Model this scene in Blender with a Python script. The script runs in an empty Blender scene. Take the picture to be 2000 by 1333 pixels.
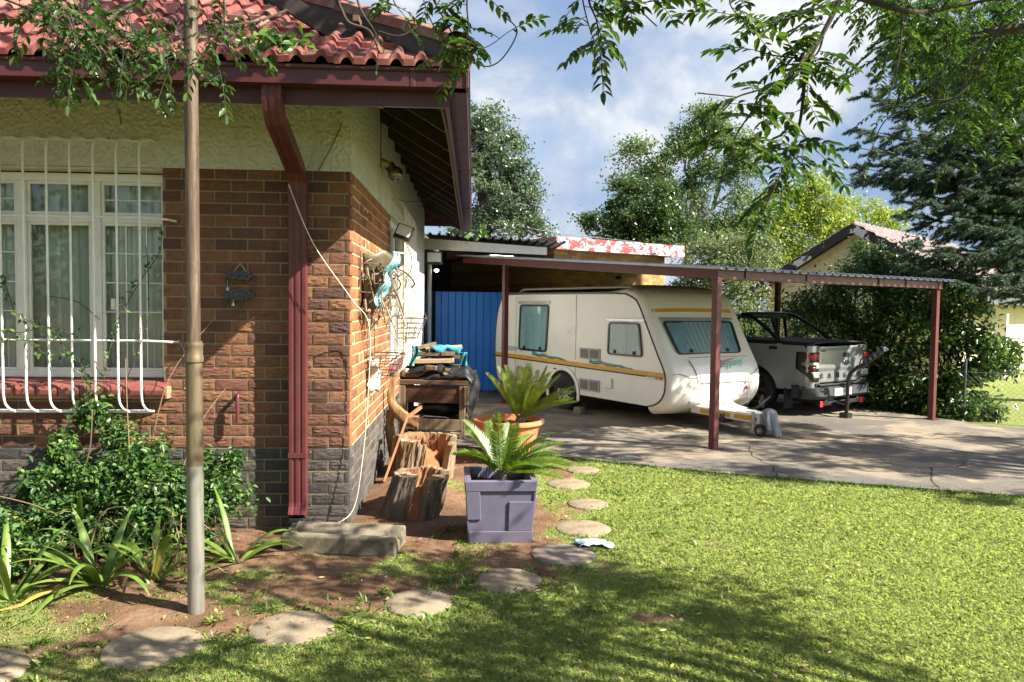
import bpy, math, random
import numpy as np
from mathutils import Vector, Matrix, noise as mn
random.seed(7)
R = np.random.default_rng(11)
PI = math.pi
SC = bpy.context.scene
SKYSEED = 3.1
COL = SC.collection
WM = {}

# ---------------------------------------------------------------- camera numbers
FPX, CH = 1470.0, 1.67
YAW, PITCH, ROLL = math.radians(3.0), math.radians(2.55), 0.012
CM = Matrix.Rotation(-YAW, 3, 'Z') @ Matrix.Rotation(PI/2 - PITCH, 3, 'X') @ Matrix.Rotation(ROLL, 3, 'Z')
CP = Vector((0, 0, CH))
def ray(u, v): return CM @ Vector(((u-1000)/FPX, -(v-666.5)/FPX, -1))
def gnd(u, v, z=0.0):
    d = ray(u, v); return CP + d*((z-CH)/d.z)
def at(u, v, y):
    d = ray(u, v); return CP + d*(y/d.y)
SUN = Vector((1.92, -.85, 1.8)).normalized()
def up_sun(x, y, h): return Vector((x+1.067*h, y-.472*h, h))      # the point at height h whose shade falls on (x, y)

# ---------------------------------------------------------------- things, parts
def tag(o, label=None, cat=None, group=None, kind=None):
    if label: o['label'] = label
    if cat: o['category'] = cat
    if group: o['group'] = group
    if kind: o['kind'] = kind
    return o
def thing(name, label, cat, loc=(0, 0, 0), rz=0.0, group=None):
    o = bpy.data.objects.new(name, None); COL.objects.link(o)
    o.empty_display_size = .1
    o.location = loc; o.rotation_euler = (0, 0, rz)
    WM[o.name] = Matrix.Translation(Vector(loc)) @ Matrix.Rotation(rz, 4, 'Z')
    return tag(o, label, cat, group)
def copy_thing(o, loc, rz, label=None, group=None):
    def cp(a, par):
        c = a.copy(); COL.objects.link(c)
        if par: c.parent = par
        for ch in a.children: cp(ch, c)
        return c
    c = cp(o, None); c.location = loc; c.rotation_euler = (0, 0, rz)
    if label: c['label'] = label
    if group: c['group'] = group
    return c
def nrm(v): v = Vector(v); return v.normalized()
def frame_of(d, up=(0, 0, 1)):
    z = nrm(d); up = Vector(up)
    if abs(z.dot(up)) > .98: up = Vector((0, 1, 0))
    x = nrm(up.cross(z)); return x, z.cross(x), z

class MB:
    def __init__(s): s.v = []; s.f = []; s.m = []; s.mi = 0
    def add(s, vs, fs):
        o = len(s.v); s.v += [tuple(p) for p in vs]
        for f in fs: s.f.append(tuple(i+o for i in f)); s.m.append(s.mi)
        return s
    def box(s, c, sz, rz=0.0, M=None):
        c = Vector(c); M = M or Matrix.Rotation(rz, 3, 'Z')
        vs = [c + M @ Vector((sx*sz[0]/2, sy*sz[1]/2, sz_*sz[2]/2)) for sx in (-1, 1) for sy in (-1, 1) for sz_ in (-1, 1)]
        return s.add(vs, [(0,1,3,2),(4,6,7,5),(0,4,5,1),(2,3,7,6),(0,2,6,4),(1,5,7,3)])
    def bb(s, a, b): return s.box([(p+q)/2 for p, q in zip(a, b)], [abs(q-p) for p, q in zip(a, b)])
    def bar(s, p, q, w, h, up=(0, 0, 1)):
        p, q = Vector(p), Vector(q); x, y, z = frame_of(q-p, up)
        return s.box((p+q)/2, (w, h, (q-p).length), M=Matrix((x, y, z)).transposed())
    def tube(s, pts, r, n=8, cap=True):
        pts = [Vector(p) for p in pts]; k = len(pts)
        rs = list(r) if hasattr(r, '__len__') else [r]*k
        vs = []; x0 = None
        for i, p in enumerate(pts):
            d = (pts[min(i+1, k-1)] - pts[max(i-1, 0)])
            if d.length < 1e-9: d = Vector((0, 0, 1))
            d.normalize()
            if x0 is None: x0 = frame_of(d)[0]
            x0 = (x0 - d*x0.dot(d)); x0 = x0.normalized() if x0.length > 1e-6 else frame_of(d)[0]
            y = d.cross(x0)
            for j in range(n):
                a = 2*PI*j/n; vs.append(p + (x0*math.cos(a) + y*math.sin(a))*rs[i])
        fs = [(i*n+j, i*n+(j+1) % n, (i+1)*n+(j+1) % n, (i+1)*n+j) for i in range(k-1) for j in range(n)]
        if cap: fs += [tuple(range(n))[::-1], tuple((k-1)*n+j for j in range(n))]
        return s.add(vs, fs)
    def prism(s, poly, o, ex, ey, ez):
        o, ex, ey, ez = map(Vector, (o, ex, ey, ez)); n = len(poly)
        a = [o + ex*p[0] + ey*p[1] for p in poly]
        s.add(a + [p+ez for p in a], [tuple(range(n))[::-1], tuple(range(n, 2*n))] + [(i, (i+1) % n, n+(i+1) % n, n+i) for i in range(n)])
        return s
    def ring(s, outer, inner, o, ex, ey, ez):
        o, ex, ey, ez = map(Vector, (o, ex, ey, ez)); n = len(outer)
        P = lambda l: [o + ex*p[0] + ey*p[1] for p in l]
        A, B = P(outer), P(inner); vs = A + B + [p+ez for p in A] + [p+ez for p in B]; fs = []
        for i in range(n):
            j = (i+1) % n
            fs += [(i, n+i, n+j, j), (2*n+i, 2*n+j, 3*n+j, 3*n+i), (i, j, 2*n+j, 2*n+i), (n+i, 3*n+i, 3*n+j, n+j)]
        return s.add(vs, fs)
    def lathe(s, prof, c, n=24):
        c = Vector(c); k = len(prof)
        vs = [c + Vector((r*math.cos(2*PI*j/n), r*math.sin(2*PI*j/n), z)) for r, z in prof for j in range(n)]
        return s.add(vs, [(i*n+j, i*n+(j+1) % n, (i+1)*n+(j+1) % n, (i+1)*n+j) for i in range(k-1) for j in range(n)])
    def grid(s, nu, nv, fn):
        vs = [fn(i/(nu-1), j/(nv-1)) for j in range(nv) for i in range(nu)]
        return s.add(vs, [(j*nu+i, j*nu+i+1, (j+1)*nu+i+1, (j+1)*nu+i) for j in range(nv-1) for i in range(nu-1)])
    def ball(s, c, r, n=12, m=8, sc=(1, 1, 1)):
        c = Vector(c)
        return s.grid(n+1, m+1, lambda a, b: c + Vector((math.cos(2*PI*a)*math.sin(PI*b)*r*sc[0], math.sin(2*PI*a)*math.sin(PI*b)*r*sc[1], -math.cos(PI*b)*r*sc[2])))
    def build(s, name, mats, parent=None, smooth=False, bevel=0.0, world=False, solid=0.0):
        me = bpy.data.meshes.new(name)
        v = s.v
        if world and parent:
            I = WM[parent.name].inverted(); v = [tuple(I @ Vector(p)) for p in v]
        me.from_pydata(v, [], s.f); mats = mats if isinstance(mats, (list, tuple)) else [mats]
        for m in mats: me.materials.append(m)
        me.polygons.foreach_set('material_index', s.m)
        o = bpy.data.objects.new(name, me); COL.objects.link(o)
        fin(o, parent, smooth)
        if solid:
            md = o.modifiers.new('solid', 'SOLIDIFY'); md.thickness = solid; md.offset = 0
        if bevel:
            md = o.modifiers.new('bevel', 'BEVEL'); md.width = bevel; md.segments = 2; md.limit_method = 'ANGLE'; md.angle_limit = .6
        return o
def fin(o, parent, smooth):
    me = o.data
    if smooth:
        me.polygons.foreach_set('use_smooth', [True]*len(me.polygons))
        if smooth != 'all': me.set_sharp_from_angle(angle=math.radians(42))
    me.update()
    if parent:
        o.parent = parent; WM[o.name] = WM[parent.name]
    else: WM[o.name] = Matrix.Identity(4)
def np_mesh(name, V, F, mats, parent=None, smooth=False, world=True, attr=None, mi=None):
    V = np.asarray(V, float).reshape(-1, 3); F = np.asarray(F, np.int32)
    if world and parent:
        I = np.array(WM[parent.name].inverted()); V = V @ I[:3, :3].T + I[:3, 3]
    me = bpy.data.meshes.new(name); k = F.shape[1]
    me.vertices.add(len(V)); me.vertices.foreach_set('co', V.astype(np.float32).ravel())
    me.loops.add(F.size); me.loops.foreach_set('vertex_index', F.ravel())
    me.polygons.add(len(F)); me.polygons.foreach_set('loop_start', np.arange(0, F.size, k, dtype=np.int32))
    me.polygons.foreach_set('loop_total', np.full(len(F), k, np.int32))
    for m in (mats if isinstance(mats, (list, tuple)) else [mats]): me.materials.append(m)
    if mi is not None: me.polygons.foreach_set('material_index', np.asarray(mi, np.int32))
    if attr:
        for an, av in attr.items():
            a = me.attributes.new(an, 'FLOAT', 'POINT'); a.data.foreach_set('value', np.asarray(av, np.float32))
    me.update(calc_edges=True)
    o = bpy.data.objects.new(name, me); COL.objects.link(o); fin(o, parent, smooth)
    return o
def rrect(w, h, r, n=4, cx=0, cy=0):
    out = []
    for sx, sy, a0 in ((1, 1, 0), (-1, 1, PI/2), (-1, -1, PI), (1, -1, 1.5*PI)):
        for i in range(n+1):
            a = a0 + PI/2*i/n; out.append((cx + sx*(w/2-r) + r*math.cos(a), cy + sy*(h/2-r) + r*math.sin(a)))
    return out
def rpoly(pts, r, n=4):
    out = []; k = len(pts)
    for i in range(k):
        p, a, b = Vector(pts[i]), Vector(pts[i-1]), Vector(pts[(i+1) % k])
        d1, d2 = (a-p).normalized(), (b-p).normalized()
        for j in range(n+1):
            t = j/n; q1, q2 = p + d1*r*(1-t), p + d2*r*t
            out.append(tuple(p + d1*r*(1-t)**2 + d2*r*t*t))
    return out
def smooth_path(pts, n=6):
    P = [Vector(p) for p in pts]; out = []
    for i in range(len(P)-1):
        p0, p1, p2, p3 = P[max(i-1, 0)], P[i], P[i+1], P[min(i+2, len(P)-1)]
        for j in range(n):
            t = j/n
            out.append(.5*((2*p1) + (p2-p0)*t + (2*p0-5*p1+4*p2-p3)*t*t + (3*p1-p0-3*p2+p3)*t**3))
    return out + [P[-1]]
def lettering(txt, size, ex, ey, o, depth, mat, name, parent, shear=0.0, world=True, xs=1.0):
    cu = bpy.data.curves.new(name, 'FONT'); cu.body = txt; cu.size = size; cu.extrude = depth; cu.shear = shear; cu.space_character = xs
    cu.resolution_u = 3
    t = bpy.data.objects.new(name, cu); COL.objects.link(t)
    me = bpy.data.meshes.new_from_object(t); bpy.data.objects.remove(t)
    ex, ey, o = nrm(ex), nrm(ey), Vector(o); ez = ex.cross(ey)
    M = Matrix.Translation(o) @ Matrix((ex, ey, ez)).transposed().to_4x4()
    if world: M = WM[parent.name].inverted() @ M
    me.transform(M); me.materials.clear(); me.materials.append(mat); me.name = name
    ob = bpy.data.objects.new(name, me); COL.objects.link(ob); fin(ob, parent, False); return ob

# ---------------------------------------------------------------- materials
class NT:
    def __init__(s, name):
        s.m = bpy.data.materials.new(name); s.m.use_nodes = True; s.t = s.m.node_tree
        s.b = s.t.nodes['Principled BSDF']; s.out = s.t.nodes['Material Output']
    def n(s, typ, **kw):
        nd = s.t.nodes.new('ShaderNode'+typ)
        for k, v in kw.items():
            if k in nd.inputs: s.set(nd.inputs[k], v)
            else: setattr(nd, k, v)
        return nd
    def set(s, sock, v):
        if isinstance(v, bpy.types.NodeSocket): s.t.links.new(v, sock)
        else: sock.default_value = v
    def obj(s): return s.n('TexCoord').outputs['Object']
    def map(s, co, sc=(1, 1, 1), rot=(0, 0, 0)): return s.n('Mapping', Vector=co, Scale=sc, Rotation=rot).outputs['Vector']
    def noise(s, co, scale, detail=4, rough=.6, dist=0.0):
        return s.n('TexNoise', Vector=co, Scale=scale, Detail=detail, Roughness=rough, Distortion=dist).outputs['Fac']
    def ramp(s, fac, stops, interp='LINEAR'):
        nd = s.n('ValToRGB', Fac=fac); cr = nd.color_ramp; cr.interpolation = interp
        while len(cr.elements) < len(stops): cr.elements.new(.5)
        for e, (p, c) in zip(cr.elements, stops):
            e.position = p; e.color = (*c, 1) if hasattr(c, '__len__') else (c, c, c, 1)
        return nd.outputs['Color']
    def mix(s, fac, a, b, mode='MIX'):
        nd = s.n('Mix', data_type='RGBA', blend_type=mode)
        c = lambda x: (*x, 1) if isinstance(x, tuple) and len(x) == 3 else x
        s.set(nd.inputs[0], fac); s.set(nd.inputs[6], c(a)); s.set(nd.inputs[7], c(b)); return nd.outputs[2]
    def math(s, op, a, b=0.0, clamp=False):
        nd = s.n('Math', operation=op, use_clamp=clamp); s.set(nd.inputs[0], a); s.set(nd.inputs[1], b); return nd.outputs[0]
    def rnd(s): return s.n('NewGeometry').outputs['Random Per Island']
    def bump(s, h, strength=.5, dist=.01):
        nd = s.n('Bump', Height=h, Strength=strength, Distance=dist); s.set(s.b.inputs['Normal'], nd.outputs[0]); return nd
    def base(s, c, rough=.6, metal=0.0, spec=.5):
        s.set(s.b.inputs['Base Color'], (*c, 1) if isinstance(c, tuple) and len(c) == 3 else c)
        s.set(s.b.inputs['Roughness'], rough); s.set(s.b.inputs['Metallic'], metal); s.set(s.b.inputs['Specular IOR Level'], spec)
        return s
def paint(name, c, rough=.45, var=.25, metal=0.0, scale=6, dirt=None, dirt_at=.62, bump=.0, spec=.5, coat=0.0):
    t = NT(name); co = t.obj()
    n = t.noise(co, scale, 6, .65)
    d = tuple(x*(1-var) for x in c); l = tuple(min(1, x*(1+var*.6)) for x in c)
    col = t.ramp(n, [(.25, d), (.5, c), (.75, l)])
    if dirt:
        n2 = t.noise(co, scale*.45, 8, .7, .4)
        col = t.mix(t.ramp(n2, [(dirt_at-.05, 0.0), (dirt_at+.06, .85)]), col, dirt)
    t.base(col, t.ramp(t.noise(co, scale*1.7), [(.2, rough*.8), (.8, min(1, rough*1.25))]), metal, spec)
    if coat: t.b.inputs['Coat Weight'].default_value = coat; t.b.inputs['Coat Roughness'].default_value = .08
    if bump: t.bump(t.noise(co, scale*12, 4), bump, .004)
    return t.m
def leafmat(name, stops, trans=.3, rough=.42, spec=.4):
    t = NT(name); col = t.ramp(t.rnd(), stops); t.base(col, rough, 0, spec)
    tr = t.n('BsdfTranslucent'); hs = t.n('HueSaturation', Color=col, Saturation=1.15, Value=1.5); t.set(tr.inputs[0], hs.outputs[0])
    mx = t.n('MixShader'); mx.inputs[0].default_value = trans
    t.set(mx.inputs[1], t.b.outputs[0]); t.set(mx.inputs[2], tr.outputs[0]); t.set(t.out.inputs['Surface'], mx.outputs[0])
    return t.m
def brickmat(name, stops, rs=90, moss=None):
    t = NT(name); co = t.obj(); r = t.rnd()
    col = t.ramp(r, stops)
    n = t.noise(co, 26, 6, .7); col = t.mix(t.ramp(n, [(.3, .55), (.62, 0.0)]), col, tuple(x*.45 for x in stops[0][1]))
    n3 = t.noise(co, 1.7, 4, .6); col = t.mix(t.ramp(n3, [(.5, 0.0), (.75, .4)]), col, moss or (.06, .045, .035))
    t.base(col, .85, 0, .25); t.bump(t.noise(t.map(co, (1, 1, 2.2)), rs, 6, .7), .8, .006); return t.m
def glassmat(name, tint=(.8, .85, .85), rough=.02, mixv=.0):
    t = NT(name); g = t.n('BsdfGlossy'); g.inputs['Roughness'].default_value = rough; g.inputs['Color'].default_value = (.9, .9, .9, 1)
    tr = t.n('BsdfTransparent'); tr.inputs[0].default_value = (*tint, 1)
    fr = t.n('Fresnel'); fr.inputs[0].default_value = 1.5
    mx = t.n('MixShader'); t.set(mx.inputs[0], t.math('ADD', fr.outputs[0], mixv, True)); t.set(mx.inputs[1], tr.outputs[0]); t.set(mx.inputs[2], g.outputs[0])
    t.set(t.out.inputs['Surface'], mx.outputs[0]); return t.m
def woodmat(name, a, b, c, axis=0, sc=1.0, rough=.8):
    t = NT(name); s = [3*sc]*3; 
    for i in range(3): s[i] = 22*sc
    s[axis] = 1.6*sc
    n = t.noise(t.map(t.obj(), tuple(s)), 1.0, 8, .7, .6)
    col = t.ramp(n, [(.28, a), (.5, b), (.72, c)]); r = t.rnd()
    col = t.mix(t.ramp(r, [(0, 0.0), (1, .35)]), col, a)
    t.base(col, rough, 0, .2); t.bump(n, .6, .006); return t.m

M = {}
M['brick'] = brickmat('face_brick', [(0, (.10, .053, .041)), (.2, (.14, .068, .047)), (.5, (.19, .086, .051)), (.8, (.255, .12, .062)), (1, (.18, .075, .052))])
M['brick_sunlit'] = brickmat('sunlit_side_brick', [(0, (.20, .08, .042)), (.3, (.27, .105, .048)), (.6, (.33, .135, .055)), (1, (.38, .165, .07))])  # orange sunlight on the side wall is put into this brick colour
M['white2'] = paint('weathered_white_paint', (.50, .48, .42), .5, .2, dirt=(.3, .24, .16), dirt_at=.58, scale=9)
M['plinth'] = brickmat('plinth_brick', [(0, (.055, .05, .048)), (.5, (.085, .076, .07)), (1, (.13, .108, .09))], moss=(.09, .07, .05))
M['gbrick'] = None
def mortar(name, c):
    t = NT(name); co = t.obj(); n = t.noise(co, 30, 6, .7)
    t.base(t.ramp(n, [(.3, tuple(x*.6 for x in c)), (.7, c)]), .95, 0, .1); t.bump(t.noise(co, 160, 3), .6, .004); return t.m
M['mortar'] = mortar('mortar', (.34, .27, .165)); M['mortar_sunlit'] = mortar('sunlit_side_mortar', (.62, .50, .28))  # front joints coloured darker for shade, side joints paler for sunlight
def plaster(name, c, sc=42, stain=(.2, .18, .12)):
    t = NT(name); co = t.obj()
    v = t.n('TexVoronoi', Vector=co, Scale=sc, feature='SMOOTH_F1'); h = t.math('ADD', v.outputs['Distance'], t.noise(co, sc*.8, 5, .7))
    col = t.mix(t.ramp(t.noise(t.map(co, (1.2, 1.2, .35)), 2.2, 7, .65), [(.5, 0.0), (.8, .5)]), c, stain)
    col = t.mix(t.ramp(t.noise(co, 14, 5), [(.35, .22), (.6, 0.0)]), col, tuple(x*.5 for x in c))
    t.base(col, .9, 0, .15); t.bump(h, .9, .02); return t.m
M['plaster'] = plaster('rough_cast_plaster', (.60, .595, .50), 34, (.29, .275, .225))
M['plaster_white'] = plaster('white_wall_paint', (.60, .59, .55), 8, (.34, .27, .19))
def tilemat():
    t = NT('roof_tile'); co = t.obj(); col = t.ramp(t.rnd(), [(0, (.085, .024, .021)), (.35, (.14, .034, .028)), (.7, (.20, .052, .04)), (1, (.25, .10, .075))])
    n = t.noise(co, 5, 7, .7, .5); col = t.mix(t.ramp(n, [(.52, 0.0), (.66, .75)]), col, (.20, .13, .10))
    n = t.noise(co, 13, 6, .7); col = t.mix(t.ramp(n, [(.6, 0.0), (.7, .7)]), col, (.05, .035, .03))
    t.base(col, .7, 0, .35); t.bump(t.noise(co, 90, 5), .35, .004); return t.m
M['tile'] = tilemat()
def lichen():
    t = NT('ridge_mortar'); co = t.obj(); n = t.noise(co, 6, 8, .7, .6)
    t.base(t.ramp(n, [(.3, (.26, .07, .055)), (.48, (.20, .085, .065)), (.60, (.22, .18, .13)), (.75, (.08, .065, .05))]), .9, 0, .2); t.bump(t.noise(co, 60, 5), .5, .01); return t.m
M['ridge'] = lichen()
M['maroon'] = paint('maroon_paint', (.068, .016, .016), .38, .3, dirt=(.05, .025, .022), scale=3)
M['maroon2'] = paint('maroon_steel_paint', (.098, .022, .023), .42, .3, dirt=(.09, .05, .045), dirt_at=.66)
M['white'] = paint('white_gloss_paint', (.72, .71, .66), .4, .12, dirt=(.42, .37, .28), dirt_at=.66, scale=9)
M['darkwood'] = paint('roof_timber', (.032, .021, .016), .8, .4)
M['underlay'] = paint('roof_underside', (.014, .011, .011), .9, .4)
M['timber_end'] = paint('batten_timber', (.10, .065, .045), .8, .4)
M['black'] = paint('black_plastic', (.014, .014, .015), .5, .2)
M['blackm'] = paint('black_coated_steel', (.012, .012, .013), .3, .2, spec=.6)
M['rubber'] = paint('tyre_rubber', (.018, .018, .018), .8, .3)
M['steel'] = paint('galvanised_steel', (.42, .43, .44), .38, .2, metal=.85, scale=14)
M['chrome'] = paint('chrome', (.7, .7, .7), .12, .05, metal=1)
M['curtain'] = paint('curtain_fabric', (.70, .74, .70), .95, .15, spec=.1)
M['glass'] = glassmat('window_glass', (.90, .95, .93), .02, .02)
M['dark'] = paint('dark_interior', (.012, .012, .014), .9, .3)
M['cord'] = paint('white_cord', (.62, .57, .45), .7, .2)
M['wire'] = paint('rusty_wire', (.09, .06, .05), .6, .4)
M['zinc'] = paint('zinc_sheet', (.45, .47, .49), .42, .25, metal=.6, dirt=(.25, .22, .2), scale=3)
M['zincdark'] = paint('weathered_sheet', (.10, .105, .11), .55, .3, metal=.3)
# ---------------------------------------------------------------- the brick house
XC, YF = -.906, 5.6
house = thing('brick_house', 'brick house with cream plaster band, barred window, maroon gutters and red tile roof', 'house', (XC, YF, 0))
BL, BH = .234, .0851
ZB = .612            # dark plinth below, red brick above
def brick_run(mb, o, T, N, s0, s1, c0, c1, holes, nu=7, nv=4, amp=.011, seed=0):
    o, T, N = Vector(o), Vector(T), Vector(N); Z = Vector((0, 0, 1))
    z_of = lambda c: ZB + (c-7)*BH + .006
    for c in range(c0, c1):
        z0 = z_of(c); z1 = z0 + BH - .011
        k = math.floor(s0/BL) - 1; off = BL/2 if c % 2 else 0
        while k*BL + off < s1:
            a, b = k*BL + off, k*BL + off + BL - .011; k += 1
            a, b = max(a, s0), min(b, s1)
            zc = (z0+z1)/2
            for (ha, hb, hz0, hz1) in holes:
                if hz0 < zc < hz1:
                    if ha <= a and b <= hb: b = a
                    elif a < ha < b: b = ha
                    elif a < hb < b: a = hb
            if b - a < .03: continue
            ph = Vector((random.random()*90, random.random()*90, seed)); pr = random.uniform(-.002, .003); hgt = random.uniform(.6, 1.25)
            def fn(u, v):
                e = min(1, min(u*(b-a), (1-u)*(b-a))/.022)*min(1, min(v, 1-v)*(z1-z0)/.014)
                q = Vector((u*(b-a)*20, v*(z1-z0)*75, 0)) + ph
                d = pr + e*amp*hgt*(.5 + .9*mn.noise(q) + .9*(.4-abs(mn.noise(q*1.9))))
                return o + T*(a+u*(b-a)) + Z*(z0+v*(z1-z0)) + N*d
            st = len(mb.v); mb.grid(nu, nv, fn)
            rim = [i for i in range(nu)] + [j*nu+nu-1 for j in range(1, nv)] + [(nv-1)*nu+i for i in range(nu-2, -1, -1)] + [j*nu for j in range(nv-2, 0, -1)]
            pts = [Vector(mb.v[st+i]) for i in rim]; b0 = len(mb.v)
            mb.v += [tuple(p - N*.016) for p in pts]
            for i in range(len(rim)):
                j = (i+1) % len(rim); mb.f.append((st+rim[i], b0+i, b0+j, st+rim[j])); mb.m.append(mb.mi)
WIN = (-4.9, -2.245, 1.00, 2.64)                 # front window opening x0 x1 z0 z1
SW = (8.27, 10.02, .98, 2.66)                    # side window opening y0 y1 z0 z1
# front wall, brick on mortar
fw = MB()
brick_run(fw, (0, YF, 0), (1, 0, 0), (0, -1, 0), -5.0, XC, 7, 31, [WIN], 15, 8, .0058)
fw.mi = 1
for a, b in (((-7.2, YF+.0045, .6), (WIN[0], YF+.13, 2.64)), ((WIN[1], YF+.0045, .6), (XC-.012, YF+.13, 2.64)), ((WIN[0], YF+.0045, .6), (WIN[1], YF+.13, WIN[2]-.004))): fw.bb(a, b)
fw.build('front_wall', [M['brick'], M['mortar']], house, world=True)
pl = MB()
brick_run(pl, (0, YF-.004, 0), (1, 0, 0), (0, -1, 0), -5.0, XC, -1, 7, [], 15, 8, .0055)
brick_run(pl, (XC+.004, 0, 0), (0, 1, 0), (1, 0, 0), YF+.012, 10.3, -1, 7, [], 9, 5, .005)
pl.mi = 1; pl.bb((-7.2, YF+.0005, -.1), (XC-.012, YF+.13, .598)); pl.bb((XC-.13, YF+.131, -.1), (XC-.0005, 13.7, .598))
pl.build('plinth', [M['plinth'], M['mortar']], house, world=True)
sw = MB()
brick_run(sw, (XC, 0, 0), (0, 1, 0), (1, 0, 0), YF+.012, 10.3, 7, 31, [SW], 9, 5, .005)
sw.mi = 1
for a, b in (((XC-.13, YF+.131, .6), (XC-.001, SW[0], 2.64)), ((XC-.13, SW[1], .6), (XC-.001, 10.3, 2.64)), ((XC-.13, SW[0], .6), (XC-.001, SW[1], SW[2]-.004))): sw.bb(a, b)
sw.build('side_wall', [M['brick_sunlit'], M['mortar_sunlit']], house, world=True)
# plaster band with a ragged top edge along the side
pb = MB(); pb.bb((-7.2, YF-.010, 2.645), (XC+.012, YF+.13, 3.42))
pb.bb((XC-.13, YF+.131, 2.645), (XC+.012, SW[0], 3.40)); pb.bb((XC-.13, SW[0], 2.665), (XC+.012, SW[1], 3.40)); pb.bb((XC-.13, SW[1], 2.645), (XC+.012, 13.7, 3.40))
y = YF
while y < 13.6:
    w = random.uniform(.3, .5); pb.bb((XC-.13, y, 3.398), (XC+.010, min(y+w, 13.69), 3.46+random.uniform(.0, .09))); y += w
pb.build('plaster_band', M['plaster'], house, world=True)
ww = MB(); ww.bb((XC-.13, 10.3, .6), (XC+.016, 13.7, 2.64)); ww.bb((XC+.016, 10.62, 0), (XC+.10, 11.3, 2.35)); ww.bb((XC-.14, 13.68, 0), (XC+.02, 13.74, 3.4))
ww.bb((XC+.016, 10.34, 0), (XC+.05, 13.69, .64))
ww.build('painted_wall', M['plaster_white'], house, world=True, bevel=.02)
rest = MB()
rest.bb((-7.3, YF+.131, -.1), (-7.2, 13.7, 3.4)); rest.bb((-7.2, 13.6, -.1), (XC-.13, 13.7, 3.4)); rest.bb((-7.2, YF+.13, -.08), (XC-.13, 13.6, .0))
rest.build('rear_wall', M['plaster'], house, world=True)
# roof: hipped, tiles in courses
K = .60; EZ = 3.16
def roofz(y): return EZ + K*(y-4.72)
tl = MB()
for i in range(15):
    y0 = 4.70 + .33*i; y1 = y0 + .36
    x = -6.6 + (.15 if i % 2 else 0)
    while x < -.06 - (y0-4.72):
        ph = random.uniform(-.004, .004); tx = random.uniform(-.004, .004)
        def fn(u, v):
            X = x + .302*u; Y = y0 + (y1-y0)*v; hip = -.02-(Y-4.72)
            h = .040*max(0, math.cos(2*PI*(u*2-.5)))**.7*1.0 if True else 0
            return Vector((min(X, hip), Y, roofz(Y) + h + .034*(1-v) + ph + tx*v))
        st = len(tl.v); tl.grid(25, 3, fn)
        fr = [tl.v[st+i] for i in range(25)]; b0 = len(tl.v)
        tl.v += [(p[0], p[1]+.01, p[2]-.036) for p in fr]
        for j in range(24): tl.f.append((st+j, b0+j, b0+j+1, st+j+1)); tl.m.append(0)
        x += .302
# far slopes (side, back) as plain tiled planes
rY = 9.55; rZ = roofz(rY); rX = -.05-(rY-4.72)
def slope(a, b, c, d, n): tl.grid(30, n, lambda u, v: (Vector(a)*(1-u)+Vector(b)*u)*(1-v) + (Vector(d)*(1-u)+Vector(c)*u)*v + Vector((0, 0, .03*(1-(v*14 % 1)))))
slope((-.04, 4.72, EZ), (-.04, 14.4, EZ), (rX, rY, rZ), (rX, rY, rZ), 60)
slope((-.04, 14.4, EZ), (-7.6, 14.4, EZ), (-7.6, rY, rZ), (rX, rY, rZ), 60)
roof = tl.build('roof', M['tile'], house, world=True, smooth=True)
# hip capping on a mortar bed
hp = MB(); D = Vector((-1, 1, K)).normalized(); A0 = Vector((-.10, 4.78, EZ+.085)); S = Vector((1, 1, 0)).normalized(); U = D.cross(S); U = U if U.z > 0 else -U
L = 8.0; s = 0.0
while s < L:
    ln = .42; lift = random.uniform(0, .006)
    prof = [(-.125, -.03), (-.118, .03), (-.075, .052), (0, .058), (.075, .052), (.118, .03), (.125, -.03)]
    def fn(u, v):
        i = min(int(u*6), 5); t = u*6-i; p = (prof[i][0]*(1-t)+prof[i+1][0]*t, prof[i][1]*(1-t)+prof[i+1][1]*t)
        q = A0 + D*(s+v*(ln+.03)) + S*p[0]*(1+.05*(1-v)) + U*(p[1]+.055+.010*(1-v)+lift)
        return q + Vector((mn.noise(q*9), mn.noise(q*9+Vector((5, 0, 0))), mn.noise(q*8+Vector((0, 7, 0)))))*.006
    hp.grid(13, 4, fn); s += ln
hp.build('hip_capping', M['ridge'], house, world=True, smooth=True)
mb = MB(); mb.prism([(-.125, -.14), (.125, -.14), (.11, .065), (-.11, .065)], A0, S, U, D*L)
mb.build('mortar_bed', paint('grey_mortar_bed', (.062, .046, .038), .95, .5, scale=18, bump=.8), house, world=True)
# eaves: gutters, fascias, rafters, battens
def gutter(poly, o, ex, ey, ez): mb = MB(); mb.prism(poly, o, ex, ey, ez); return mb
GP = [(0, 0), (.115, 0), (.115, .11), (.109, .11), (.109, .007), (.007, .007), (.014, .085), (-.008, .098), (-.008, .112), (-.018, .112), (-.018, .096), (0, .084)]
gutter(GP, (-7.5, 4.75, 3.03), (0, 1, 0), (0, 0, 1), (7.45-.0, 0, 0)).build('gutter', M['maroon'], house, world=True)
gutter(GP, (-.05, 4.77, 3.03), (-1, 0, 0), (0, 0, 1), (0, 9.0, 0)).build('gutter', M['maroon'], house, world=True)
for a, b in (((-.058, 4.738, 3.026), (-.04, 4.86, 3.142)), ((-.40, 4.745, 3.026), (-.37, 4.87, 3.146)), ((-3.6, 4.745, 3.026), (-3.57, 4.87, 3.146)), ((-.166, 7.6, 3.026), (-.044, 7.63, 3.146)), ((-.166, 10.5, 3.026), (-.044, 10.53, 3.146))):
    mb = MB(); mb.bb(a, b); mb.build('gutter_joint', M['maroon'], house, world=True, bevel=.003)
mb = MB(); mb.bb((-7.5, 4.868, 2.935), (-.166, 4.893, 3.15)); mb.bb((-.62, 4.86, 2.93), (-.58, 4.90, 3.02)); mb.build('fascia', M['maroon'], house, world=True)
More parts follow.
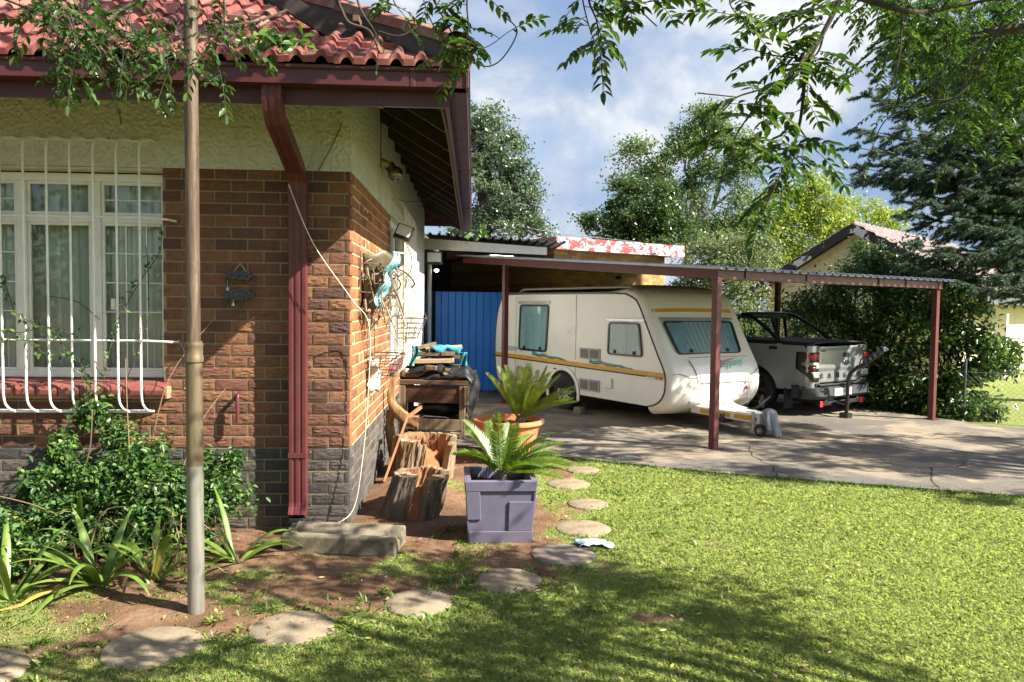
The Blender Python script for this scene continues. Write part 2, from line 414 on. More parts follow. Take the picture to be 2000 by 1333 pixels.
mb = MB(); mb.bb((-.19, 4.894, 2.945), (-.167, 13.8, 3.15)); mb.build('fascia', M['maroon'], house, world=True)
mb = MB(); mb.tube(smooth_path([(-.215, 4.93, 2.95), (-.20, 6, 2.935), (-.205, 9, 2.94), (-.2, 13.7, 2.93)], 6), .009, 6); mb.build('conduit', M['timber_end'], house, world=True)  # thin tube drawn for the lit lower edge of the fascia, no real conduit
for i in range(13):
    y = 5.25 + .68*i; mb = MB(); mb.bar((-.19, y, 3.06), (-1.6, y, 3.06+1.41*K), .05, .11, (0, 0, 1)); mb.build('rafter', M['darkwood'], house, world=True)
mb = MB(); mb.bar((-.2, 4.9, 3.03), (-1.6, 6.3, 3.03+1.4*K), .05, .14); mb.build('rafter', M['darkwood'], house, world=True)
for x in (-.33, -.56, -.79):
    mb = MB(); z = EZ - .035 + K*(-x-.05); mb.bb((x-.02, 4.95-x*.2, z-.02), (x+.02, 13.8, z+.02)); mb.build('batten', M['timber_end'], house, world=True)
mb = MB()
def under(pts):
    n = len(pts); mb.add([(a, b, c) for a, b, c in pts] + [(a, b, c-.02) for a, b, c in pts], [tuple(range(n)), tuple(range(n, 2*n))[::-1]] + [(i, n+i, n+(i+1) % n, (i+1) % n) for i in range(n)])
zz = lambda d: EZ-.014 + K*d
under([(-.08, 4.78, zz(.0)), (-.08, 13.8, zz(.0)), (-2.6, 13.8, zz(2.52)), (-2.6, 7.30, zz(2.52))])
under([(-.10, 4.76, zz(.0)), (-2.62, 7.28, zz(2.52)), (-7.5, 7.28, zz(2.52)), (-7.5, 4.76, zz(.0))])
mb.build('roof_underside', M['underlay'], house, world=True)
# downpipe (square, ribbed)
dp = MB(); X = -1.258
def rect_sweep(mb, pts, w, d):
    pts = [Vector(p) for p in pts]; vs = []
    for i, p in enumerate(pts):
        t = (pts[min(i+1, len(pts)-1)] - pts[max(i-1, 0)]).normalized(); n = Vector((1, 0, 0)).cross(t)
        prof = [(-w/2, -d/2), (-w*.3, -d/2), (-w*.27, -d/2+.006), (-w*.13, -d/2+.006), (-w*.1, -d/2), (w*.1, -d/2), (w*.13, -d/2+.006), (w*.27, -d/2+.006), (w*.3, -d/2), (w/2, -d/2), (w/2, d/2), (-w/2, d/2)]
        vs += [p + Vector((a, 0, 0)) + n*b for a, b in prof]
    k = 12; mb.add(vs, [(i*k+j, i*k+(j+1) % k, (i+1)*k+(j+1) % k, (i+1)*k+j) for i in range(len(pts)-1) for j in range(k)] + [tuple(range(k)), tuple(range((len(pts)-1)*k, len(pts)*k))])
rect_sweep(dp, [(X, 4.83, 3.07), (X, 4.83, 2.95), (X, 4.845, 2.89), (X, 4.89, 2.84), (X, 5.15, 2.74), (X, 5.42, 2.63), (X, 5.49, 2.57), (X, 5.515, 2.5), (X, 5.515, .235), (X, 5.505, .19), (X, 5.465, .135)], .118, .086)
rect_sweep(dp, [(X, 5.512, 2.60), (X, 5.512, 2.45)], .128, .094); rect_sweep(dp, [(X, 5.513, .565), (X, 5.513, .60)], .13, .094)
dpo = dp.build('downpipe', M['maroon2'], house, world=True)
for z in (2.02, .585):
    mb = MB(); mb.bb((X-.075, 5.53, z-.016), (X-.06, 5.6, z+.016)); mb.bb((X+.06, 5.53, z-.016), (X+.075, 5.6, z+.016)); mb.ball((X+.075, 5.56, z), .014, 8, 5)
    mb.build('bracket', M['maroon'], dpo, world=True)
mb = MB(); mb.bb((X-.05, 5.432, .10), (X+.05, 5.475, .128)); mb.build('outlet', M['dark'], dpo, world=True)

# front window
def window(x0, x1, z0, z1, y, lights, transom, parent):
    w = MB(); t = .05
    w.bb((x0, y, z0), (x1, y+.06, z0+t)); w.bb((x0, y, z1-.06), (x1, y+.06, z1)); w.bb((x0, y+.002, z0+t), (x0+t, y+.058, z1-.06)); w.bb((x1-.035, y+.002, z0+t), (x1, y+.058, z1-.06))
    for x in lights[1:-1]: w.bb((x-.035, y-.004, z0+t), (x+.035, y+.056, z1-.06))
    o = w.build('window', M['white'], parent, world=True, bevel=.005)
    for a, b in zip(lights[:-1], lights[1:]):
        aa, bb_ = a+(.05 if a == lights[0] else .036), b-(.036 if b != lights[-1] else .036)
        s = MB(); s.bb((aa, y+.004, transom-.028), (bb_, y+.05, transom+.028))
        for zz0, zz1 in ((z0+t, transom-.028), (transom+.028, z1-.06)):
            for p, q in (((aa, zz0), (aa+.022, zz1)), ((bb_-.022, zz0), (bb_, zz1)), ((aa+.022, zz0), (bb_-.022, zz0+.022)), ((aa+.022, zz1-.022), (bb_-.022, zz1))): s.bb((p[0], y+.008, p[1]), (q[0], y+.04, q[1]))
        s.build('sash', M['white'], o, world=True, bevel=.004)
        g = MB(); g.add([(aa+.01, y+.025, z0+t), (bb_-.01, y+.025, z0+t), (bb_-.01, y+.025, z1-.06), (aa+.01, y+.025, z1-.06)], [(0, 1, 2, 3)]); g.build('pane', M['glass'], o, world=True)
    return o
lights = [-4.88, -4.30, -3.80, -3.305, -2.775, -2.25]
wo = window(-4.88, -2.25, 1.115, 2.615, 5.72, lights, 2.285, house)
for i in (0, 2, 4):                              # steel cottage bars on the opening lights
    mb = MB(); a, b = lights[i]+.06, lights[i+1]-.05
    for k in (1, 2): x = a + (b-a)*k/3 + .01*k; mb.bb((x-.005, 5.735, 1.17), (x+.005, 5.742, 2.25))
    for k in range(1, 5): z = 1.17 + 1.08*k/5; mb.bb((a, 5.734, z-.004), (b, 5.741, z+.004))
    mb.bb((a, 5.734, 2.42), (b, 5.741, 2.428))
    mb.bb((a+.05, 5.70, 1.62), (a+.08, 5.72, 1.70)); mb.bar((a+.09, 5.71, 1.66), (a+.17, 5.70, 1.62), .012, .012)
    mb.build('glazing_bars', M['white'], wo, world=True)
def curtain(x0, x1, z0, z1, y, nf, seed, parent, name='curtain', amp=.03):
    g = MB(); g.grid(nf*8+1, 6, lambda u, v: Vector((x0+(x1-x0)*u, y + amp*math.sin(2*PI*nf*u + 1.2*mn.noise(Vector((u*5, seed, 0))) + .4*v) + .02*mn.noise(Vector((u*9, v*2, seed))), z0+(z1-z0)*v)))
    return g.build(name, M['curtain'], parent, smooth='all', world=True)
curtain(-4.9, -3.55, 1.05, 2.62, 5.86, 9, 1, wo); curtain(-3.56, -2.89, 1.05, 2.62, 5.87, 5, 3, wo); curtain(-2.90, -2.2, 1.05, 2.62, 5.865, 5, 4, wo)
mb = MB(); mb.bb((-5.0, 5.95, .9), (-2.0, 5.99, 2.7)); mb.build('room_wall', M['dark'], wo, world=True)
rev = MB(); rev.bb((WIN[0], YF+.012, 2.625), (WIN[1], YF+.13, 2.643)); rev.bb((WIN[1]-.006, YF+.012, 1.1), (WIN[1]-.001, YF+.13, 2.624)); rev.build('window_reveal', M['plaster'], wo, world=True)
M['silltile'] = paint('red_sill_tile', (.19, .055, .045), .5, .35, scale=9, dirt=(.09, .05, .04))
x = WIN[0]; sl = MB()
while x < WIN[1]+.03:
    w = .15; dz = random.uniform(-.003, .003)
    poly = [(5.735, .985), (5.735, 1.115), (5.545, 1.085), (5.515, 1.07), (5.50, 1.045), (5.505, 1.015), (5.525, .99)]
    sl.prism([(a, b+dz) for a, b in poly], (x, 0, 0), (0, 1, 0), (0, 0, 1), (w-.006, 0, 0)); x += w
sl.mi = 1; sl.bb((WIN[0], 5.53, .98), (WIN[1]+.05, 5.72, 1.07))
sl.build('sill', [M['silltile'], M['mortar']], wo, world=True, bevel=.004)
# burglar bars, bellied out from the wall
bars = MB(); YB = 5.45
for i in range(14):
    xb = -2.345 - .158*i
    bars.tube(smooth_path([(xb+.06, 5.585, 2.825), (xb+.03, 5.54, 2.835), (xb+.01, 5.47, 2.815), (xb, YB, 2.74)], 4) + smooth_path([(xb, YB, 1.05), (xb+.005, 5.455, .96), (xb+.03, 5.48, .905), (xb+.07, 5.50, .895)], 4), .0085, 6)
bars.bb((-4.8, 5.572, 2.822), (-2.33, 5.588, 2.834))
for z, xe in ((2.272, -2.17), (1.402, -2.16)):
    bars.tube([(-4.8, YB+.012, z), (-2.3, YB+.012, z), (xe, 5.50, z-.008), (xe+.02, 5.59, z-.01)], .0085, 6)
bars.bb((-4.8, 5.488, .885), (-2.31, 5.508, .905))
bars.build('burglar_bars', M['white'], house, world=True, smooth=True)
# overflow pin in the front wall
mb = MB(); mb.mi = 0; mb.tube([(-1.700, 5.60, 1.02), (-1.700, 5.535, 1.005), (-1.700, 5.53, .985), (-1.698, 5.53, .82)], .014, 10); mb.build('overflow_pipe', M['maroon2'], house, world=True, smooth=True)
# side window with white bars
w = MB(); xx = XC-.10
w.bb((xx, SW[0], .98), (xx+.06, SW[0]+.06, 2.66)); w.bb((xx, SW[1]-.06, .98), (xx+.06, SW[1], 2.66)); w.bb((xx, SW[0]+.06, 2.58), (xx+.06, SW[1]-.06, 2.66)); w.bb((xx, SW[0]+.06, .98), (xx+.06, SW[1]-.06, 1.06)); w.bb((xx+.002, 9.1, 1.06), (xx+.058, 9.16, 2.58))
w2 = w.build('window', M['white'], house, world=True, bevel=.004)
mb = MB(); mb.bb((xx+.02, SW[0]+.05, 1.05), (xx+.026, SW[1]-.05, 2.6)); mb.build('pane', M['glass'], w2, world=True)
mb = MB(); mb.bb((xx-.1, SW[0]-.1, .9), (xx-.06, SW[1]+.1, 2.7)); mb.build('curtain', M['curtain'], w2, world=True)
mb = MB(); mb.bb((XC-.1, SW[0]-.05, .94), (XC+.07, SW[1]+.05, 1.0)); mb.build('sill', M['silltile'], w2, world=True, bevel=.015)
mb = MB()
for i in range(10):
    y = 8.35 + .18*i
    mb.tube(smooth_path([(XC+.015, y, 2.82), (XC+.06, y, 2.83), (XC+.13, y, 2.78), (XC+.15, y, 2.66)], 4) + smooth_path([(XC+.15, y, 1.15), (XC+.13, y, 1.0), (XC+.07, y, .92), (XC+.01, y, .91)], 4), .011, 6)
for z in (2.25, 1.72, 1.2): mb.tube([(XC+.02, 8.25, z), (XC+.138, 8.33, z), (XC+.138, 10.0, z), (XC+.02, 10.08, z)], .010, 6)
mb.bb((XC+.012, 8.3, 2.81), (XC+.02, 10.05, 2.825))
mb.build('burglar_bars', M['white2'], house, world=True, smooth=True)
# ---------------------------------------------------------------- things on the house wall
t = thing('wall_lamp', 'round glass bulkhead lamp on the cream side wall under the eave', 'wall lamp', (XC+.012, 7.35, 2.98))
mb = MB(); mb.tube([(0, 0, .06), (.05, 0, .055), (.09, .03, .02)], [.05, .035, .045], 12); mb.build('lamp_base', paint('aged_cream_metal', (.30, .26, .17), .5, .5), t, smooth=True)
mb = MB(); mb.tube([(.07, .02, .045), (.095, .035, .02)], .052, 14); mb.build('collar', M['black'], t, smooth=True)
gl = glassmat('dirty_lamp_glass', (.55, .52, .38), .1, .12)
mb = MB(); mb.ball((.13, .06, -.03), .075, 18, 12); mb.build('glass_globe', gl, t, smooth='all')
mb = MB(); mb.ball((.115, .05, -.01), .038, 12, 8); mb.build('bulb', paint('frosted_bulb', (.6, .56, .4), .3, .1), t, smooth='all')
mb = MB(); mb.tube([(.002, -.06, .0), (.004, -.06, .46)], .006, 6); mb.build('conduit', M['timber_end'], t)
def floodlight(loc, label, rot, w=.30, h=.22):
    t = thing('floodlight', label, 'floodlight', loc, 0, 'floodlights under the eaves')
    Mx = Matrix.Rotation(rot[2], 3, 'Z') @ Matrix.Rotation(rot[0], 3, 'X') @ Matrix.Rotation(rot[1], 3, 'Y')
    def bx(c, s): mb.box(Mx @ Vector(c), s, M=Mx)
    mb = MB(); bx((0, 0, 0), (w, .045, h)); 
    for k in range(7): bx((-w*.4+k*w*.8/6, .035, 0), (.012, .03, h*.8))
    mb.build('housing', M['black'], t, bevel=.006)
    mb = MB(); o2 = Mx @ Vector((0, -.024, .012)); ex, ez = Mx @ Vector((1, 0, 0)), Mx @ Vector((0, 0, 1)); mb.prism(rrect(w*.82, h*.7, .01), o2, ex, ez, Mx @ Vector((0, -.003, 0)))
    mb.build('lens', paint('floodlight_lens', (.62, .63, .6), .25, .1), t)
    mb = MB(); p = Mx @ Vector((-w*.5, .02, 0)); q = Mx @ Vector((w*.5, .02, 0)); b = Mx @ Vector((0, .12, 0)); mb.tube([p, p*.4+b*.6, b, q*.4+b*.6, q], .009, 6); mb.bar(b, b + Vector((-.14, .05, 0)), .03, .03); mb.build('bracket', M['black'], t)
    return t
floodlight((XC+.165, 8.12, 2.455), 'black floodlight tilted up beside the white barred side window', (-.25, .35, -.1), .185, .16)
floodlight((XC+.19, 13.87, 2.56), 'black floodlight facing out at the top of the blue gate post', (.12, 0, .1), .30, .24)
t = thing('light_bulb', 'bare lit bulb hanging in the dark lean-to behind the blue gate', 'bulb', (-.70, 14.45, 2.36))
em = NT('lit_bulb'); em.base((.9, .9, .85)); em.b.inputs['Emission Color'].default_value = (1, .96, .88, 1); em.b.inputs['Emission Strength'].default_value = 4
mb = MB(); mb.ball((0, 0, 0), .045, 14, 8, (1, 1, .75)); mb.build('bulb', em.m, t, smooth='all')
mb = MB(); mb.lathe([(.0, .1), (.018, .1), (.022, .03), (.04, .02)], (0, 0, 0), 12); mb.tube([(0, 0, .1), (0, 0, .5)], .004, 6); mb.build('lamp_holder', M['dark'], t)
# ornament
t = thing('wall_ornament', 'dark metal flower wall hanging with small bells on the brick', 'wall ornament', (-1.693, 5.575, 1.80))
orn = paint('dark_pewter', (.06, .062, .07), .35, .4, metal=.4)
mb = MB()
for z, s, up in ((.055, .10, 1), (-.045, .11, -1)):
    pts = [(s*math.cos(a), z + up*.06*math.sin(a)) for a in [PI*k/12 for k in range(13)]]
    mb.prism(pts, (0, -.012, 0), (1, 0, 0), (0, 0, 1), (0, .022, 0))
mb.bar((-.095, 0, .05), (-.10, 0, -.05), .006, .006); mb.bar((.095, 0, .05), (.10, 0, -.05), .006, .006)
mb.build('backing', orn, t)
for x, z in ((-.05, .078), (.0, .075), (.052, .072), (-.045, -.055), (.0, -.075), (.05, -.05)):
    mb = MB()
    for k in range(5):
        a = 2*PI*k/5; mb.ball((x+.020*math.cos(a), -.022, z+.020*math.sin(a)), .016, 8, 5, (1, .35, 1))
    mb.ball((x, -.03, z), .008, 8, 5); mb.build('flower', orn, t, smooth='all')
for x, z in ((-.085, -.02), (-.045, -.13), (0, -.16), (.045, -.12)):
    mb = MB(); mb.tube([(x, -.01, z+.06), (x, -.01, z)], .002, 5); mb.lathe([(.001, .014), (.008, .010), (.013, -.012), (.011, -.012)], (x, -.01, z), 10); mb.build('bell', M['steel'] if x < -.04 else orn, t, smooth=True)
mb = MB(); mb.tube([(-.05, 0, .1), (0, .012, .165), (.05, 0, .1)], .0025, 5); mb.build('cord', M['cord'], t)
# cords
t = MB(); t.tube(smooth_path([(-1.31, 5.44, 2.52), (-1.12, 5.36, 2.1), (-.86, 5.38, 1.72), (-.75, 5.5, 1.52), (-.76, 5.52, 1.0), (-.80, 5.5, .5), (-.86, 5.46, .18), (-1.0, 5.30, .10), (-1.06, 5.25, .02)], 8), .0032, 6)
tag(t.build('washing_line_cord', M['cord'], smooth=True), 'pale cord strung from the downpipe elbow round the house corner to the ground', 'cord')
t = MB(); t.tube(smooth_path([(XC+.02, 9.0, 2.93), (XC+.12, 9.0, 2.90), (XC+.36, 9.05, 2.95), (XC+.58, 9.1, 3.12)], 6), .004, 5)
tag(t.build('loose_wire', M['timber_end']), 'thin loose wire looping from the cream wall up to the rafters', 'wire')
t = MB(); t.tube(smooth_path([(XC+.17, 8.15, 2.37), (XC+.24, 8.18, 2.2), (XC+.23, 8.2, 2.05), (XC+.14, 8.2, 1.95)], 6), .004, 5)
tag(t.build('lamp_cable', M['black']), 'thin black cable hanging below the tilted floodlight', 'cable')
t = MB(); t.tube(smooth_path([(-.96, 5.575, 2.99), (-1.02, 5.578, 2.85), (-1.10, 5.58, 2.70), (-1.16, 5.58, 2.58)], 6), .0035, 5)
tag(t.build('wall_wire', M['timber_end']), 'thin dark wire running down the plaster right of the downpipe', 'wire')

# hanging baskets
def wire_basket(loc, label, w=.40, h=.16, d=.22, grp='wire baskets on the side wall', extra=0):
    t = thing('hanging_basket', label, 'hanging basket', loc, 0, grp)
    mb = MB(); rings = 5
    for k in range(rings):
        f = k/(rings-1); ww, dd, z = w*(1-.38*f), d*(1-.3*f), -h*f
        pts = [(0, -ww/2, z)] + [(dd*math.sin(PI*j/10), -ww/2*math.cos(PI*j/10), z) for j in range(1, 10)] + [(0, ww/2, z)]
        mb.tube(pts, .004 if k else .006, 5)
        mb.tube([pts[0], pts[-1]], .004, 5)
    for j in range(9):
        a = PI*j/8; mb.tube([(d*math.sin(a), -w/2*math.cos(a), 0), (d*.7*math.sin(a), -w*.31*math.cos(a), -h)], .0035, 5)
    mb.build('wire_frame', M['wire'], t)
    return t
t = wire_basket((XC+.02, 6.62, 1.25), 'empty black wire basket hung lowest on the sunlit side wall', .52, .20, .30)
mb = MB(); mb.tube([(.0, -.26, 0), (.02, 0, .42)], .004, 5); mb.tube([(.30, 0, 0), (.02, 0, .42)], .004, 5); mb.tube([(0, .26, 0), (.02, 0, .42)], .004, 5); mb.build('chain', M['wire'], t)
t = wire_basket((XC+.10, 8.35, 1.54), 'small wire basket hanging beside the white window bars', .5, .22, .30)
mb = MB(); mb.tube([(.0, -.25, 0), (.08, 0, .46)], .004, 5); mb.tube([(.30, 0, 0), (.08, 0, .46)], .004, 5); mb.tube([(0, .25, 0), (.08, 0, .46)], .004, 5); mb.build('chain', M['wire'], t)
t = thing('hanging_basket', 'broken hay basket with dark plastic liner and torn turquoise strip, top of side wall', 'hanging basket', (XC+.02, 6.25, 1.90), 0, 'wire baskets on the side wall')
liner = paint('brown_plastic_liner', (.11, .09, .05), .4, .5, scale=12); turq = paint('turquoise_plastic', (.20, .46, .54), .5, .25, scale=12); straw = paint('grey_fibre', (.20, .16, .11), .9, .5, scale=30)
def fn(u, v):
    a = PI*(u-.5); r = (.25-.13*v)*(1+.03*math.sin(u*19)+.08*mn.noise(Vector((u*5, v*2, 1)))); z = .19+.07*mn.noise(Vector((u*6, 2, 0)))*(1-v)-.44*v
    return Vector((.01+r*math.cos(a)*.95, -r*math.sin(a)*.85*-1, z))
mb = MB(); mb.grid(41, 12, fn); mb.build('liner', liner, t, smooth='all', solid=.004)
mb = MB(); mb.grid(17, 6, lambda u, v: Vector((.25-.15*u+.05*v+.02*math.sin(u*13), -.24+.06*v+.02*math.sin(u*17+v*3), .20-.42*u-.03*v+.012*math.sin(v*9+u*20)))); mb.build('torn_strip', turq, t, smooth='all', solid=.004)
mb = MB()
for k in range(60):
    a = random.uniform(-.27, .27); x0 = random.uniform(.03, .24); z0 = random.uniform(-.25, .15); p = Vector((x0, a, z0)); pts = [p]
    for j in range(4): p = p + Vector((random.uniform(-.05, .05), random.uniform(-.06, .06), random.uniform(-.13, .02))); pts.append(Vector((max(.004, p.x), p.y, p.z)))
    mb.tube(pts, [.010, .009, .007, .005, .002], 4)
mb.build('fibre_lining', straw, t)
mb = MB(); mb.tube(smooth_path([(0, -.25, .10), (.12, -.2, .10), (.28, 0, -.02), (.22, .22, -.10), (0, .27, -.10)], 5), .006, 5); mb.tube(smooth_path([(0, -.26, -.12), (.16, -.15, -.13), (.24, .1, -.14), (0, .28, -.13)], 5), .005, 5)
mb.tube([(0, -.25, .2), (0, -.25, -.2)], .006, 5); mb.tube([(0, .27, .12), (0, .27, -.2)], .006, 5); mb.tube(smooth_path([(.2, .1, .10), (.3, .35, .06), (.36, .55, -.02), (.33, .6, -.06)], 5), .007, 6)
mb.build('wire_frame', M['wire'], t)
t = MB(); t.grid(8, 10, lambda u, v: Vector((XC+.06+.05*math.sin(u*5+v*6), 6.42+.16*u+.04*v, 1.20-.26*v+.02*math.sin(u*9)))); tag(t.build('plastic_scrap', paint('white_plastic_film', (.7, .7, .68), .5, .2), smooth='all', solid=.003), 'crumpled white plastic scrap caught in the lowest wire basket', 'plastic scrap')

# pipe pole in front of the wall
t = thing('pipe_pole', 'tall rust streaked metal pipe pole standing before the house', 'pole', (-1.488, 4.1, 0))
rp = NT('rusty_pipe'); co = rp.obj(); n = rp.noise(rp.map(co, (26, 26, 3.0)), 1.0, 9, .75, .8); c = rp.ramp(n, [(.3, (.028, .018, .014)), (.42, (.07, .045, .03)), (.54, (.125, .085, .055)), (.66, (.20, .145, .095)), (.76, (.055, .034, .028))]); rp.base(c, .55, .25, .4); rp.bump(rp.noise(co, 70, 4), .3, .003)
gp = NT('galvanised_pipe'); co = gp.obj(); n = gp.noise(gp.map(co, (24, 24, 1.6)), 1.0, 9, .75, .8); c = gp.ramp(n, [(.28, (.07, .06, .05)), (.45, (.19, .18, .155)), (.6, (.27, .255, .22)), (.74, (.11, .075, .05))]); gp.base(c, .5, .4, .4); gp.bump(gp.noise(co, 60, 4), .3, .003)
yp = NT('stained_pipe'); co = yp.obj(); n = yp.noise(yp.map(co, (26, 26, 1.8)), 1.0, 9, .75, .8); c = yp.ramp(n, [(.3, (.055, .042, .026)), (.5, (.14, .11, .065)), (.66, (.19, .13, .075)), (.76, (.17, .075, .03))]); yp.base(c, .5, .35, .4); yp.bump(yp.noise(co, 60, 4), .3, .003)
mb = MB(); mb.tube([(.004, 0, -.1), (.002, 0, .80)], .044, 24); mb.build('lower_pipe', gp.m, t, smooth=True)
mb = MB(); mb.tube([(.002, 0, .80), (0, 0, 1.36)], .0432, 24); mb.build('middle_pipe', yp.m, t, smooth=True)
mb = MB(); mb.tube([(0, 0, 1.38), (-.006, 0, 3.75)], .035, 24); mb.lathe([(0, 3.78), (.028, 3.775), (.037, 3.75), (.037, 3.73)], (-.006, 0, 0), 20); mb.build('upper_pipe', rp.m, t, smooth=True)
mb = MB(); mb.lathe([(.036, 1.462), (.047, 1.46), (.049, 1.45), (.046, 1.44), (.046, 1.395), (.05, 1.385), (.05, 1.36), (.044, 1.355)], (0, 0, 0), 24); mb.tube([(0, 0, 1.34), (0, 0, 1.47)], .043, 24); mb.build('coupling', yp.m, t, smooth=True)
# ---------------------------------------------------------------- ground, lawn, driveway
STONES = [(-2.22, 3.42, .225), (-1.532, 3.66, .235), (-.906, 3.852, .225), (-.287, 4.179, .193), (.232, 4.517, .206), (.626, 4.995, .222), (.85, 5.592, .212), (.994, 6.302, .175), (.919, 7.025, .21), (1.154, 7.629, .18)]
def vnoise(x, y, seed=0):
    x = np.asarray(x, float); y = np.asarray(y, float)
    def h(i, j):
        n = (i*374761393 + j*668265263 + seed*974634777).astype(np.int64) & 0x7fffffff
        n = (n ^ (n >> 13))*1274126177 & 0x7fffffff
        return ((n ^ (n >> 16)) & 0xffff)/65535.0
    i, j = np.floor(x).astype(np.int64), np.floor(y).astype(np.int64); u, v = x-i, y-j
    u, v = u*u*(3-2*u), v*v*(3-2*v)
    return (h(i, j)*(1-u)+h(i+1, j)*u)*(1-v) + (h(i, j+1)*(1-u)+h(i+1, j+1)*u)*v
def fbm(x, y, seed=0, o=4):
    s = 0; a = .5; t = 0
    for k in range(o): s = s + a*vnoise(x*2**k, y*2**k, seed+k); t += a; a *= .55
    return s/t
PX = np.array([-6, -2.15, -1.53, -.9, -.29, .23, .63, .85, .99, .92, 1.15, 1.2]); PY = np.array([2.6, 3.5, 3.69, 3.85, 4.18, 4.5, 5.0, 5.6, 6.3, 7.0, 7.6, 9.0])
def drive_edge(x):
    return np.interp(x, [-.9, -.3, .3, .8, 2.485, 4.98, 12, 40], [9.25, 9.0, 8.62, 8.34, 7.44, 6.47, 3.9, -6])
def lawn(x, y):
    xp = np.interp(y, PY, PX)
    n = fbm(x*1.15+3, y*1.15, 5) - .5; n2 = fbm(x*4.5, y*4.5, 9) - .5
    side = (x-xp)
    L = .60 + side*.62 + n*2.3 + n2*.9
    L = np.where(side < 0, .36 + side*.10 + n*2.6 + n2*1.2, L)
    L = L - .55*np.clip((-.5-x)/.8, 0, 1)*np.clip((3.75-y)/.4, 0, 1)
    L = L - 1.2*np.clip((.62-x)/.3, 0, 1)*np.clip((y-7.2)/.6, 0, 1) - .9*np.exp(-(((x-.2)/.45)**2 + ((y-5.1)/.35)**2))
    L = L - 1.6*np.exp(-(((x-1.05)/.22)**2 + ((y-3.95)/.10)**2))
    L = L - .8*np.clip((y-5.0)/.3, 0, 1)*np.clip((-.25-x)/.3, 0, 1)
    L = np.maximum(L, np.clip((x-1.6)/1.2, 0, 1)*1.2 - .5*np.exp(-(((x-1.0)/.5)**2)))
    return np.clip(L, 0, 1)
gx = np.concatenate([np.array([-600, -200, -80, -40, -20, -10, -6]), np.arange(-4.6, 7.01, .055), np.array([7.5, 8, 9, 10, 12, 15, 20, 28, 40, 80, 200, 600])])
gy = np.concatenate([np.array([-300, -80, -20, -5, 0, 1.5]), np.arange(2.4, 9.6, .055), np.array([10, 10.5, 11, 12, 13, 15, 18, 24, 32, 50, 100, 300, 1200])])
X, Y = np.meshgrid(gx, gy)
Lw = lawn(X, Y); Z = .03*(fbm(X*2.2, Y*2.2, 21)-.5) + .012*(fbm(X*13, Y*13, 31, 2)-.5)
Z += .10*np.exp(-(((X+.62)/.28)**2 + ((Y-6.7)/.9)**2)) + .05*np.exp(-(((X+2.6)/1.0)**2 + ((Y-5.1)/.5)**2))
for sx, sy, sr in STONES: d = np.hypot(X-sx, Y-sy); Z = np.where(d < sr+.1, Z*np.clip((d-sr)/.1, 0, 1), Z)
near = (X > -4.5) & (X < 7) & (Y > 2.4) & (Y < 9.6); Z = np.where(near, Z, 0)
Z = np.where(Y > drive_edge(X)-.02, np.minimum(Z, -.02), Z)
far = Y > 9.6; Z = np.where(far, -.02, Z)
nx, ny = len(gx), len(gy); idx = np.arange(nx*ny).reshape(ny, nx)
F = np.stack([idx[:-1, :-1], idx[:-1, 1:], idx[1:, 1:], idx[1:, :-1]], -1).reshape(-1, 4)
t = NT('soil_and_turf'); co = t.obj()
att = t.n('Attribute', attribute_name='lawn').outputs['Fac']
s1 = t.noise(co, 3.2, 8, .7, .3); soil = t.ramp(s1, [(.3, (.10, .055, .033)), (.5, (.185, .105, .062)), (.68, (.29, .185, .11))])
soil = t.mix(t.ramp(t.noise(co, 45, 4, .8), [(.55, 0.0), (.7, .6)]), soil, (.085, .048, .028))
soil = t.mix(t.ramp(t.noise(co, 70, 2, .5), [(.66, 0.0), (.72, .5)]), soil, (.42, .32, .2))
gr = t.ramp(t.noise(co, 9, 8, .75), [(.3, (.14, .17, .045)), (.5, (.20, .235, .065)), (.7, (.27, .29, .10))])
t.base(t.mix(t.ramp(t.math('ADD', att, t.math('MULTIPLY', t.math('SUBTRACT', t.noise(co, 22, 4), .5), .5)), [(.25, 0.0), (.6, 1.0)]), soil, gr), .95, 0, .1)
t.bump(t.noise(co, 30, 8, .75), .9, .03)
tag(np_mesh('ground', np.stack([X, Y, Z], -1), F, t.m, smooth='all', attr={'lawn': Lw.ravel()}), kind='structure')

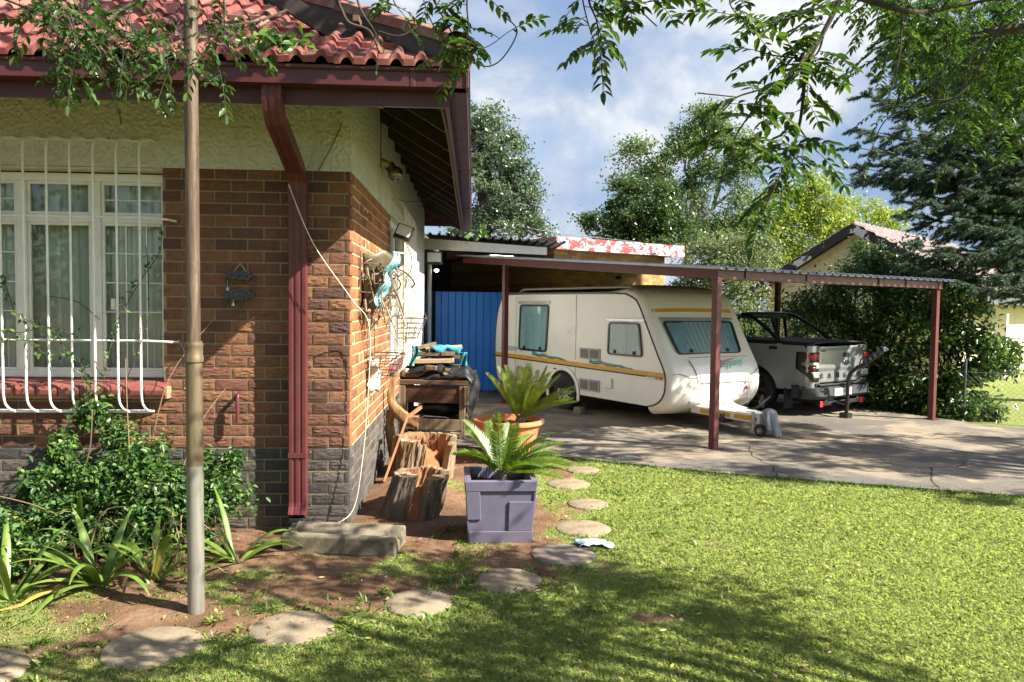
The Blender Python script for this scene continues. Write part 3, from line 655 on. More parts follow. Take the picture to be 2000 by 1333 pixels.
# grass blades: short turf, thicker where the lawn is
GM = leafmat('turf_blades', [(0, (.225, .29, .08)), (.3, (.275, .34, .10)), (.62, (.32, .39, .12)), (.9, (.40, .43, .15)), (.98, (.46, .43, .22)), (1, (.50, .44, .28))], .45, .55, .25)
def blades(n, x0f, x1f, y0, y1, hmin, hmax, wd, ppow=1.0, lim=None, name='lawn_grass', dens=None):
    y = y0*(y1/y0)**R.random(n) if ppow else R.uniform(y0, y1, n)
    x = R.uniform(0, 1, n); x = x0f(y) + (x1f(y)-x0f(y))*x
    Lc = lawn(x, y) if dens is None else dens(x, y)
    keep = R.random(n) < Lc**1.3
    if lim is not None: keep &= lim(x, y)
    x, y = x[keep], y[keep]; n = len(x); Lc = Lc[keep]
    # tufts: pull blades toward scattered centres
    z = .03*(fbm(x*2.2, y*2.2, 21)-.5)*(y < 9.6)
    pat = fbm(x*1.6, y*1.6, 77)
    h = R.uniform(hmin, hmax, n)*(.55+.6*Lc)*(.55+.9*pat); a = R.uniform(0, 2*PI, n); tl = R.uniform(.25, 1.25, n)
    w = wd*R.uniform(.6, 1.3, n)*(1 + .07*(y-4).clip(0))
    cx, sx = np.cos(a), np.sin(a); b = a+PI/2+R.uniform(-.5, .5, n); dx, dy = np.cos(b), np.sin(b)
    B = np.stack([x, y, z-.004], -1)
    s = np.stack([cx*w, sx*w, 0*w], -1)
    mid = B + np.stack([dx*h*.35*tl, dy*h*.35*tl, h*.62], -1); tip = B + np.stack([dx*h*tl, dy*h*tl, h*(1.05-.45*tl.clip(0, 1))], -1)
    V = np.stack([B-s, B+s, mid+s*.75, tip, mid-s*.75], 1).reshape(-1, 3)
    i = np.arange(n)*5; F = np.stack([i, i+1, i+2, i+3, i+4], -1)
    return V, F
def offstone(x, y):
    k = y < drive_edge(x) + .02*np.sin(x*23) + .03*(vnoise(x*9, x*0, 3)-.3)
    for sx, sy, sr in STONES: k &= np.hypot(x-sx, y-sy) > sr*(.87 + .17*vnoise(x*11, y*11, 8))
    k &= ~((x > -.06) & (x < .45) & (y > 5.27) & (y < 5.75)); k &= ~((x < -.9) & (y > 5.58)); k &= np.hypot(x-.44, y-8.28) > .38
    k &= np.hypot(x+1.488, y-4.1) > .05
    return k
V, F = blades(1080000, lambda y: -.70*y-.35, lambda y: .78*y+1.3, 2.9, 9.2, .013, .032, .0014, lim=offstone)
g1 = np_mesh('lawn_grass', V, F, GM); tag(g1, 'short yellow green lawn thinning to bare red soil by the path', 'lawn', kind='stuff')
# longer tufts and broad weeds scattered on the bare soil
n = 1500; y = 3.0*(8.0/3.0)**R.random(n); x = R.uniform(-.62*y-.2, .35*y); dn = np.clip(1.2-abs(x-np.interp(y, PY, PX))/1.2, 0, 1)*np.clip(fbm(x*1.7, y*1.7, 40)*2.6-1.0, 0, 1)
k = (R.random(n) < dn*.9) & offstone(x, y) & ((x > -1.0) | (y < 5.0)); x, y = x[k], y[k]; VV, FF = [], []; c = 0
for X0, Y0 in zip(x, y):
    for q in range(random.randint(6, 13)):
        a = random.uniform(0, 2*PI); l = random.uniform(.03, .085); w = random.uniform(.004, .008); el = random.uniform(.15, 1.1)
        d = np.array([math.cos(a)*math.cos(el), math.sin(a)*math.cos(el), math.sin(el)]); s = np.array([-math.sin(a), math.cos(a), 0])*w
        b = np.array([X0+random.gauss(0, .025), Y0+random.gauss(0, .025), .0]); m_ = b + d*l*.55; e = b + d*l - np.array([0, 0, .012])
        VV += [b-s*.4, b+s*.4, m_+s, e, m_-s]; FF.append([c, c+1, c+2, c+3, c+4]); c += 5
for k in range(1500):
    x0 = random.uniform(.7, 5.6); y0 = float(drive_edge(x0)) + random.gauss(-.015, .022); l = random.uniform(.03, .075); a = random.uniform(0, 2*PI); el = random.uniform(.5, 1.4); w = random.uniform(.002, .004)
    d = np.array([math.cos(a)*math.cos(el), math.sin(a)*math.cos(el), math.sin(el)]); s = np.array([-math.sin(a), math.cos(a), 0])*w; b = np.array([x0, y0, 0]); VV += [b-s, b+s, b+d*l*.6+s, b+d*l-np.array([0, 0, l*.15]), b+d*l*.6-s]; FF.append([c, c+1, c+2, c+3, c+4]); c += 5
for sx, sy, sr in STONES:
    for k in range(70):
        a0 = random.uniform(0, 2*PI)
        if vnoise(np.array([math.cos(a0)*2+sx*3]), np.array([math.sin(a0)*2+sy*3]), 4)[0] < .42: continue
        l = random.uniform(.02, .055); a = a0 + PI + random.gauss(0, .9); el = random.uniform(.2, 1.2); w = random.uniform(.002, .004); rr_ = sr*random.uniform(.96, 1.06)
        d = np.array([math.cos(a)*math.cos(el), math.sin(a)*math.cos(el), math.sin(el)]); s = np.array([-math.sin(a), math.cos(a), 0])*w; b = np.array([sx+rr_*math.cos(a0), sy+rr_*math.sin(a0), 0]); VV += [b-s, b+s, b+d*l*.6+s, b+d*l-np.array([0, 0, l*.15]), b+d*l*.6-s]; FF.append([c, c+1, c+2, c+3, c+4]); c += 5
WEED = leafmat('ground_weeds', [(0, (.06, .12, .02)), (.6, (.12, .20, .035)), (1, (.2, .26, .06))], .3, .45)
tag(np_mesh('weed_cover', VV, FF, WEED), 'low green weeds and loose tufts on the bare red soil', 'weeds', kind='stuff')
# dry litter
n = 1300; y = 2.9*(8.0/2.9)**R.random(n); x = R.uniform(-.7*y, .5*y); VV, FF = [], []
k = (y < drive_edge(x)) & ((x > -.9) | (y < 5.5)); c = 0
for X0, Y0 in zip(x[k], y[k]):
    a = random.uniform(0, 2*PI); l = random.uniform(.008, .026); w = l*random.uniform(.15, .5); d = np.array([math.cos(a), math.sin(a), random.uniform(-.2, .3)])*l; s = np.array([-math.sin(a), math.cos(a), random.uniform(-.3, .3)])*w; b = np.array([X0, Y0, .012+random.random()*.02])
    VV += [b-d, b+s, b+d, b-s]; FF.append([c, c+1, c+2, c+3]); c += 4
for k in range(420):
    X0 = random.uniform(.8, 9); Y0 = float(drive_edge(X0)) + random.uniform(.05, 1)**1.6*4.5; a = random.uniform(0, 2*PI); l = random.uniform(.008, .022); w = l*random.uniform(.25, .6); d = np.array([math.cos(a), math.sin(a), random.uniform(-.1, .25)])*l; s = np.array([-math.sin(a), math.cos(a), random.uniform(-.2, .2)])*w; b = np.array([X0, Y0, .036])
    VV += [b-d, b+s, b+d, b-s]; FF.append([c, c+1, c+2, c+3]); c += 4
LIT = leafmat('dry_litter', [(0, (.10, .05, .02)), (.5, (.26, .17, .08)), (.9, (.42, .34, .2)), (1, (.5, .36, .05))], .1, .8, .1)
tag(np_mesh('leaf_litter', VV, FF, LIT), 'dry leaf litter and twigs scattered over soil and lawn', 'litter', kind='stuff')

# driveway slab
t = NT('old_concrete'); co = t.obj()
n = t.noise(co, .8, 9, .68, .1); c = t.ramp(n, [(.32, (.125, .115, .10)), (.47, (.23, .19, .14)), (.6, (.33, .26, .175)), (.74, (.37, .27, .16))])
n2 = t.noise(co, .7, 8, .66, .15); c = t.mix(t.ramp(n2, [(.47, 0.0), (.53, .75)]), c, (.085, .082, .078))
c = t.mix(t.ramp(t.noise(co, 60, 4, .8), [(.4, .4), (.6, 0.0)]), c, (.12, .1, .08))
t.base(c, .9, 0, .2); t.bump(t.noise(co, 40, 7, .7), .5, .01); M['concrete'] = t.m
dx = [-.9, -.3, .3, .8, 2.485, 4.98, 12]; pts = []
for a, b in zip(dx[:-1], dx[1:]):
    for k in range(8):
        x = a + (b-a)*k/8; pts.append((x, float(drive_edge(x)) + .025*mn.noise(Vector((x*3, 0, 0)))))
pts += [(12, 3.9), (14.5, 8.3), (7.75, 10.45), (7.2, 11.35), (6.9, 12.2), (8, 18), (5, 26), (-.9, 26)]
mb = MB(); mb.prism(pts, (0, 0, -.1), (1, 0, 0), (0, 1, 0), (0, 0, .128))
tag(mb.build('driveway', M['concrete']), kind='structure')
cr = MB()
def crack(path, w=.012, j=.05):
    P = [gnd(u, v, .028) for u, v in path]; Q = []
    for a, b in zip(P[:-1], P[1:]):
        m = max(2, int((b-a).length/.07))
        for k in range(m): q = a.lerp(b, k/m); q.x += j*mn.noise(q*4); q.y += j*mn.noise(q*4+Vector((9, 0, 0))); Q.append(q)
    Q.append(P[-1])
    for i in range(len(Q)-1):
        d = (Q[i+1]-Q[i]); s = Vector((-d.y, d.x, 0)).normalized()*w*.5; f = .4+1.1*abs(mn.noise(Q[i]*6)); g = .4+1.1*abs(mn.noise(Q[i+1]*6)); z = Vector((0, 0, .002))
        cr.add([Q[i]-s*f+z, Q[i]+s*f+z, Q[i+1]+s*g+z, Q[i+1]-s*g+z], [(0, 1, 2, 3)])
for pth, w in (([(1075, 893), (1180, 884), (1290, 877), (1380, 868), (1480, 862)], .03), ([(1465, 872), (1470, 892), (1508, 912), (1520, 925), (1510, 937)], .022), ([(1545, 870), (1612, 885), (1702, 900), (1772, 912), (1822, 914), (1868, 912), (1895, 900), (1960, 892)], .022), ([(1822, 914), (1815, 935), (1830, 955), (1850, 968)], .026), ([(1500, 835), (1560, 842), (1600, 850)], .02), ([(1590, 872), (1540, 860), (1600, 848)], .014), ([(1868, 912), (1905, 905)], .03), ([(1310, 840), (1330, 850), (1420, 858)], .012), ([(1510, 915), (1560, 940)], .012), ([(1760, 865), (1830, 850), (1900, 846)], .014)):
    crack(pth, w)
tag(cr.build('driveway_crack', paint('crack_dirt', (.03, .024, .018), .95, .4)), kind='structure')

# stepping stones
t = NT('stone_paver'); co = t.obj(); n = t.noise(co, 7, 9, .7); c = t.ramp(n, [(.3, (.14, .11, .075)), (.5, (.245, .195, .13)), (.72, (.33, .26, .17))])
c = t.mix(t.ramp(t.noise(co, 90, 3, .8), [(.35, .5), (.55, 0.0)]), c, (.14, .11, .075)); t.base(c, .92, 0, .15); t.bump(t.noise(co, 75, 6, .75), .7, .006); M['stone'] = t.m
SL = ['sandy round stepping stone cut by the left photo edge', 'sandy round stepping stone just in front of the pipe pole foot', 'large round stepping stone, next after the one by the pole', 'round stepping stone third from the pole, in patchy grass', 'round stepping stone under the purple planter, edged by green lawn', 'dark brown stepping stone beside the pale blue face mask', 'sunny sandy stepping stone behind the pale blue mask', 'small sunny stepping stone right of the purple planter', 'stepping stone level with the top edge of the purple planter', 'farthest stepping stone, nearly at the driveway edge']
SLoc = STONES; stone_dark = paint('dark_stone', (.19, .15, .115), .9, .35, scale=8, bump=.5)  # darker base colour for one stone
for i, (x, y, r) in enumerate(SLoc):
    mb = MB(); rr = [r*(1+.035*mn.noise(Vector((math.cos(2*PI*j/28)*1.3+i*7, math.sin(2*PI*j/28)*1.3, 0)))) for j in range(28)]
    prof = [(1.0, -.04), (1.0, .008), (.985, .017), (.95, .022), (.5, .024), (.01, .025)]
    vs = [Vector((rr[j]*p*math.cos(2*PI*j/28), rr[j]*p*math.sin(2*PI*j/28), z + (.003*mn.noise(Vector((j*.8, p*4, i))) if p < .97 else 0))) for p, z in prof for j in range(28)]
    mb.add(vs, [(a*28+j, a*28+(j+1) % 28, (a+1)*28+(j+1) % 28, (a+1)*28+j) for a in range(len(prof)-1) for j in range(28)])
    o = mb.build('stepping_stone', stone_dark if i == 5 else M['stone'], smooth=True); o.location = (x, y, -.009); tag(o, SL[i], 'stepping stone', 'stepping stones across the lawn')

# concrete gutter block at the house corner
t = thing('concrete_channel', 'short dished concrete drain channel lying at the house corner', 'drain channel', (-.865, 5.17, 0), -.155)
mb = MB(); L = .78
prof = [(-.15, 0), (-.15, .115), (-.13, .13), (-.09, .125), (-.03, .085), (.05, .085), (.11, .12), (.145, .135), (.16, .125), (.165, 0)]
mb.prism(prof, (-L/2, 0, 0), (0, 1, 0), (0, 0, 1), (L, 0, 0))
mb.build('channel', paint('mossy_concrete', (.20, .165, .11), .95, .45, scale=12, dirt=(.075, .065, .042), dirt_at=.54, bump=.7), t, bevel=.02)

# ---------------------------------------------------------------- pots with cycads
terra = paint('terracotta', (.50, .19, .075), .8, .2, scale=7, dirt=(.40, .22, .12), dirt_at=.6, bump=.2)
soilm = mortar('potting_soil', (.06, .038, .025))
t = thing('terracotta_pot', 'big round orange terracotta pot at the driveway edge', 'plant pot', (.40, 8.16, 0))
mb = MB(); mb.lathe([(.0, .0), (.22, .0), (.24, .04), (.305, .24), (.348, .395), (.362, .40), (.386, .415), (.392, .437), (.383, .455), (.355, .46), (.342, .44), (.33, .38), (.0, .37)], (0, 0, 0), 48); mb.build('pot', terra, t, smooth=True)
mb = MB(); mb.grid(13, 13, lambda u, v: Vector((.33*(2*u-1)*math.sqrt(1-.5*(2*v-1)**2), .33*(2*v-1)*math.sqrt(1-.5*(2*u-1)**2), .39+.03*mn.noise(Vector((u*9, v*9, 0)))))); mb.build('soil', soilm, t, smooth='all')
purple = paint('faded_purple_paint', (.118, .108, .158), .62, .2, scale=5, dirt=(.16, .12, .14), dirt_at=.6, bump=.15)
t = thing('purple_planter', 'square purple grey planter box with raised panels, holding a cycad', 'planter', (.205, 5.49, 0), .02)
W, Hh = .245, .45
mb = MB()
for sx, sy in ((0, -1), (1, 0), (0, 1), (-1, 0)):
    T = Vector((-sy, sx, 0)); N = Vector((sx, sy, 0))
    b0, b1 = W-.03, W
    ps = lambda a, z, d: T*a + N*d + Vector((0, 0, z))
    mb.add([ps(-b0, 0, b0), ps(b0, 0, b0), ps(b1, Hh, b1), ps(-b1, Hh, b1), ps(-b1+.03, Hh, b1-.03), ps(b1-.03, Hh, b1-.03), ps(b1-.05, Hh-.1, b1-.05), ps(-b1+.05, Hh-.1, b1-.05)], [(0, 1, 2, 3), (3, 2, 5, 4), (4, 5, 6, 7)])
mb.add([(-b0, -b0, 0), (b0, -b0, 0), (b0, b0, 0), (-b0, b0, 0)], [(0, 3, 2, 1)])
mb.build('box', purple, t, bevel=.004)
for sx, sy in ((0, -1), (1, 0), (-1, 0), (0, 1)):
    T = Vector((-sy, sx, 0)); N = Vector((sx, sy, 0)); mb = MB()
    def slab(a0, a1, z0, z1, d=.012):
        q = lambda a, z, e: T*a*(1-.12*(1-z/Hh)) + N*((W-.03) + .03*z/Hh + e) + Vector((0, 0, z))
        mb.add([q(a0, z0, -.002), q(a1, z0, -.002), q(a1, z1, -.002), q(a0, z1, -.002), q(a0, z0, d), q(a1, z0, d), q(a1, z1, d), q(a0, z1, d)], [(4, 5, 6, 7), (0, 1, 5, 4), (1, 2, 6, 5), (2, 3, 7, 6), (3, 0, 4, 7)])
    slab(-.25, .25, .0, .085, .014); slab(-.255, .255, .375, .448, .014); slab(-.254, -.15, .17, .375, .012); slab(.06, .252, .085, .30, .012)
    mb.build('raised_panel', purple, t, bevel=.004)
mb = MB(); mb.grid(13, 13, lambda u, v: Vector((.2*(2*u-1), .2*(2*v-1), .37+.03*mn.noise(Vector((u*7, v*7, 3)))))); mb.build('soil', soilm, t, smooth='all')
def cycad(loc, label, fr, seed, ls, mats):
    rnd = random.Random(seed)
    t = thing('cycad', label, 'cycad', loc, 0, 'potted cycads')
    mb = MB(); mb.lathe([(.0, .10), (.03, .095), (.055, .05), (.06, 0), (.05, -.04)], (0, 0, 0), 14); mb.build('stem', M['timber_end'], t, smooth=True)
    for (az, el, L, droop) in fr:
        V, F = [], []; N = 46; d = Vector((math.cos(az)*math.cos(el), math.sin(az)*math.cos(el), math.sin(el))); p = Vector((.03*math.cos(az), .03*math.sin(az), .06)); pts = []; dirs = []
        for i in range(N+1):
            pts.append(p.copy()); dirs.append(d.copy()); p = p + d*(L/N); d = (d + Vector((0, 0, -droop/N)) + Vector((math.cos(az), math.sin(az), 0))*droop*.35/N).normalized()
        side0 = Vector((-math.sin(az), math.cos(az), 0))
        for i in range(5, N+1):
            f = i/N; ll = ls*(.35+.65*math.sin(PI*min(1, .12+f*.85)))*(1 if f < .97 else .7); upv = side0.cross(dirs[i]).normalized(); upv = upv if upv.z > 0 or abs(el) > 1.2 else -upv
            for sg in (-1, 1):
                dd = (side0*sg*.80 + dirs[i]*(.42+.5*f) + upv*.42 + Vector((rnd.uniform(-.06, .06), rnd.uniform(-.06, .06), rnd.uniform(-.06, .06)))).normalized()
                w = .0052 + .002*(ls > .14); b = pts[i]; c = len(V); wv = dirs[i]*w; q1 = b + dd*ll*.5 + upv*.004; q2 = b + dd*ll
                V += [b-wv*.7, b+wv*.7, q1+wv, q2, q1-wv]; F.append([c, c+1, c+2, c+3, c+4])
        fo = np_mesh('frond', [tuple(v) for v in V], F, mats, t, world=False)
        mb = MB(); mb.tube(pts, [.006*(1-.8*i/N) for i in range(N+1)], 5); mb.build('midrib', M['midrib'], fo)
    return t
M['midrib'] = paint('frond_stalk', (.16, .20, .05), .6, .2)
CY1 = leafmat('cycad_leaf_yellowgreen', [(0, (.11, .17, .02)), (.5, (.17, .23, .03)), (.94, (.25, .29, .05)), (1, (.30, .20, .07))], .35, .38, .5)  # yellower leaf colour than the planter cycad
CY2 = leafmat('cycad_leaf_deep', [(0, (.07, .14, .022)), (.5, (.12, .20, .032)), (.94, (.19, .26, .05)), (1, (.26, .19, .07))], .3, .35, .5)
fr = [(2.75, .95, .60, .12), (2.45, 1.1, .62, .1), (2.2, 1.2, .60, .1), (1.6, 1.3, .58, .15), (1.2, 1.15, .6, .2), (-2.75, 1.0, .60, .15), (-2.2, 1.2, .58, .15), (-1.5, 1.3, .60, .15), (-1.0, 1.22, .60, .2), (-.6, 1.1, .6, .25), (0.0, 1.0, .62, .3), (.5, 1.05, .6, .3), (-.25, .78, .66, .42), (.2, .68, .64, .45), (-.9, .9, .58, .35), (.9, .85, .6, .35), (2.9, 1.3, .56, .1), (-.4, .62, .60, .4), (1.0, 1.4, .6, .1), (-.1, 1.25, .62, .2), (.05, .5, .62, .4)]
cycad((.53, 8.14, .40), 'bright yellow green cycad growing in the round terracotta pot', fr, 3, .13, CY1)
fr = [(2.7, 1.12, 0.47, .5), (2.35, .98, 0.45, .7), (3.05, .85, 0.36, .9), (-2.9, 1.0, 0.32, .9), (-1.9, 1.45, 0.47, .15), (-1.2, 1.22, 0.47, .35), (-.5, 1.0, 0.47, .6), (.1, .85, 0.50, .8), (-.15, .6, 0.50, .8), (.45, .68, 0.49, .9), (1.3, 1.15, 0.41, .5), (.9, .9, 0.45, .7), (-.9, .7, 0.43, .8), (.0, .36, 0.45, .6), (2.0, 1.25, 0.41, .4), (-.35, .25, 0.43, .5), (.25, .45, 0.47, .7)]
cycad((.22, 5.50, .38), 'green cycad with arching fronds growing in the purple planter', fr, 5, .105, CY2)
# small weeds at the pot rim
mb = MB()

# ---------------------------------------------------------------- hollow stumps
deadwood = woodmat('weathered_log', (.07, .045, .03), (.22, .16, .10), (.40, .30, .19), 2, .9, .95)
innerwood = woodmat('rotten_heartwood', (.13, .055, .025), (.30, .15, .07), (.48, .33, .19), 2, 1.6, .95)
greywood = woodmat('grey_bark', (.045, .035, .028), (.13, .10, .075), (.25, .19, .14), 2, .8, .95)
redsoil = mortar('red_soil_fill', (.32, .125, .055))
def stump(loc, label, rz, pieces, h, r, lean, bark, seed):
    t = thing('hollow_stump', label, 'tree stump', loc, rz, 'hollow stumps by the side wall')
    rnd = random.Random(seed)
    for a0, a1, hh, th in pieces:
        mb = MB(); nu, nv = 40, 22
        def R_(a, z, k): return r*(1+.10*mn.noise(Vector((math.cos(a)*2.2, math.sin(a)*2.2, z*1.2+seed))) + .10*abs(mn.noise(Vector((math.cos(a)*6, math.sin(a)*6, z*.7+seed+k)))) - .10*max(0, .35-abs(mn.noise(Vector((math.cos(a)*11, math.sin(a)*11, z*.8+seed)))))+.03*mn.noise(Vector((math.cos(a)*24, math.sin(a)*24, z*7))))
        top = lambda a: hh*(1+.05*mn.noise(Vector((a*1.2, seed, 0)))+.045*mn.noise(Vector((a*17, seed, 3))))
        P = lambda a, z, rr: Vector((rr*math.cos(a)+lean[0]*z, rr*math.sin(a)+lean[1]*z, z-.05))
        mb.mi = 0; mb.grid(nu, nv, lambda u, v: P(a0+(a1-a0)*u, v*top(a0+(a1-a0)*u), R_(a0+(a1-a0)*u, v, 0)*(1+.08*(1-v)**2)))
        o_ = 0; 
        inn = lambda u, v: P(a0+(a1-a0)*u, v*top(a0+(a1-a0)*u), (R_(a0+(a1-a0)*u, v, 0)-th)*(1+.10*mn.noise(Vector((u*8, v*2, seed+4)))+.05*mn.noise(Vector((u*30, v*6, seed)))))
        mb.mi = 1; mb.grid(nu, nv, inn)
        A = lambda j, i: j*nu+i; B = nu*nv
        for i in range(nu-1): mb.f.append((A(nv-1, i), A(nv-1, i+1), B+A(nv-1, i+1), B+A(nv-1, i))); mb.m.append(2)
        for j in range(nv-1):
            mb.f.append((A(j, 0), A(j+1, 0), B+A(j+1, 0), B+A(j, 0))); mb.m.append(2)
            mb.f.append((A(j, nu-1), B+A(j, nu-1), B+A(j+1, nu-1), A(j+1, nu-1))); mb.m.append(2)
        mb.build('stave', [bark, innerwood, deadwood], t, smooth=True)
    mb = MB(); mb.grid(19, 13, lambda u, v: Vector((r*.86*v*math.cos(2*PI*u)+lean[0]*h*.45, r*.86*v*math.sin(2*PI*u)+lean[1]*h*.45, h*(.58-.58*v**3)+.05*mn.noise(Vector((math.cos(2*PI*u)*4*v, math.sin(2*PI*u)*4*v, seed)))+.02*mn.noise(Vector((math.cos(2*PI*u)*14*v, math.sin(2*PI*u)*14*v, seed)))))); mb.build('soil', redsoil, t, smooth='all')
    return t
stump((-.50, 5.95, 0), 'nearer hollow grey stump, split open towards the camera', 0, [(-2.95, -1.7, .41, .12), (-1.15, -.05, .38, .13), (.15, 2.95, .40, .06)], .40, .225, (.26, .06), greywood, 2)
stump((-.52, 7.30, 0), 'farther pale hollow stump filled with red soil', 0, [(-2.9, -1.75, .46, .10), (-.55, .15, .40, .06), (.15, 3.1, .45, .05), (-1.7, -1.45, .42, .04)], .50, .30, (.16, .03), deadwood, 6)
t = MB()
def ragged(path, r0, r1, n=30):
    P = smooth_path(path, 6); k = len(P)
    def fn(u, v):
        f = v*(k-1); i = min(int(f), k-2); p = P[i].lerp(P[i+1], f-i); x, y, z = frame_of(P[i+1]-P[i], (0, 1, 0)); a = 2*PI*u; r = (r0+(r1-r0)*v)*(1+.45*mn.noise(Vector((math.cos(a)*1.6, math.sin(a)*1.6, v*4)))+.22*mn.noise(Vector((math.cos(a)*6, math.sin(a)*6, v*9))))
        return p + (x*math.cos(a)*1.3 + y*math.sin(a)*.7)*max(r, .004)
    t.grid(21, n, fn)
ragged([(-.80, 7.70, .93), (-.83, 7.70, .75), (-.78, 7.69, .62), (-.66, 7.66, .52), (-.54, 7.64, .50)], .022, .055); ragged([(-.84, 7.72, .60), (-.84, 7.75, .40), (-.80, 7.8, .0)], .035, .03, 16)
tag(t.build('broken_branch', woodmat('splintered_wood', (.10, .05, .025), (.26, .14, .065), (.44, .30, .16), 2, 1.6, .95), smooth=True), 'broken forked piece of orange wood propped against the wall', 'broken wood')
t = MB(); t.bar((-.80, 6.85, .05), (-.62, 7.25, .60), .02, .10, (0, 1, 0)); t.bar((-.62, 7.25, .60), (-.50, 7.42, .68), .03, .03)
tag(t.build('leaning_board', woodmat('red_board', (.16, .06, .03), (.28, .12, .06), (.36, .19, .1), 2), bevel=.003), 'thin reddish board leaning between wall and pale stump', 'board')

# ---------------------------------------------------------------- work bench with a heap of timber
t = thing('wooden_bench', 'rough dark wooden workbench with shelf beside the side wall', 'bench', (-.46, 9.62, 0), -.13)
bw = woodmat('bench_wood', (.05, .032, .022), (.12, .075, .045), (.22, .15, .09), 0, .8); bl = woodmat('bench_leg_wood', (.10, .07, .045), (.20, .14, .09), (.32, .24, .15), 2, .8); lt = woodmat('pale_wood', (.30, .21, .12), (.46, .35, .21), (.60, .48, .31), 0, .8)
W2 = .42
mb = MB()
for k in range(6): mb.bb((-W2-.03, -.28+.105*k, .70+.004*(k % 2)), (W2+.03, -.18+.105*k, .755+.004*(k % 2)))
mb.build('top', bw, t, bevel=.004)
mb = MB(); mb.bb((-W2, -.262, .47), (W2, -.235, .69)); mb.build('apron', woodmat('dark_apron', (.03, .014, .01), (.07, .032, .02), (.12, .06, .035), 0, .8), t, bevel=.003)
for sx in (-1, 1):
    for sy in (-1, 1):
        mb = MB(); mb.bb((sx*(W2-.045)-.035, sy*.24-.035*1, 0), (sx*(W2-.045)+.035, sy*.24+.035, .695)); mb.build('leg', bl, t, bevel=.003)
for sx in (-1, 1): mb = MB(); mb.bb((sx*(W2+.01)-.03, -.30, .46), (sx*(W2+.01)+.03, -.27, .69)); mb.build('cleat', bl, t, bevel=.003)
mb = MB(); mb.bb((-W2+.05, -.285, .14), (W2-.04, -.262, .27)); mb.build('rail', bl, t, bevel=.003)
mb = MB(); mb.bb((-W2+.05, .1, .27), (W2-.05, .125, .38)); mb.build('rail', bl, t, bevel=.003)
mb = MB(); mb.bb((-W2+.02, -.22, .245), (W2-.02, .24, .262)); mb.build('shelf', bw, t)
BX = WM['wooden_bench']
def bpt(x, y, z): return BX @ Vector((x, y, z))
PL = [(-.12, -.05, .80, .62, .10, .03, .1, 0), (.05, .02, .83, .66, .09, .035, -.12, 1), (-.02, -.1, .945, .52, .10, .055, .05, 2), (.10, -.02, 1.06, .46, .11, .032, .16, 3), (-.06, -.08, 1.005, .30, .09, .045, -.05, 4), (.17, -.1, 1.01, .17, .08, .05, .1, 5), (-.11, -.06, 1.075, .24, .08, .045, .35, 6), (-.3, .05, .93, .34, .09, .03, .3, 7), (-.25, .0, .86, .4, .1, .03, -.2, 8), (.18, -.18, .865, .12, .06, .035, .7, 9), (-.02, -.2, .885, .13, .08, .05, -.1, 10), (.2, -.2, .80, .18, .07, .03, .5, 11)]
PL += [(-.22, -.12, .80, .40, .12, .05, .25, 12), (.0, .1, .90, .60, .10, .05, -.1, 13), (.02, -.14, .83, .34, .09, .06, -.25, 14), (.12, .06, .98, .5, .12, .04, .22, 15), (-.2, -.04, 1.0, .34, .08, .04, -.4, 16)]
PLL = ['dark plank lying lowest on the bench top, left end', 'brown plank low in the heap on the bench', 'thick pale plank across the middle of the timber heap', 'long pale board on top of the turquoise cloth', 'mid brown offcut under the pale top board', 'small brown block at the right of the timber heap', 'short tilted plank topmost on the timber heap', 'brown plank slanting at the left of the timber heap', 'dark plank under the slanting board on the bench', 'short dark offcut poking from the black sheet', 'square cut beam end at the middle of the heap', 'pale offcut hanging over the bench front edge', 'brown beam lying flat at the left front of the bench top', 'long plank at the back of the timber heap', 'thick dark block under the black sheet, bench middle', 'brown board beneath the turquoise cloth', 'grey brown offcut leaning at the left side of the heap']
for i, (x, y, z, l, w, h, r, k) in enumerate(PL):
    mb = MB(); mb.box(bpt(x, y, z + max(0, z-.9)*.45 + .02), (l, w, h), M=Matrix.Rotation(-.13 + r, 3, 'Z') @ Matrix.Rotation([.0, .04, -.03, -.08, .02, 0, -.22, -.3, .1, .2, .05, .3, 0, .05, -.08, .06, -.35][i], 3, 'Y'))
    tag(mb.build('plank', lt if i in (2, 3) else (bl if i in (4, 5, 6, 7, 10, 11) else bw), bevel=.003), PLL[i], 'plank', 'timber offcuts heaped on the bench')
tq = paint('turquoise_cloth', (.025, .20, .25), .8, .3, scale=9, bump=.3)
mb = MB(); mb.grid(20, 9, lambda u, v: bpt(-.22+.55*u, -.12+.2*v+.02*math.sin(u*11), 1.13+.045*math.sin(u*3)+.03*mn.noise(Vector((u*7, v*4, 0)))-.09*max(0, .2-v)*5*abs(math.sin(u*9))))
mb.grid(7, 12, lambda u, v: bpt(-.27+.07*u*(1-.4*v)+.03*math.sin(v*5), -.22-.02*math.sin(u*7+v*3), 1.18-.26*v)); mb.grid(6, 9, lambda u, v: bpt(.32+.09*u, -.1+.03*math.sin(u*9+v*5), 1.10-.18*v))
tag(mb.build('turquoise_cloth', tq, smooth='all', solid=.004), 'crumpled turquoise cloth draped over the timber heap', 'cloth')
mb = MB(); mb.grid(26, 16, lambda u, v: bpt(-.22+.72*u+.03*math.sin(v*7), -.27+.5*v, (.90+.06*mn.noise(Vector((u*6, v*5, 1)))+.02*mn.noise(Vector((u*16, v*12, 1)))) - .35*max(0, u-.86)*7*.35*1.0 - .10*max(0, .25-v)*4 - .10*max(0, .3-u)*3))
mb.grid(12, 12, lambda u, v: bpt(.40+.10*u+.04*v+.02*math.sin(v*8+u*4), -.22+.45*u+.02*math.sin(v*9), .86-.62*v*(1-.35*u)))
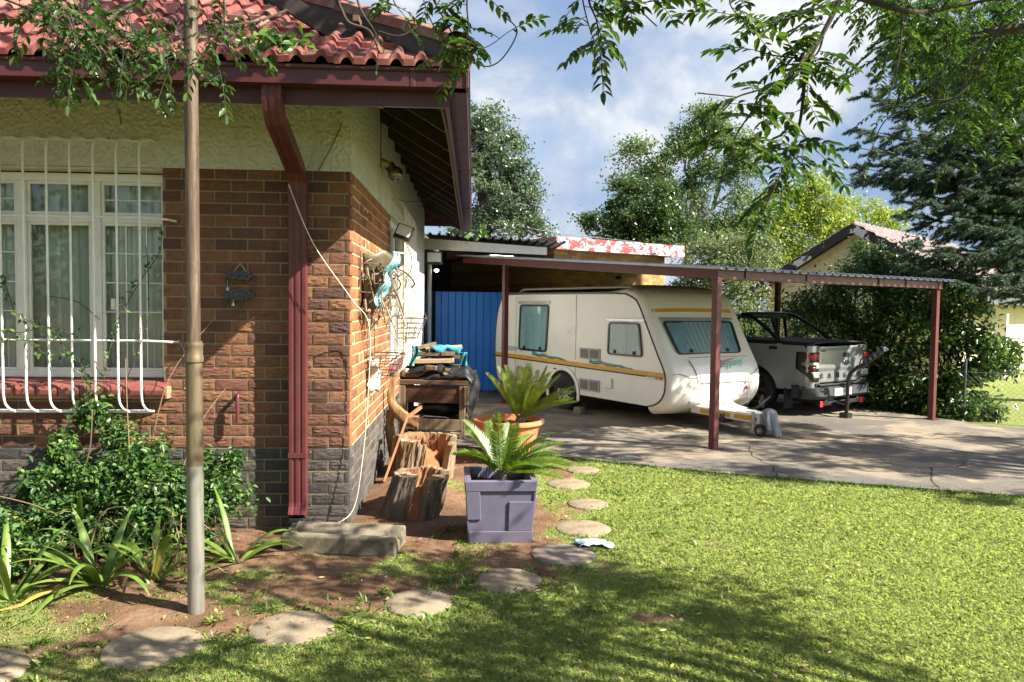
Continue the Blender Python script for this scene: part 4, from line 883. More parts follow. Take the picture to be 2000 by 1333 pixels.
mb.grid(18, 10, lambda u, v: bpt(-.34+.66*u, -.24+.46*v, .78+(.20+.05*mn.noise(Vector((u*7, v*5, 2)))+.03*mn.noise(Vector((u*17, v*13, 2))))*math.sin(PI*min(1, max(0, .08+.86*u)))**.6*math.sin(PI*(.15+.7*v))))
BP = paint('black_sheeting', (.012, .012, .013), .45, .4, scale=10, spec=.6)
tag(mb.build('black_sheet', BP, smooth='all', solid=.004), 'crumpled black plastic sheet hanging over the right end of the bench', 'plastic sheet')
mb = MB(); mb.grid(21, 13, lambda u, v: bpt(.06, .02, .40) + Vector((math.cos(2*PI*u)*math.sin(PI*v)*.26, math.sin(2*PI*u)*math.sin(PI*v)*.17, -math.cos(PI*v)*.14))*(1+.35*mn.noise(Vector((math.cos(2*PI*u)*2.5, math.sin(2*PI*u)*2.5, v*5)))))
tag(mb.build('rubbish_bag', BP, smooth='all'), 'black plastic bag on the shelf under the bench', 'bag')
mb = MB(); mb.tube([bpt(-.18, -.24, .265), bpt(-.10, -.23, .30), bpt(.16, -.2, .285), bpt(.2, -.2, .27)], .008, 6); tag(mb.build('metal_rod', M['steel'], smooth=True), 'bent pale metal rod lying on the bench shelf', 'rod')
# face mask
mb = MB(); mb.grid(14, 8, lambda u, v: Vector((.86+.23*(u-.5)+.02*math.sin(v*5), 5.14+.13*(v-.5)+.03*math.sin(u*4), .03+.018*math.sin(PI*u)*(.5+.5*math.sin(PI*v))+.006*math.sin(v*19)+.022*mn.noise(Vector((u*5, v*5, 0))))))
fm = mb.build('face_mask', paint('pale_blue_mask', (.50, .62, .72), .8, .1), smooth='all', solid=.002); tag(fm, 'crumpled pale blue face mask lying on the lawn', 'face mask')
# ---------------------------------------------------------------- carport (frame A: a along the front, b along the left side)
TH = math.radians(29.6); A0_ = Vector((2.873, 8.757, 0))
FA = Matrix.Translation(A0_) @ Matrix.Rotation(TH, 4, 'Z')
def AB(a, b, z=0): return FA @ Vector((a, b, z))
E1, E2 = FA.to_3x3() @ Vector((1, 0, 0)), FA.to_3x3() @ Vector((0, 1, 0))
def athing(name, label, cat, a, b, rz=0, group=None):
    return thing(name, label, cat, AB(a, b), TH+rz, group)
class AM(MB):
    """mesh written in frame A and parented to a thing standing in it"""
    def build(s, name, mats, parent=None, **kw):
        s.v = [tuple(FA @ Vector(p)) for p in s.v]; return MB.build(s, name, mats, parent, world=True, **kw)
cp = athing('carport', 'open carport with maroon steel posts and corrugated roof over the caravan', 'carport', 0, 0)
bz = lambda b: 2.035 + .0745*b           # underside of the rafters
for (a, b) in ((0, 0), (0.03, 4.75), (4.82, .02), (5.0, 3.05)):
    m = AM(); m.bb((a-.042, b-.042, .03), (a+.042, b+.042, bz(b)-.002)); p = m.build('post', M['maroon2'], cp, bevel=.004)
    m = AM(); m.bb((a-.085, b-.085, .028), (a+.085, b+.085, .04)); m.build('base_plate', M['maroon2'], p)
for a in (0, 1.62, 3.22, 4.82):
    m = AM(); m.prism([(-.03 if a in (0, 4.82) else .06, 0), (6.15, 0), (6.15, .11), (-.03 if a in (0, 4.82) else .06, .11)], (a-.035, 0, bz(0)), (0, 1, .0745), (0, 0, 1), (.07, 0, 0)); m.build('side_beam', M['maroon2'], cp, bevel=.004)
m = AM(); m.bb((.036, -.04, bz(0)-.004), (4.784, .035, bz(0)+.105)); m.build('front_beam', M['maroon2'], cp, bevel=.004)
m = AM(); m.bb((-.045, -.05, bz(0)-.01), (.05, .045, bz(0)+.112)); m.build('corner_bracket', M['maroon2'], cp, bevel=.003)
m = AM(); m.bb((4.775, -.05, bz(0)-.01), (4.87, .045, bz(0)+.112)); m.build('corner_bracket', M['maroon2'], cp, bevel=.003)
for a in (.45, 1.62, 3.22, 3.9):
    m = AM(); m.bb((a-.02, -.055, bz(0)+.02), (a+.02, -.0405, bz(0)+.125)); m.build('cleat', M['maroon2'], cp, bevel=.002)
for b in (2.0, 4.0, 6.05):
    m = AM(); m.bb((.036, b-.03, bz(b)+.02), (5.02, b+.03, bz(b)+.105)); m.build('purlin', M['maroon2'], cp)
m = AM(); P_ = []; a = -.09; k = 0
while a < 5.08:
    for da, dz in ((0, 0), (.045, 0), (.065, .034), (.105, .034), (.125, 0)): P_.append((a+da, dz))
    a += .168
zr = lambda b: bz(b) + .113
vs = [(p, b, zr(b)+dz+.004) for b in (-.14, 2.0, 4.2, 6.3) for p, dz in P_]; n = len(P_)
m.add(vs, [(j*n+i, j*n+i+1, (j+1)*n+i+1, (j+1)*n+i) for j in range(3) for i in range(n-1)])
m.build('roof_sheet', M['zinc'], cp, solid=.0025)
P_ = [p for p in P_ if p[0] > 2.3]; n = len(P_); m = AM(); m.add([(p, b, zr(b)+dz+.010) for b in (6.25, 6.845) for p, dz in P_], [(i, i+1, n+i+1, n+i) for i in range(n-1)]); m.build('roof_sheet', M['zinc'], cp, solid=.0025)
m = AM(); m.prism([(-.14, 0), (6.3, 0), (6.3, .02), (-.14, .02)], (-.105, 0, zr(0)+.005), (0, 1, .0745), (0, 0, 1), (.03, 0, 0)); m.build('edge_trim', M['zinc'], cp)
t = athing('roof_panel_light', 'small pale solar panel lying on the left edge of the carport roof', 'solar panel', .0, 5.2)
m = AM(); m.bb((-.13, 5.0, zr(5.0)+.03), (.35, 5.3, zr(5.0)+.055)); m.build('panel', M['zinc'], t, bevel=.004)
m = AM(); m.bb((-.11, 5.02, zr(5.0)+.0555), (.33, 5.28, zr(5.0)+.058)); m.build('glass_face', M['dark'], t)

# ---------------------------------------------------------------- caravan
CAL, CAR = .45, 2.30; CAC = (CAL+CAR)/2
car = athing('caravan', 'cream touring caravan with yellow stripe parked under the carport', 'caravan', CAC, 3.6)
cream = paint('caravan_cream', (.74, .73, .67), .35, .07, scale=2.5, dirt=(.44, .40, .32), dirt_at=.64, coat=.3)
grp = paint('caravan_moulded_front', (.77, .74, .66), .3, .05, scale=2.5, dirt=(.5, .44, .33), dirt_at=.74, coat=.4)
yellow = paint('yellow_tape', (.62, .32, .02), .4, .15); teal = paint('teal_decal', (.03, .30, .30), .5, .2)
dkrub = paint('dark_trim', (.03, .03, .034), .5, .2); greyp = paint('grey_vent_plastic', (.36, .35, .32), .6, .1)
tglass = glassmat('teal_acrylic', (.80, .93, .95), .03, .03); navy = paint('window_surround', (.012, .02, .03), .3, .2, spec=.6)
ccurt = paint('caravan_curtain', (.42, .56, .60), .95, .2)
prof = [(5.60, .33), (5.69, .45), (5.745, .75), (5.745, 1.1), (5.69, 1.5), (5.60, 1.74), (5.48, 1.86), (5.30, 1.90), (3.9, 1.905), (2.3, 1.893), (2.1, 1.875), (1.97, 1.83), (1.86, 1.75), (1.72, 1.52), (1.6, 1.31), (1.45, 1.05), (1.335, .86), (1.295, .76), (1.288, .65), (1.305, .52), (1.38, .41), (1.5, .34), (1.62, .31)]
PR = [Vector((p.x, p.y)) for p in smooth_path([(a, b, 0) for a, b in prof], 5)]
SL_ = [0.0]
for i in range(1, len(PR)): SL_.append(SL_[-1] + (PR[i]-PR[i-1]).length)
def pr_at(s):
    s = max(0, min(SL_[-1]-1e-6, s)); lo = 0
    while SL_[lo+1] < s: lo += 1
    t = (s-SL_[lo])/(SL_[lo+1]-SL_[lo]); p = PR[lo].lerp(PR[lo+1], t); a, b = PR[max(lo-1, 0)], PR[min(lo+2, len(PR)-1)]; d = (b-a).normalized()
    return p, Vector((d.y, -d.x))       # outward normal
def s_of_z(z):                        # on the front
    best = min(range(len(PR)), key=lambda i: abs(PR[i].y-z) + (0 if PR[i].x < 2.4 else 9)); return SL_[best]
def shell(a, s, off=0.0):
    p, n = pr_at(s)
    if n.dot(Vector((0, 1))) < -2: n = -n
    c = Vector((3.5, 1.1)); 
    if (p-c).dot(n) < 0: n = -n
    fw_ = max(0, min(1, (2.5-p.x)/.6)); r = .025 + .085*fw_
    d = min(a-CAL, CAR-a); e = r if d >= r else r*math.sqrt(max(0, 1-(1-max(d, 0)/r)**2))
    e += fw_*.03*(1-((a-CAC)/(CAR-CAC))**2) + off
    q = p + n*e; return Vector((a, q.x, q.y))
As = [CAL, CAL+.004, CAL+.012, CAL+.025, CAL+.045, CAL+.07, CAL+.11]; As = As + [CAL+.11+(CAR-CAL-.22)*k/10 for k in range(1, 10)] + [CAL+CAR-x for x in As[::-1]]
m = AM(); n = len(As)
m.add([shell(a, s) for s in SL_ for a in As], [(j*n+i, j*n+i+1, (j+1)*n+i+1, (j+1)*n+i) for j in range(len(SL_)-1) for i in range(n-1)])
m.build('body', grp, car, smooth='all')
WB, WR = 3.61, .30; arch = [(WB+.40*math.cos(PI*k/14), .31+.37*math.sin(PI*k/14)) for k in range(15)]   # b falls with k
for a, sgn in ((CAL, -1), (CAR, 1)):
    m = AM(); poly = [(p.x, p.y) for p in PR] + arch[::-1] 
    m.add([(a, p[0], p[1]) for p in poly], [tuple(range(len(poly)))])
    sp = m.build('side_panel', cream, car)
m = AM(); m.bb((CAL+.01, 4.02, .335), (CAR-.01, 5.58, .36)); m.bb((CAL+.01, 1.55, .335), (CAR-.01, 3.20, .36)); m.bb((CAL+.35, 3.2, .335), (CAR-.35, 4.02, .36)); m.bb((CAL+.01, 3.19, .36), (CAL+.36, 4.03, .72)); m.bb((CAR-.36, 3.19, .36), (CAR-.01, 4.03, .72))
m.bb((CAL+.3, WB-.04, .25), (CAR-.3, WB+.04, .33)); m.bb((CAC-.4, 1.4, .26), (CAC-.33, 5.2, .334)); m.bb((CAC+.33, 1.4, .26), (CAC+.4, 5.2, .334))
m.build('chassis', M['dark'], car)
m = AM(); m.tube([(CAL-.004, p.x, p.y) for p in PR], .011, 6); m.build('edge_trim', dkrub, car, smooth=True)
for b_ in (5.05, 3.30): m = AM(); m.bb((CAL-.0045, b_-.006, .34), (CAL-.001, b_+.006, .76)); m.bb((CAL-.0045, b_-.006, .86), (CAL-.001, b_+.006, 1.88)); m.build('panel_seam', paint('seam_strip', (.40, .38, .33), .5, .1), car)
m = AM(); m.tube([(CAL-.012, b, z) for b, z in ((5.5, 1.885), (5.3, 1.912), (3.9, 1.917), (2.3, 1.905))], .012, 6); m.build('awning_rail', M['steel'], car, smooth=True)
for a, sgn in ((CAL, -1), (CAR, 1)):
    m = AM(); o_ = [(WB+.445*math.cos(PI*k/16), .31+.415*math.sin(PI*k/16)) for k in range(17)]; i_ = [(WB+.385*math.cos(PI*k/16), .31+.355*math.sin(PI*k/16)) for k in range(17)]
    pl_ = o_ + i_[::-1]; m.prism(pl_, (a, 0, 0), (0, 1, 0), (0, 0, 1), (sgn*.03, 0, 0)); m.bb((a, WB-.445, .21), (a+sgn*.03, WB-.385, .31)); m.bb((a, WB+.385, .21), (a+sgn*.03, WB+.445, .31))
    m.build('wheel_arch', cream, car, bevel=.008)
def wheel(mk, parent, c, r, w, axis, spokes, rimmat, rr=.62, hole=False):
    """tyre with a rim; axis is the outward direction in the caller's frame"""
    c, ax = Vector(c), Vector(axis).normalized(); x, y, z = frame_of(ax)
    P = lambda rad, h, th: c + x*rad*math.cos(th) + y*rad*math.sin(th) + z*h
    def lat(m, pf, n=36): m.add([P(rad, h, 2*PI*j/n) for rad, h in pf for j in range(n)], [(i*n+j, i*n+(j+1) % n, (i+1)*n+(j+1) % n, (i+1)*n+j) for i in range(len(pf)-1) for j in range(n)])
    m = mk(); m.tube([c - ax*w*.5, c + ax*w*.2], r*rr*.98, 20); wh = m.build('wheel', M['dark'], parent)
    m = mk(); lat(m, [(r*rr, -w/2), (r*.92, -w/2), (r*.985, -w*.42), (r, -w*.25), (r, w*.25), (r*.985, w*.42), (r*.93, w/2), (r*(rr+.05), w/2+.004), (r*rr, w*.42)]); m.build('tyre', M['rubber'], wh, smooth=True)
    m = mk(); lat(m, [(r*rr, w*.42), (r*rr*.97, w*.46), (r*rr*.9, w*.40), (r*rr*.86, w*.28)]); lat(m, [(.001, w*.43), (r*.10, w*.42), (r*.15, w*.38), (r*.16, w*.26)], 20)
    for k in range(spokes):
        a = 2*PI*k/spokes; da = .22 if spokes < 8 else .13
        p1, p2 = P(r*.14, w*.36, a-da*1.6), P(r*.14, w*.36, a+da*1.6); p3, p4 = P(r*rr*.9, w*.42, a+da*.9), P(r*rr*.9, w*.42, a-da*.9); dn = -z*.02
        m.add([p1, p2, p3, p4, p1+dn, p2+dn, p3+dn, p4+dn], [(0, 1, 2, 3), (0, 4, 5, 1), (1, 5, 6, 2), (2, 6, 7, 3), (3, 7, 4, 0)])
    m.build('rim', rimmat, wh, smooth=True); return wh
whiter = paint('white_steel_rim', (.55, .55, .53), .4, .15)
wheel(AM, car, (CAL+.09, WB, .30), .295, .165, (-1, 0, 0), 10, whiter, .64); wheel(AM, car, (CAR-.09, WB, .30), .295, .165, (1, 0, 0), 10, whiter, .64)
def cwindow(pts, o, ex, ey, ez, rail, folds, seed):
    """pts: corners in (x, y) of the plane; ez points out of the wall"""
    o, ex, ey, ez = map(Vector, (o, ex, ey, ez)); R1 = rpoly(pts, .075, 5); c = sum((Vector(p) for p in pts), Vector((0, 0)))/len(pts)
    sh = lambda d: rpoly([tuple(c + (Vector(p)-c)*(1-d/(Vector(p)-c).length)) for p in pts], .06, 5)
    R2 = sh(.042)
    m = AM(); m.ring(R1, R2, o + ez*.001, ex, ey, ez*.026); w_ = m.build('window', navy, car, bevel=.006)
    m = AM(); pp = sh(.03); m.add([o + ez*.016 + ex*p[0] + ey*p[1] for p in pp], [tuple(range(len(pp)))]); m.build('pane', tglass, w_)
    xs = [p[0] for p in sh(.02)]; ys = [p[1] for p in sh(.02)]; x0, x1, y0, y1 = min(xs), max(xs), min(ys), max(ys)
    bl_, br_ = min(pts, key=lambda p: p[0]*.3+p[1]), None
    def row(f):           # inner left/right edge at height fraction f
        lo = sorted(pts, key=lambda p: p[1])[:2]; hi = sorted(pts, key=lambda p: p[1])[2:]
        l = min(lo)[0]*(1-f) + min(hi)[0]*f; r_ = max(lo)[0]*(1-f) + max(hi)[0]*f; return l+.035, r_-.035
    m = AM()
    def fn(u, v):
        l, r_ = row(v); y = y0+.02+(y1-y0-.04)*v
        return o + ex*(l+(r_-l)*u) + ey*y + ez*(.0075+.0055*math.sin(2*PI*folds*u+1.5*mn.noise(Vector((u*6, v*1.2, seed)))) )
    m.grid(folds*8+1, 8, fn); m.build('curtain', ccurt, w_, smooth='all')
    m = AM(); m.prism([tuple(p) for p in sh(.02)], o + ez*.0006, ex, ey, ez*.0006); m.build('backing', M['dark'], w_)
    for f in (.2, .8):
        l, r_ = row(.06); m = AM(); q = o + ex*(l+(r_-l)*f) + ey*(y0+.045) + ez*.02; m.box(q, (.05, .05, .02), M=Matrix((ex, ey, ez)).transposed()); m.build('catch', M['black'], w_, bevel=.004)
    if rail:
        m = AM(); yt = max(p[1] for p in pts); xa, xb = min(p[0] for p in pts), max(p[0] for p in pts); m.prism([(xa-.02, yt+.012), (xb+.02, yt+.012), (xb+.02, yt+.055), (xa-.02, yt+.055)], o + ez*.001, ex, ey, ez*.018); m.build('top_rail', M['steel'], w_, bevel=.003)
# side windows: plane a = CAL, x = -b, out = -a
sx_, sy_, sz_ = (0, -1, 0), (0, 0, 1), (-1, 0, 0)
cwindow([(-4.945, .925), (-4.09, .925), (-4.03, 1.725), (-4.905, 1.725)], (CAL, 0, 0), sx_, sy_, sz_, True, 9, 1)
cwindow([(-2.51, .985), (-1.735, .985), (-1.815, 1.475), (-2.49, 1.475)], (CAL, 0, 0), sx_, sy_, sz_, True, 8, 2)
nb, nz = -.874, .486; Po = Vector((0, 1.6, 1.31)) + Vector((0, nb, nz))*.135
def fpl(a, z): k = (z-Po.z)/.874; return (a, k)          # front plane coords: ey = (0,.486,.874)
cwindow([fpl(.68, 1.04), fpl(1.965, 1.04), fpl(2.02, 1.50), fpl(.61, 1.50)], Po, (1, 0, 0), (0, .486, .874), (0, nb, nz), True, 15, 3)
for b0, b1, z0, z1 in ((2.68, 3.18, .885, 1.055), (2.68, 3.185, .395, .575)):
    m = AM(); m.bb((CAL-.016, b0, z0), (CAL-.001, b1, z1)); v_ = m.build('vent', greyp, car, bevel=.004)
    for b_a, b_b in ((b0+.03, (b0+b1)/2-.03), ((b0+b1)/2+.03, b1-.03)):
        for k in range(9): m = AM(); z = z0+.03+(z1-z0-.06)*k/8; m.bb((CAL-.0175, b_a, z-.0045), (CAL-.0162, b_b, z+.0045)); m.build('slot', dkrub, v_)
    m = AM(); m.box((CAL-.016, (b0+b1)/2, (z0+z1)/2+.03), (.02, .05, .05)); m.box((CAL-.016, (b0+b1)/2, (z0+z1)/2-.035), (.014, .035, .03)); m.build('knob', greyp, v_, bevel=.005)
m = AM(); m.bb((CAL-.03, 2.39, .48), (CAL-.001, 2.54, .635)); m.build('socket_cover', cream, car, bevel=.012)
m = AM(); m.prism([(-5.735, .79), (-1.33, .735), (-1.325, .795), (-5.735, .85)], (CAL-.001, 0, 0), sx_, sy_, (-.006, 0, 0)); m.build('side_stripe', yellow, car)
m = AM(); m.prism([(-5.73, .768), (-1.40, .714), (-1.40, .732), (-5.73, .787)], (CAL-.001, 0, 0), sx_, sy_, (-.014, 0, 0)); m.build('side_moulding', dkrub, car, bevel=.003)
m = AM(); m.bb((CAL-.03, 1.345, .70), (CAL-.004, 1.43, .742)); m.build('marker_light', paint('amber_lens', (.6, .14, .01), .25, .1), car, bevel=.006)
m = AM(); m.bb((CAL-.034, 1.46, .705), (CAL-.004, 1.66, .73)); m.build('grab_handle', cream, car, bevel=.008)
m = AM(); m.bb((CAL-.045, 3.77, .665), (CAL-.031, 3.84, .69)); m.build('marker_light', paint('orange_lens', (.5, .08, .02), .25, .1), car, bevel=.004)
def squiggle(b0, b1, z0, seed):
    n = 26; up_, lo_ = [], []
    for k in range(n+1):
        f = k/n; b = b0+(b1-b0)*f; th = .045*(1-f)**.7*(.5+.6*abs(math.sin(f*11+seed)))+.004; zc = z0 - (z0-.80)*0 + .008*math.sin(f*17+seed) + .035*(1-f)
        up_.append((-b, zc+th)); lo_.append((-b, zc-.006))
    m = AM(); m.prism(up_ + lo_[::-1], (CAL-.0005, 0, 0), sx_, sy_, (-.0025, 0, 0)); d_ = m.build('decal', teal, car)
    m = AM(); m.prism([(p[0]-.01, p[1]+.004) for p in lo_] + [(p[0]-.01, p[1]-.012) for p in lo_[::-1]], (CAL-.0005, 0, 0), sx_, sy_, (-.0035, 0, 0)); m.build('decal_shade', navy, d_)
    m = AM(); m.prism([(-(b0+(b1-b0)*f), z0+.035*(1-f)+dz) for f, dz in ((.28, .012), (.40, .028), (.55, .012), (.4, .008))], (CAL-.0005, 0, 0), sx_, sy_, (-.004, 0, 0)); m.build('decal_flash', paint('coral_decal', (.55, .16, .12), .5), d_)
squiggle(4.53, 3.55, .838, 1.0); squiggle(2.95, 1.95, .812, 2.2)
lettering('Romany', .17, -E2, (0, 0, 1), AB(CAL-.003, 5.56, .90), .001, teal, 'side_lettering', car, shear=.35)
# front moulding details
def patch(m, a0, a1, s0, s1, off, na=12, ns=8, taper=0.0, r=0.0):
    def fn(u, v):
        tp = taper*(v); aa = a0+tp+(a1-a0-2*tp)*u; return shell(aa, s0+(s1-s0)*v, off)
    st = len(m.v); m.grid(na, ns, fn)
    rim = [i for i in range(na)] + [j*na+na-1 for j in range(1, ns)] + [(ns-1)*na+i for i in range(na-2, -1, -1)] + [j*na for j in range(ns-2, 0, -1)]
    b0 = len(m.v)
    for i in rim:
        u, v = (i % na)/(na-1), (i//na)/(ns-1); tp = taper*v; m.v.append(tuple(shell(a0+tp+(a1-a0-2*tp)*u, s0+(s1-s0)*v, -.004)))
    for k in range(len(rim)): j = (k+1) % len(rim); m.f.append((st+rim[k], b0+k, b0+j, st+rim[j])); m.m.append(m.mi)
m = AM(); patch(m, .53, 2.12, s_of_z(1.62), s_of_z(1.575), .003); m.build('front_stripe', yellow, car)
m = AM(); patch(m, .62, 2.10, s_of_z(1.525), s_of_z(.965), .002, 16, 14); m.build('window_moulding', grp, car, smooth=True)
m = AM(); patch(m, .84, 2.06, s_of_z(.935), s_of_z(.66), .010, 16, 12, .10); lk = m.build('gas_locker_lid', grp, car, smooth=True)
def seam(path, rad=.006, mat=None, off=.011, name='seam'):
    m = AM(); m.tube([shell(a, s_of_z(z), off) for a, z in path], rad, 5); return m.build(name, mat or dkrub, car)
seam([(.86, .925), (1.2, .945), (1.75, .945), (2.04, .92)], .0035); seam([(.83, .90), (.86, .84), (.90, .75), (.95, .68), (1.02, .655)], .0045); seam([(1.02, .655), (1.5, .65), (1.95, .65)], .0045)
seam([(.50, .76), (.60, .76), (.70, .73), (.80, .715), (.93, .715)], .0045, paint('moulding_shadow_gap', (.22, .19, .14), .6)); seam([(2.0, .715), (2.12, .74), (2.22, .80)], .0045, paint('moulding_gap', (.22, .19, .14), .6))
m = AM(); patch(m, .85, 2.08, s_of_z(.465), s_of_z(.445), .018, 16, 4); m.build('step_moulding', grp, car, smooth=True)
s_ = s_of_z(.80); pt = shell(1.39, s_, .016); pn, nn_ = pr_at(s_)
upv = (shell(1.4, s_of_z(.9), .016) - shell(1.4, s_of_z(.72), .016)).normalized(); ew = FA.to_3x3()
lettering('Gypsey', .155, (ew @ Vector((1, .0, .10))), ew @ upv, FA @ pt, .0015, paint('turquoise_decal', (.06, .50, .46), .5, .1), 'lettering', lk, shear=.3)
m = AM(); q0 = shell(1.28, s_of_z(.83), .015); ex_ = Vector((1, 0, .03)); m.prism([(-.06, .0), (.02, -.04), (.20, .0), (.50, .075), (.20, .05), (.09, .0), (.03, -.13), (-.03, -.10)], q0, ex_, upv, Vector((0, -.003, 0))); m.build('swoosh', paint('coral_swoosh', (.60, .15, .12), .5, .1), lk)
m = AM(); m.tube(smooth_path([shell(1.93, s_of_z(.56), .02), shell(1.95, s_of_z(.5), .06), shell(2.02, s_of_z(.47), .09), shell(2.02, s_of_z(.38), .10)], 5), .007, 6); m.build('breakaway_cable', M['steel'], car)
m = AM(); m.ball(shell(1.93, s_of_z(.57), .02), .032, 10, 6, (1, .6, 1)); m.build('red_plug', paint('red_plastic', (.45, .03, .06), .4, .1), car, smooth='all')
m = AM(); m.ball(shell(1.90, s_of_z(.615), .012), .016, 8, 5, (1, .4, 1)); m.build('lock', M['black'], car)
# pop-top roof
m = AM(); b0, b1 = 1.95, 5.12
def fn(u, v):
    a = CAL+.10+(CAR-CAL-.2)*u; e = 1-abs(2*u-1)**6; g = min(1, v/.10)*min(1, (1-v)/.05); return Vector((a, b0+(b1-b0)*v, 1.925+.085*math.sin(PI/2*min(1, g))*(.75+.25*e)+.012*math.sin(PI*u)))
m.grid(17, 41, fn); m.build('pop_top_roof', paint('roof_grey_cream', (.33, .31, .26), .5, .2, scale=3), car, smooth='all', solid=.03)
m = AM(); m.bb((CAL+.16, 2.0, 1.895), (CAR-.16, 5.05, 1.93)); m.build('roof_seal', M['black'], car)
# A-frame with white cover, jockey wheel, handbrake
ac = paint('a_frame_white', (.78, .76, .70), .35, .06, coat=.3)
m = AM(); bz0, ez0 = .215, .19
m.add([(.98, 1.32, .225), (1.80, 1.32, .225), (1.38, .30, .185), (1.18, .30, .185), (.985, 1.32, .325), (1.795, 1.32, .325), (1.375, .31, .305), (1.185, .31, .305), (1.22, 1.42, .50), (1.56, 1.42, .50), (1.33, .75, .36), (1.21, .75, .36), (1.33, .42, .325), (1.21, .42, .325)],
      [(0, 3, 7, 4), (3, 2, 6, 7), (2, 1, 5, 6), (7, 6, 12, 13), (13, 12, 10, 11), (11, 10, 9, 8), (4, 7, 13, 11), (4, 11, 8), (6, 5, 10, 12), (5, 9, 10), (0, 1, 2, 3)])
fr_ = m.build('a_frame', ac, car, bevel=.012)
def lr(f, z): return (.98+.20*f - .0045, 1.32-1.02*f, z)
m = AM()
for f0, f1 in ((.15, .60), (.65, .90)): m.add([lr(f0, .245-.03*f0), lr(f1, .245-.03*f1), lr(f1, .300-.02*f1), lr(f0, .300-.02*f0)], [(0, 1, 2, 3)])
m.build('frame_stripe', yellow, fr_, solid=.003)
m = AM(); m.add([lr(.935, .215), lr(.97, .215), lr(.97, .265), lr(.935, .265)], [(0, 1, 2, 3)]); m.build('side_reflector', paint('orange_reflector', (.65, .16, .02), .25, .1), fr_, solid=.006)
m = AM(); m.bar((1.06, .82, .16), (1.06, .82, .27), .05, .04); m.bar((1.0, .90, .165), (1.3, .84, .165), .04, .05); m.build('corner_clamp', M['black'], fr_, bevel=.004)
m = AM(); m.tube([(1.15, .375, .11), (1.15, .375, .34)], .024, 10); m.bar((1.15, .40, .10), (1.16, .285, .085), .012, .05); m.build('jockey_post', M['steel'], fr_)
wheel(AM, fr_, (1.18, .275, .105), .078, .055, (-1, -.15, 0), 5, greyp, .55)
m = AM(); m.tube(smooth_path([(1.30, .62, .33), (1.40, .52, .37), (1.55, .50, .46), (1.66, .52, .50)], 5), .016, 8); m.build('brake_lever', M['black'], fr_)
m = AM(); m.lathe([(.0, .11), (.012, .11), (.022, .05), (.034, .02), (.036, 0), (.03, -.06), (.0, -.06)], (1.62, .62, .40), 12); m.build('jockey_handle', M['black'], fr_, smooth=True)
m = AM(); m.bb((1.25, .16, .20), (1.31, .32, .29)); m.build('coupling', M['steel'], fr_, bevel=.01)
gc = paint('grey_cloth', (.20, .22, .25), .95, .3, scale=12, bump=.3)
def fn(u, v):
    th = 2*PI*u; k = max(0.0, (v-.22)/.78); L = .30*(.80+.22*math.sin(th+2.6)+.10*math.sin(3*th)); r = .085*min(1, v/.22)
    fold = 1+k*(.22*math.sin(4*th+.6)+.16*math.sin(7*th+2)+.10*math.sin(11*th)); r = (r+.018*k)*fold
    z = .365+.03*math.cos(min(1, v/.22)*PI/2)-k*L*1.12; q = Vector((1.28+r*1.15*math.cos(th)+.03*k, .22+r*.95*math.sin(th)-.02*k, max(z, .035)))
    return q + Vector((mn.noise(q*14), mn.noise(q*14+Vector((4, 0, 0))), mn.noise(q*12)))*.012
m = AM(); m.grid(61, 20, fn); tag(m.build('grey_cloth', gc, smooth='all'), 'limp grey cloth hung over the caravan tow coupling', 'cloth')
m = AM(); m.box((.40, 3.12, .075), (.12, .14, .10), rz=.3); tag(m.build('wheel_chock', woodmat('chock_wood', (.12, .09, .06), (.22, .17, .12), (.3, .24, .17), 0), bevel=.005), 'small wooden block lying beside the caravan wheel', 'chock')

# ---------------------------------------------------------------- pickup truck
TR = FA @ Matrix.Translation((3.30, 1.06, 0)) @ Matrix.Rotation(math.radians(4), 4, 'Z')
class TM(MB):
    def build(s, name, mats, parent=None, **kw):
        s.v = [tuple(TR @ Vector(p)) for p in s.v]; return MB.build(s, name, mats, parent, world=True, **kw)
trk = thing('pickup_truck', 'silver double cab pickup with black bed cover, seen from its tailgate', 'pickup truck', TR @ Vector((.85, 2.3, 0)), TH+math.radians(4))
silver = paint('silver_car_paint', (.40, .415, .43), .30, .06, metal=.65, scale=1.5, coat=.6); TW = 1.70; GZ = .03
dgrey = paint('dark_grey_bumper', (.04, .043, .05), .55, .2)
WY, WZr, AR = 1.02, .36, .43
def side(sgn, y0, y1, z0, z1, name, arch=True):
    X0 = 0 if sgn < 0 else TW
    def fn(u, v):
        th = PI*u; c, s = math.cos(th), math.sin(th)
        p = Vector((WY + AR*c, WZr + AR*s))
        # outer rectangle point hit by the same direction
        k = min(((y1-WY)/c if c > 1e-5 else 1e9), ((y0-WY)/c if c < -1e-5 else 1e9), ((z1-WZr)/s if s > 1e-5 else 1e9)); q = Vector((WY+k*c, WZr+k*s))
        r = p.lerp(q, v); fl = .045*max(0, 1-v*2.2)**2*(s**.5 if s > 0 else 0)
        cr = .035*(1-((r.y-.80)/.45)**2) if r.y > z0 else 0
        cr = max(cr, -.03); return Vector((X0 + sgn*(cr+fl-.03), r.x, max(r.y, z0)))
    m = TM(); m.grid(49, 9, fn); return m
RC = .10
m = side(-1, RC, 1.66, .42, 1.13, ''); m.build('bed_side', silver, trk, smooth='all')
m = side(1, RC, 1.66, .42, 1.13, ''); m.build('bed_side', silver, trk, smooth='all')
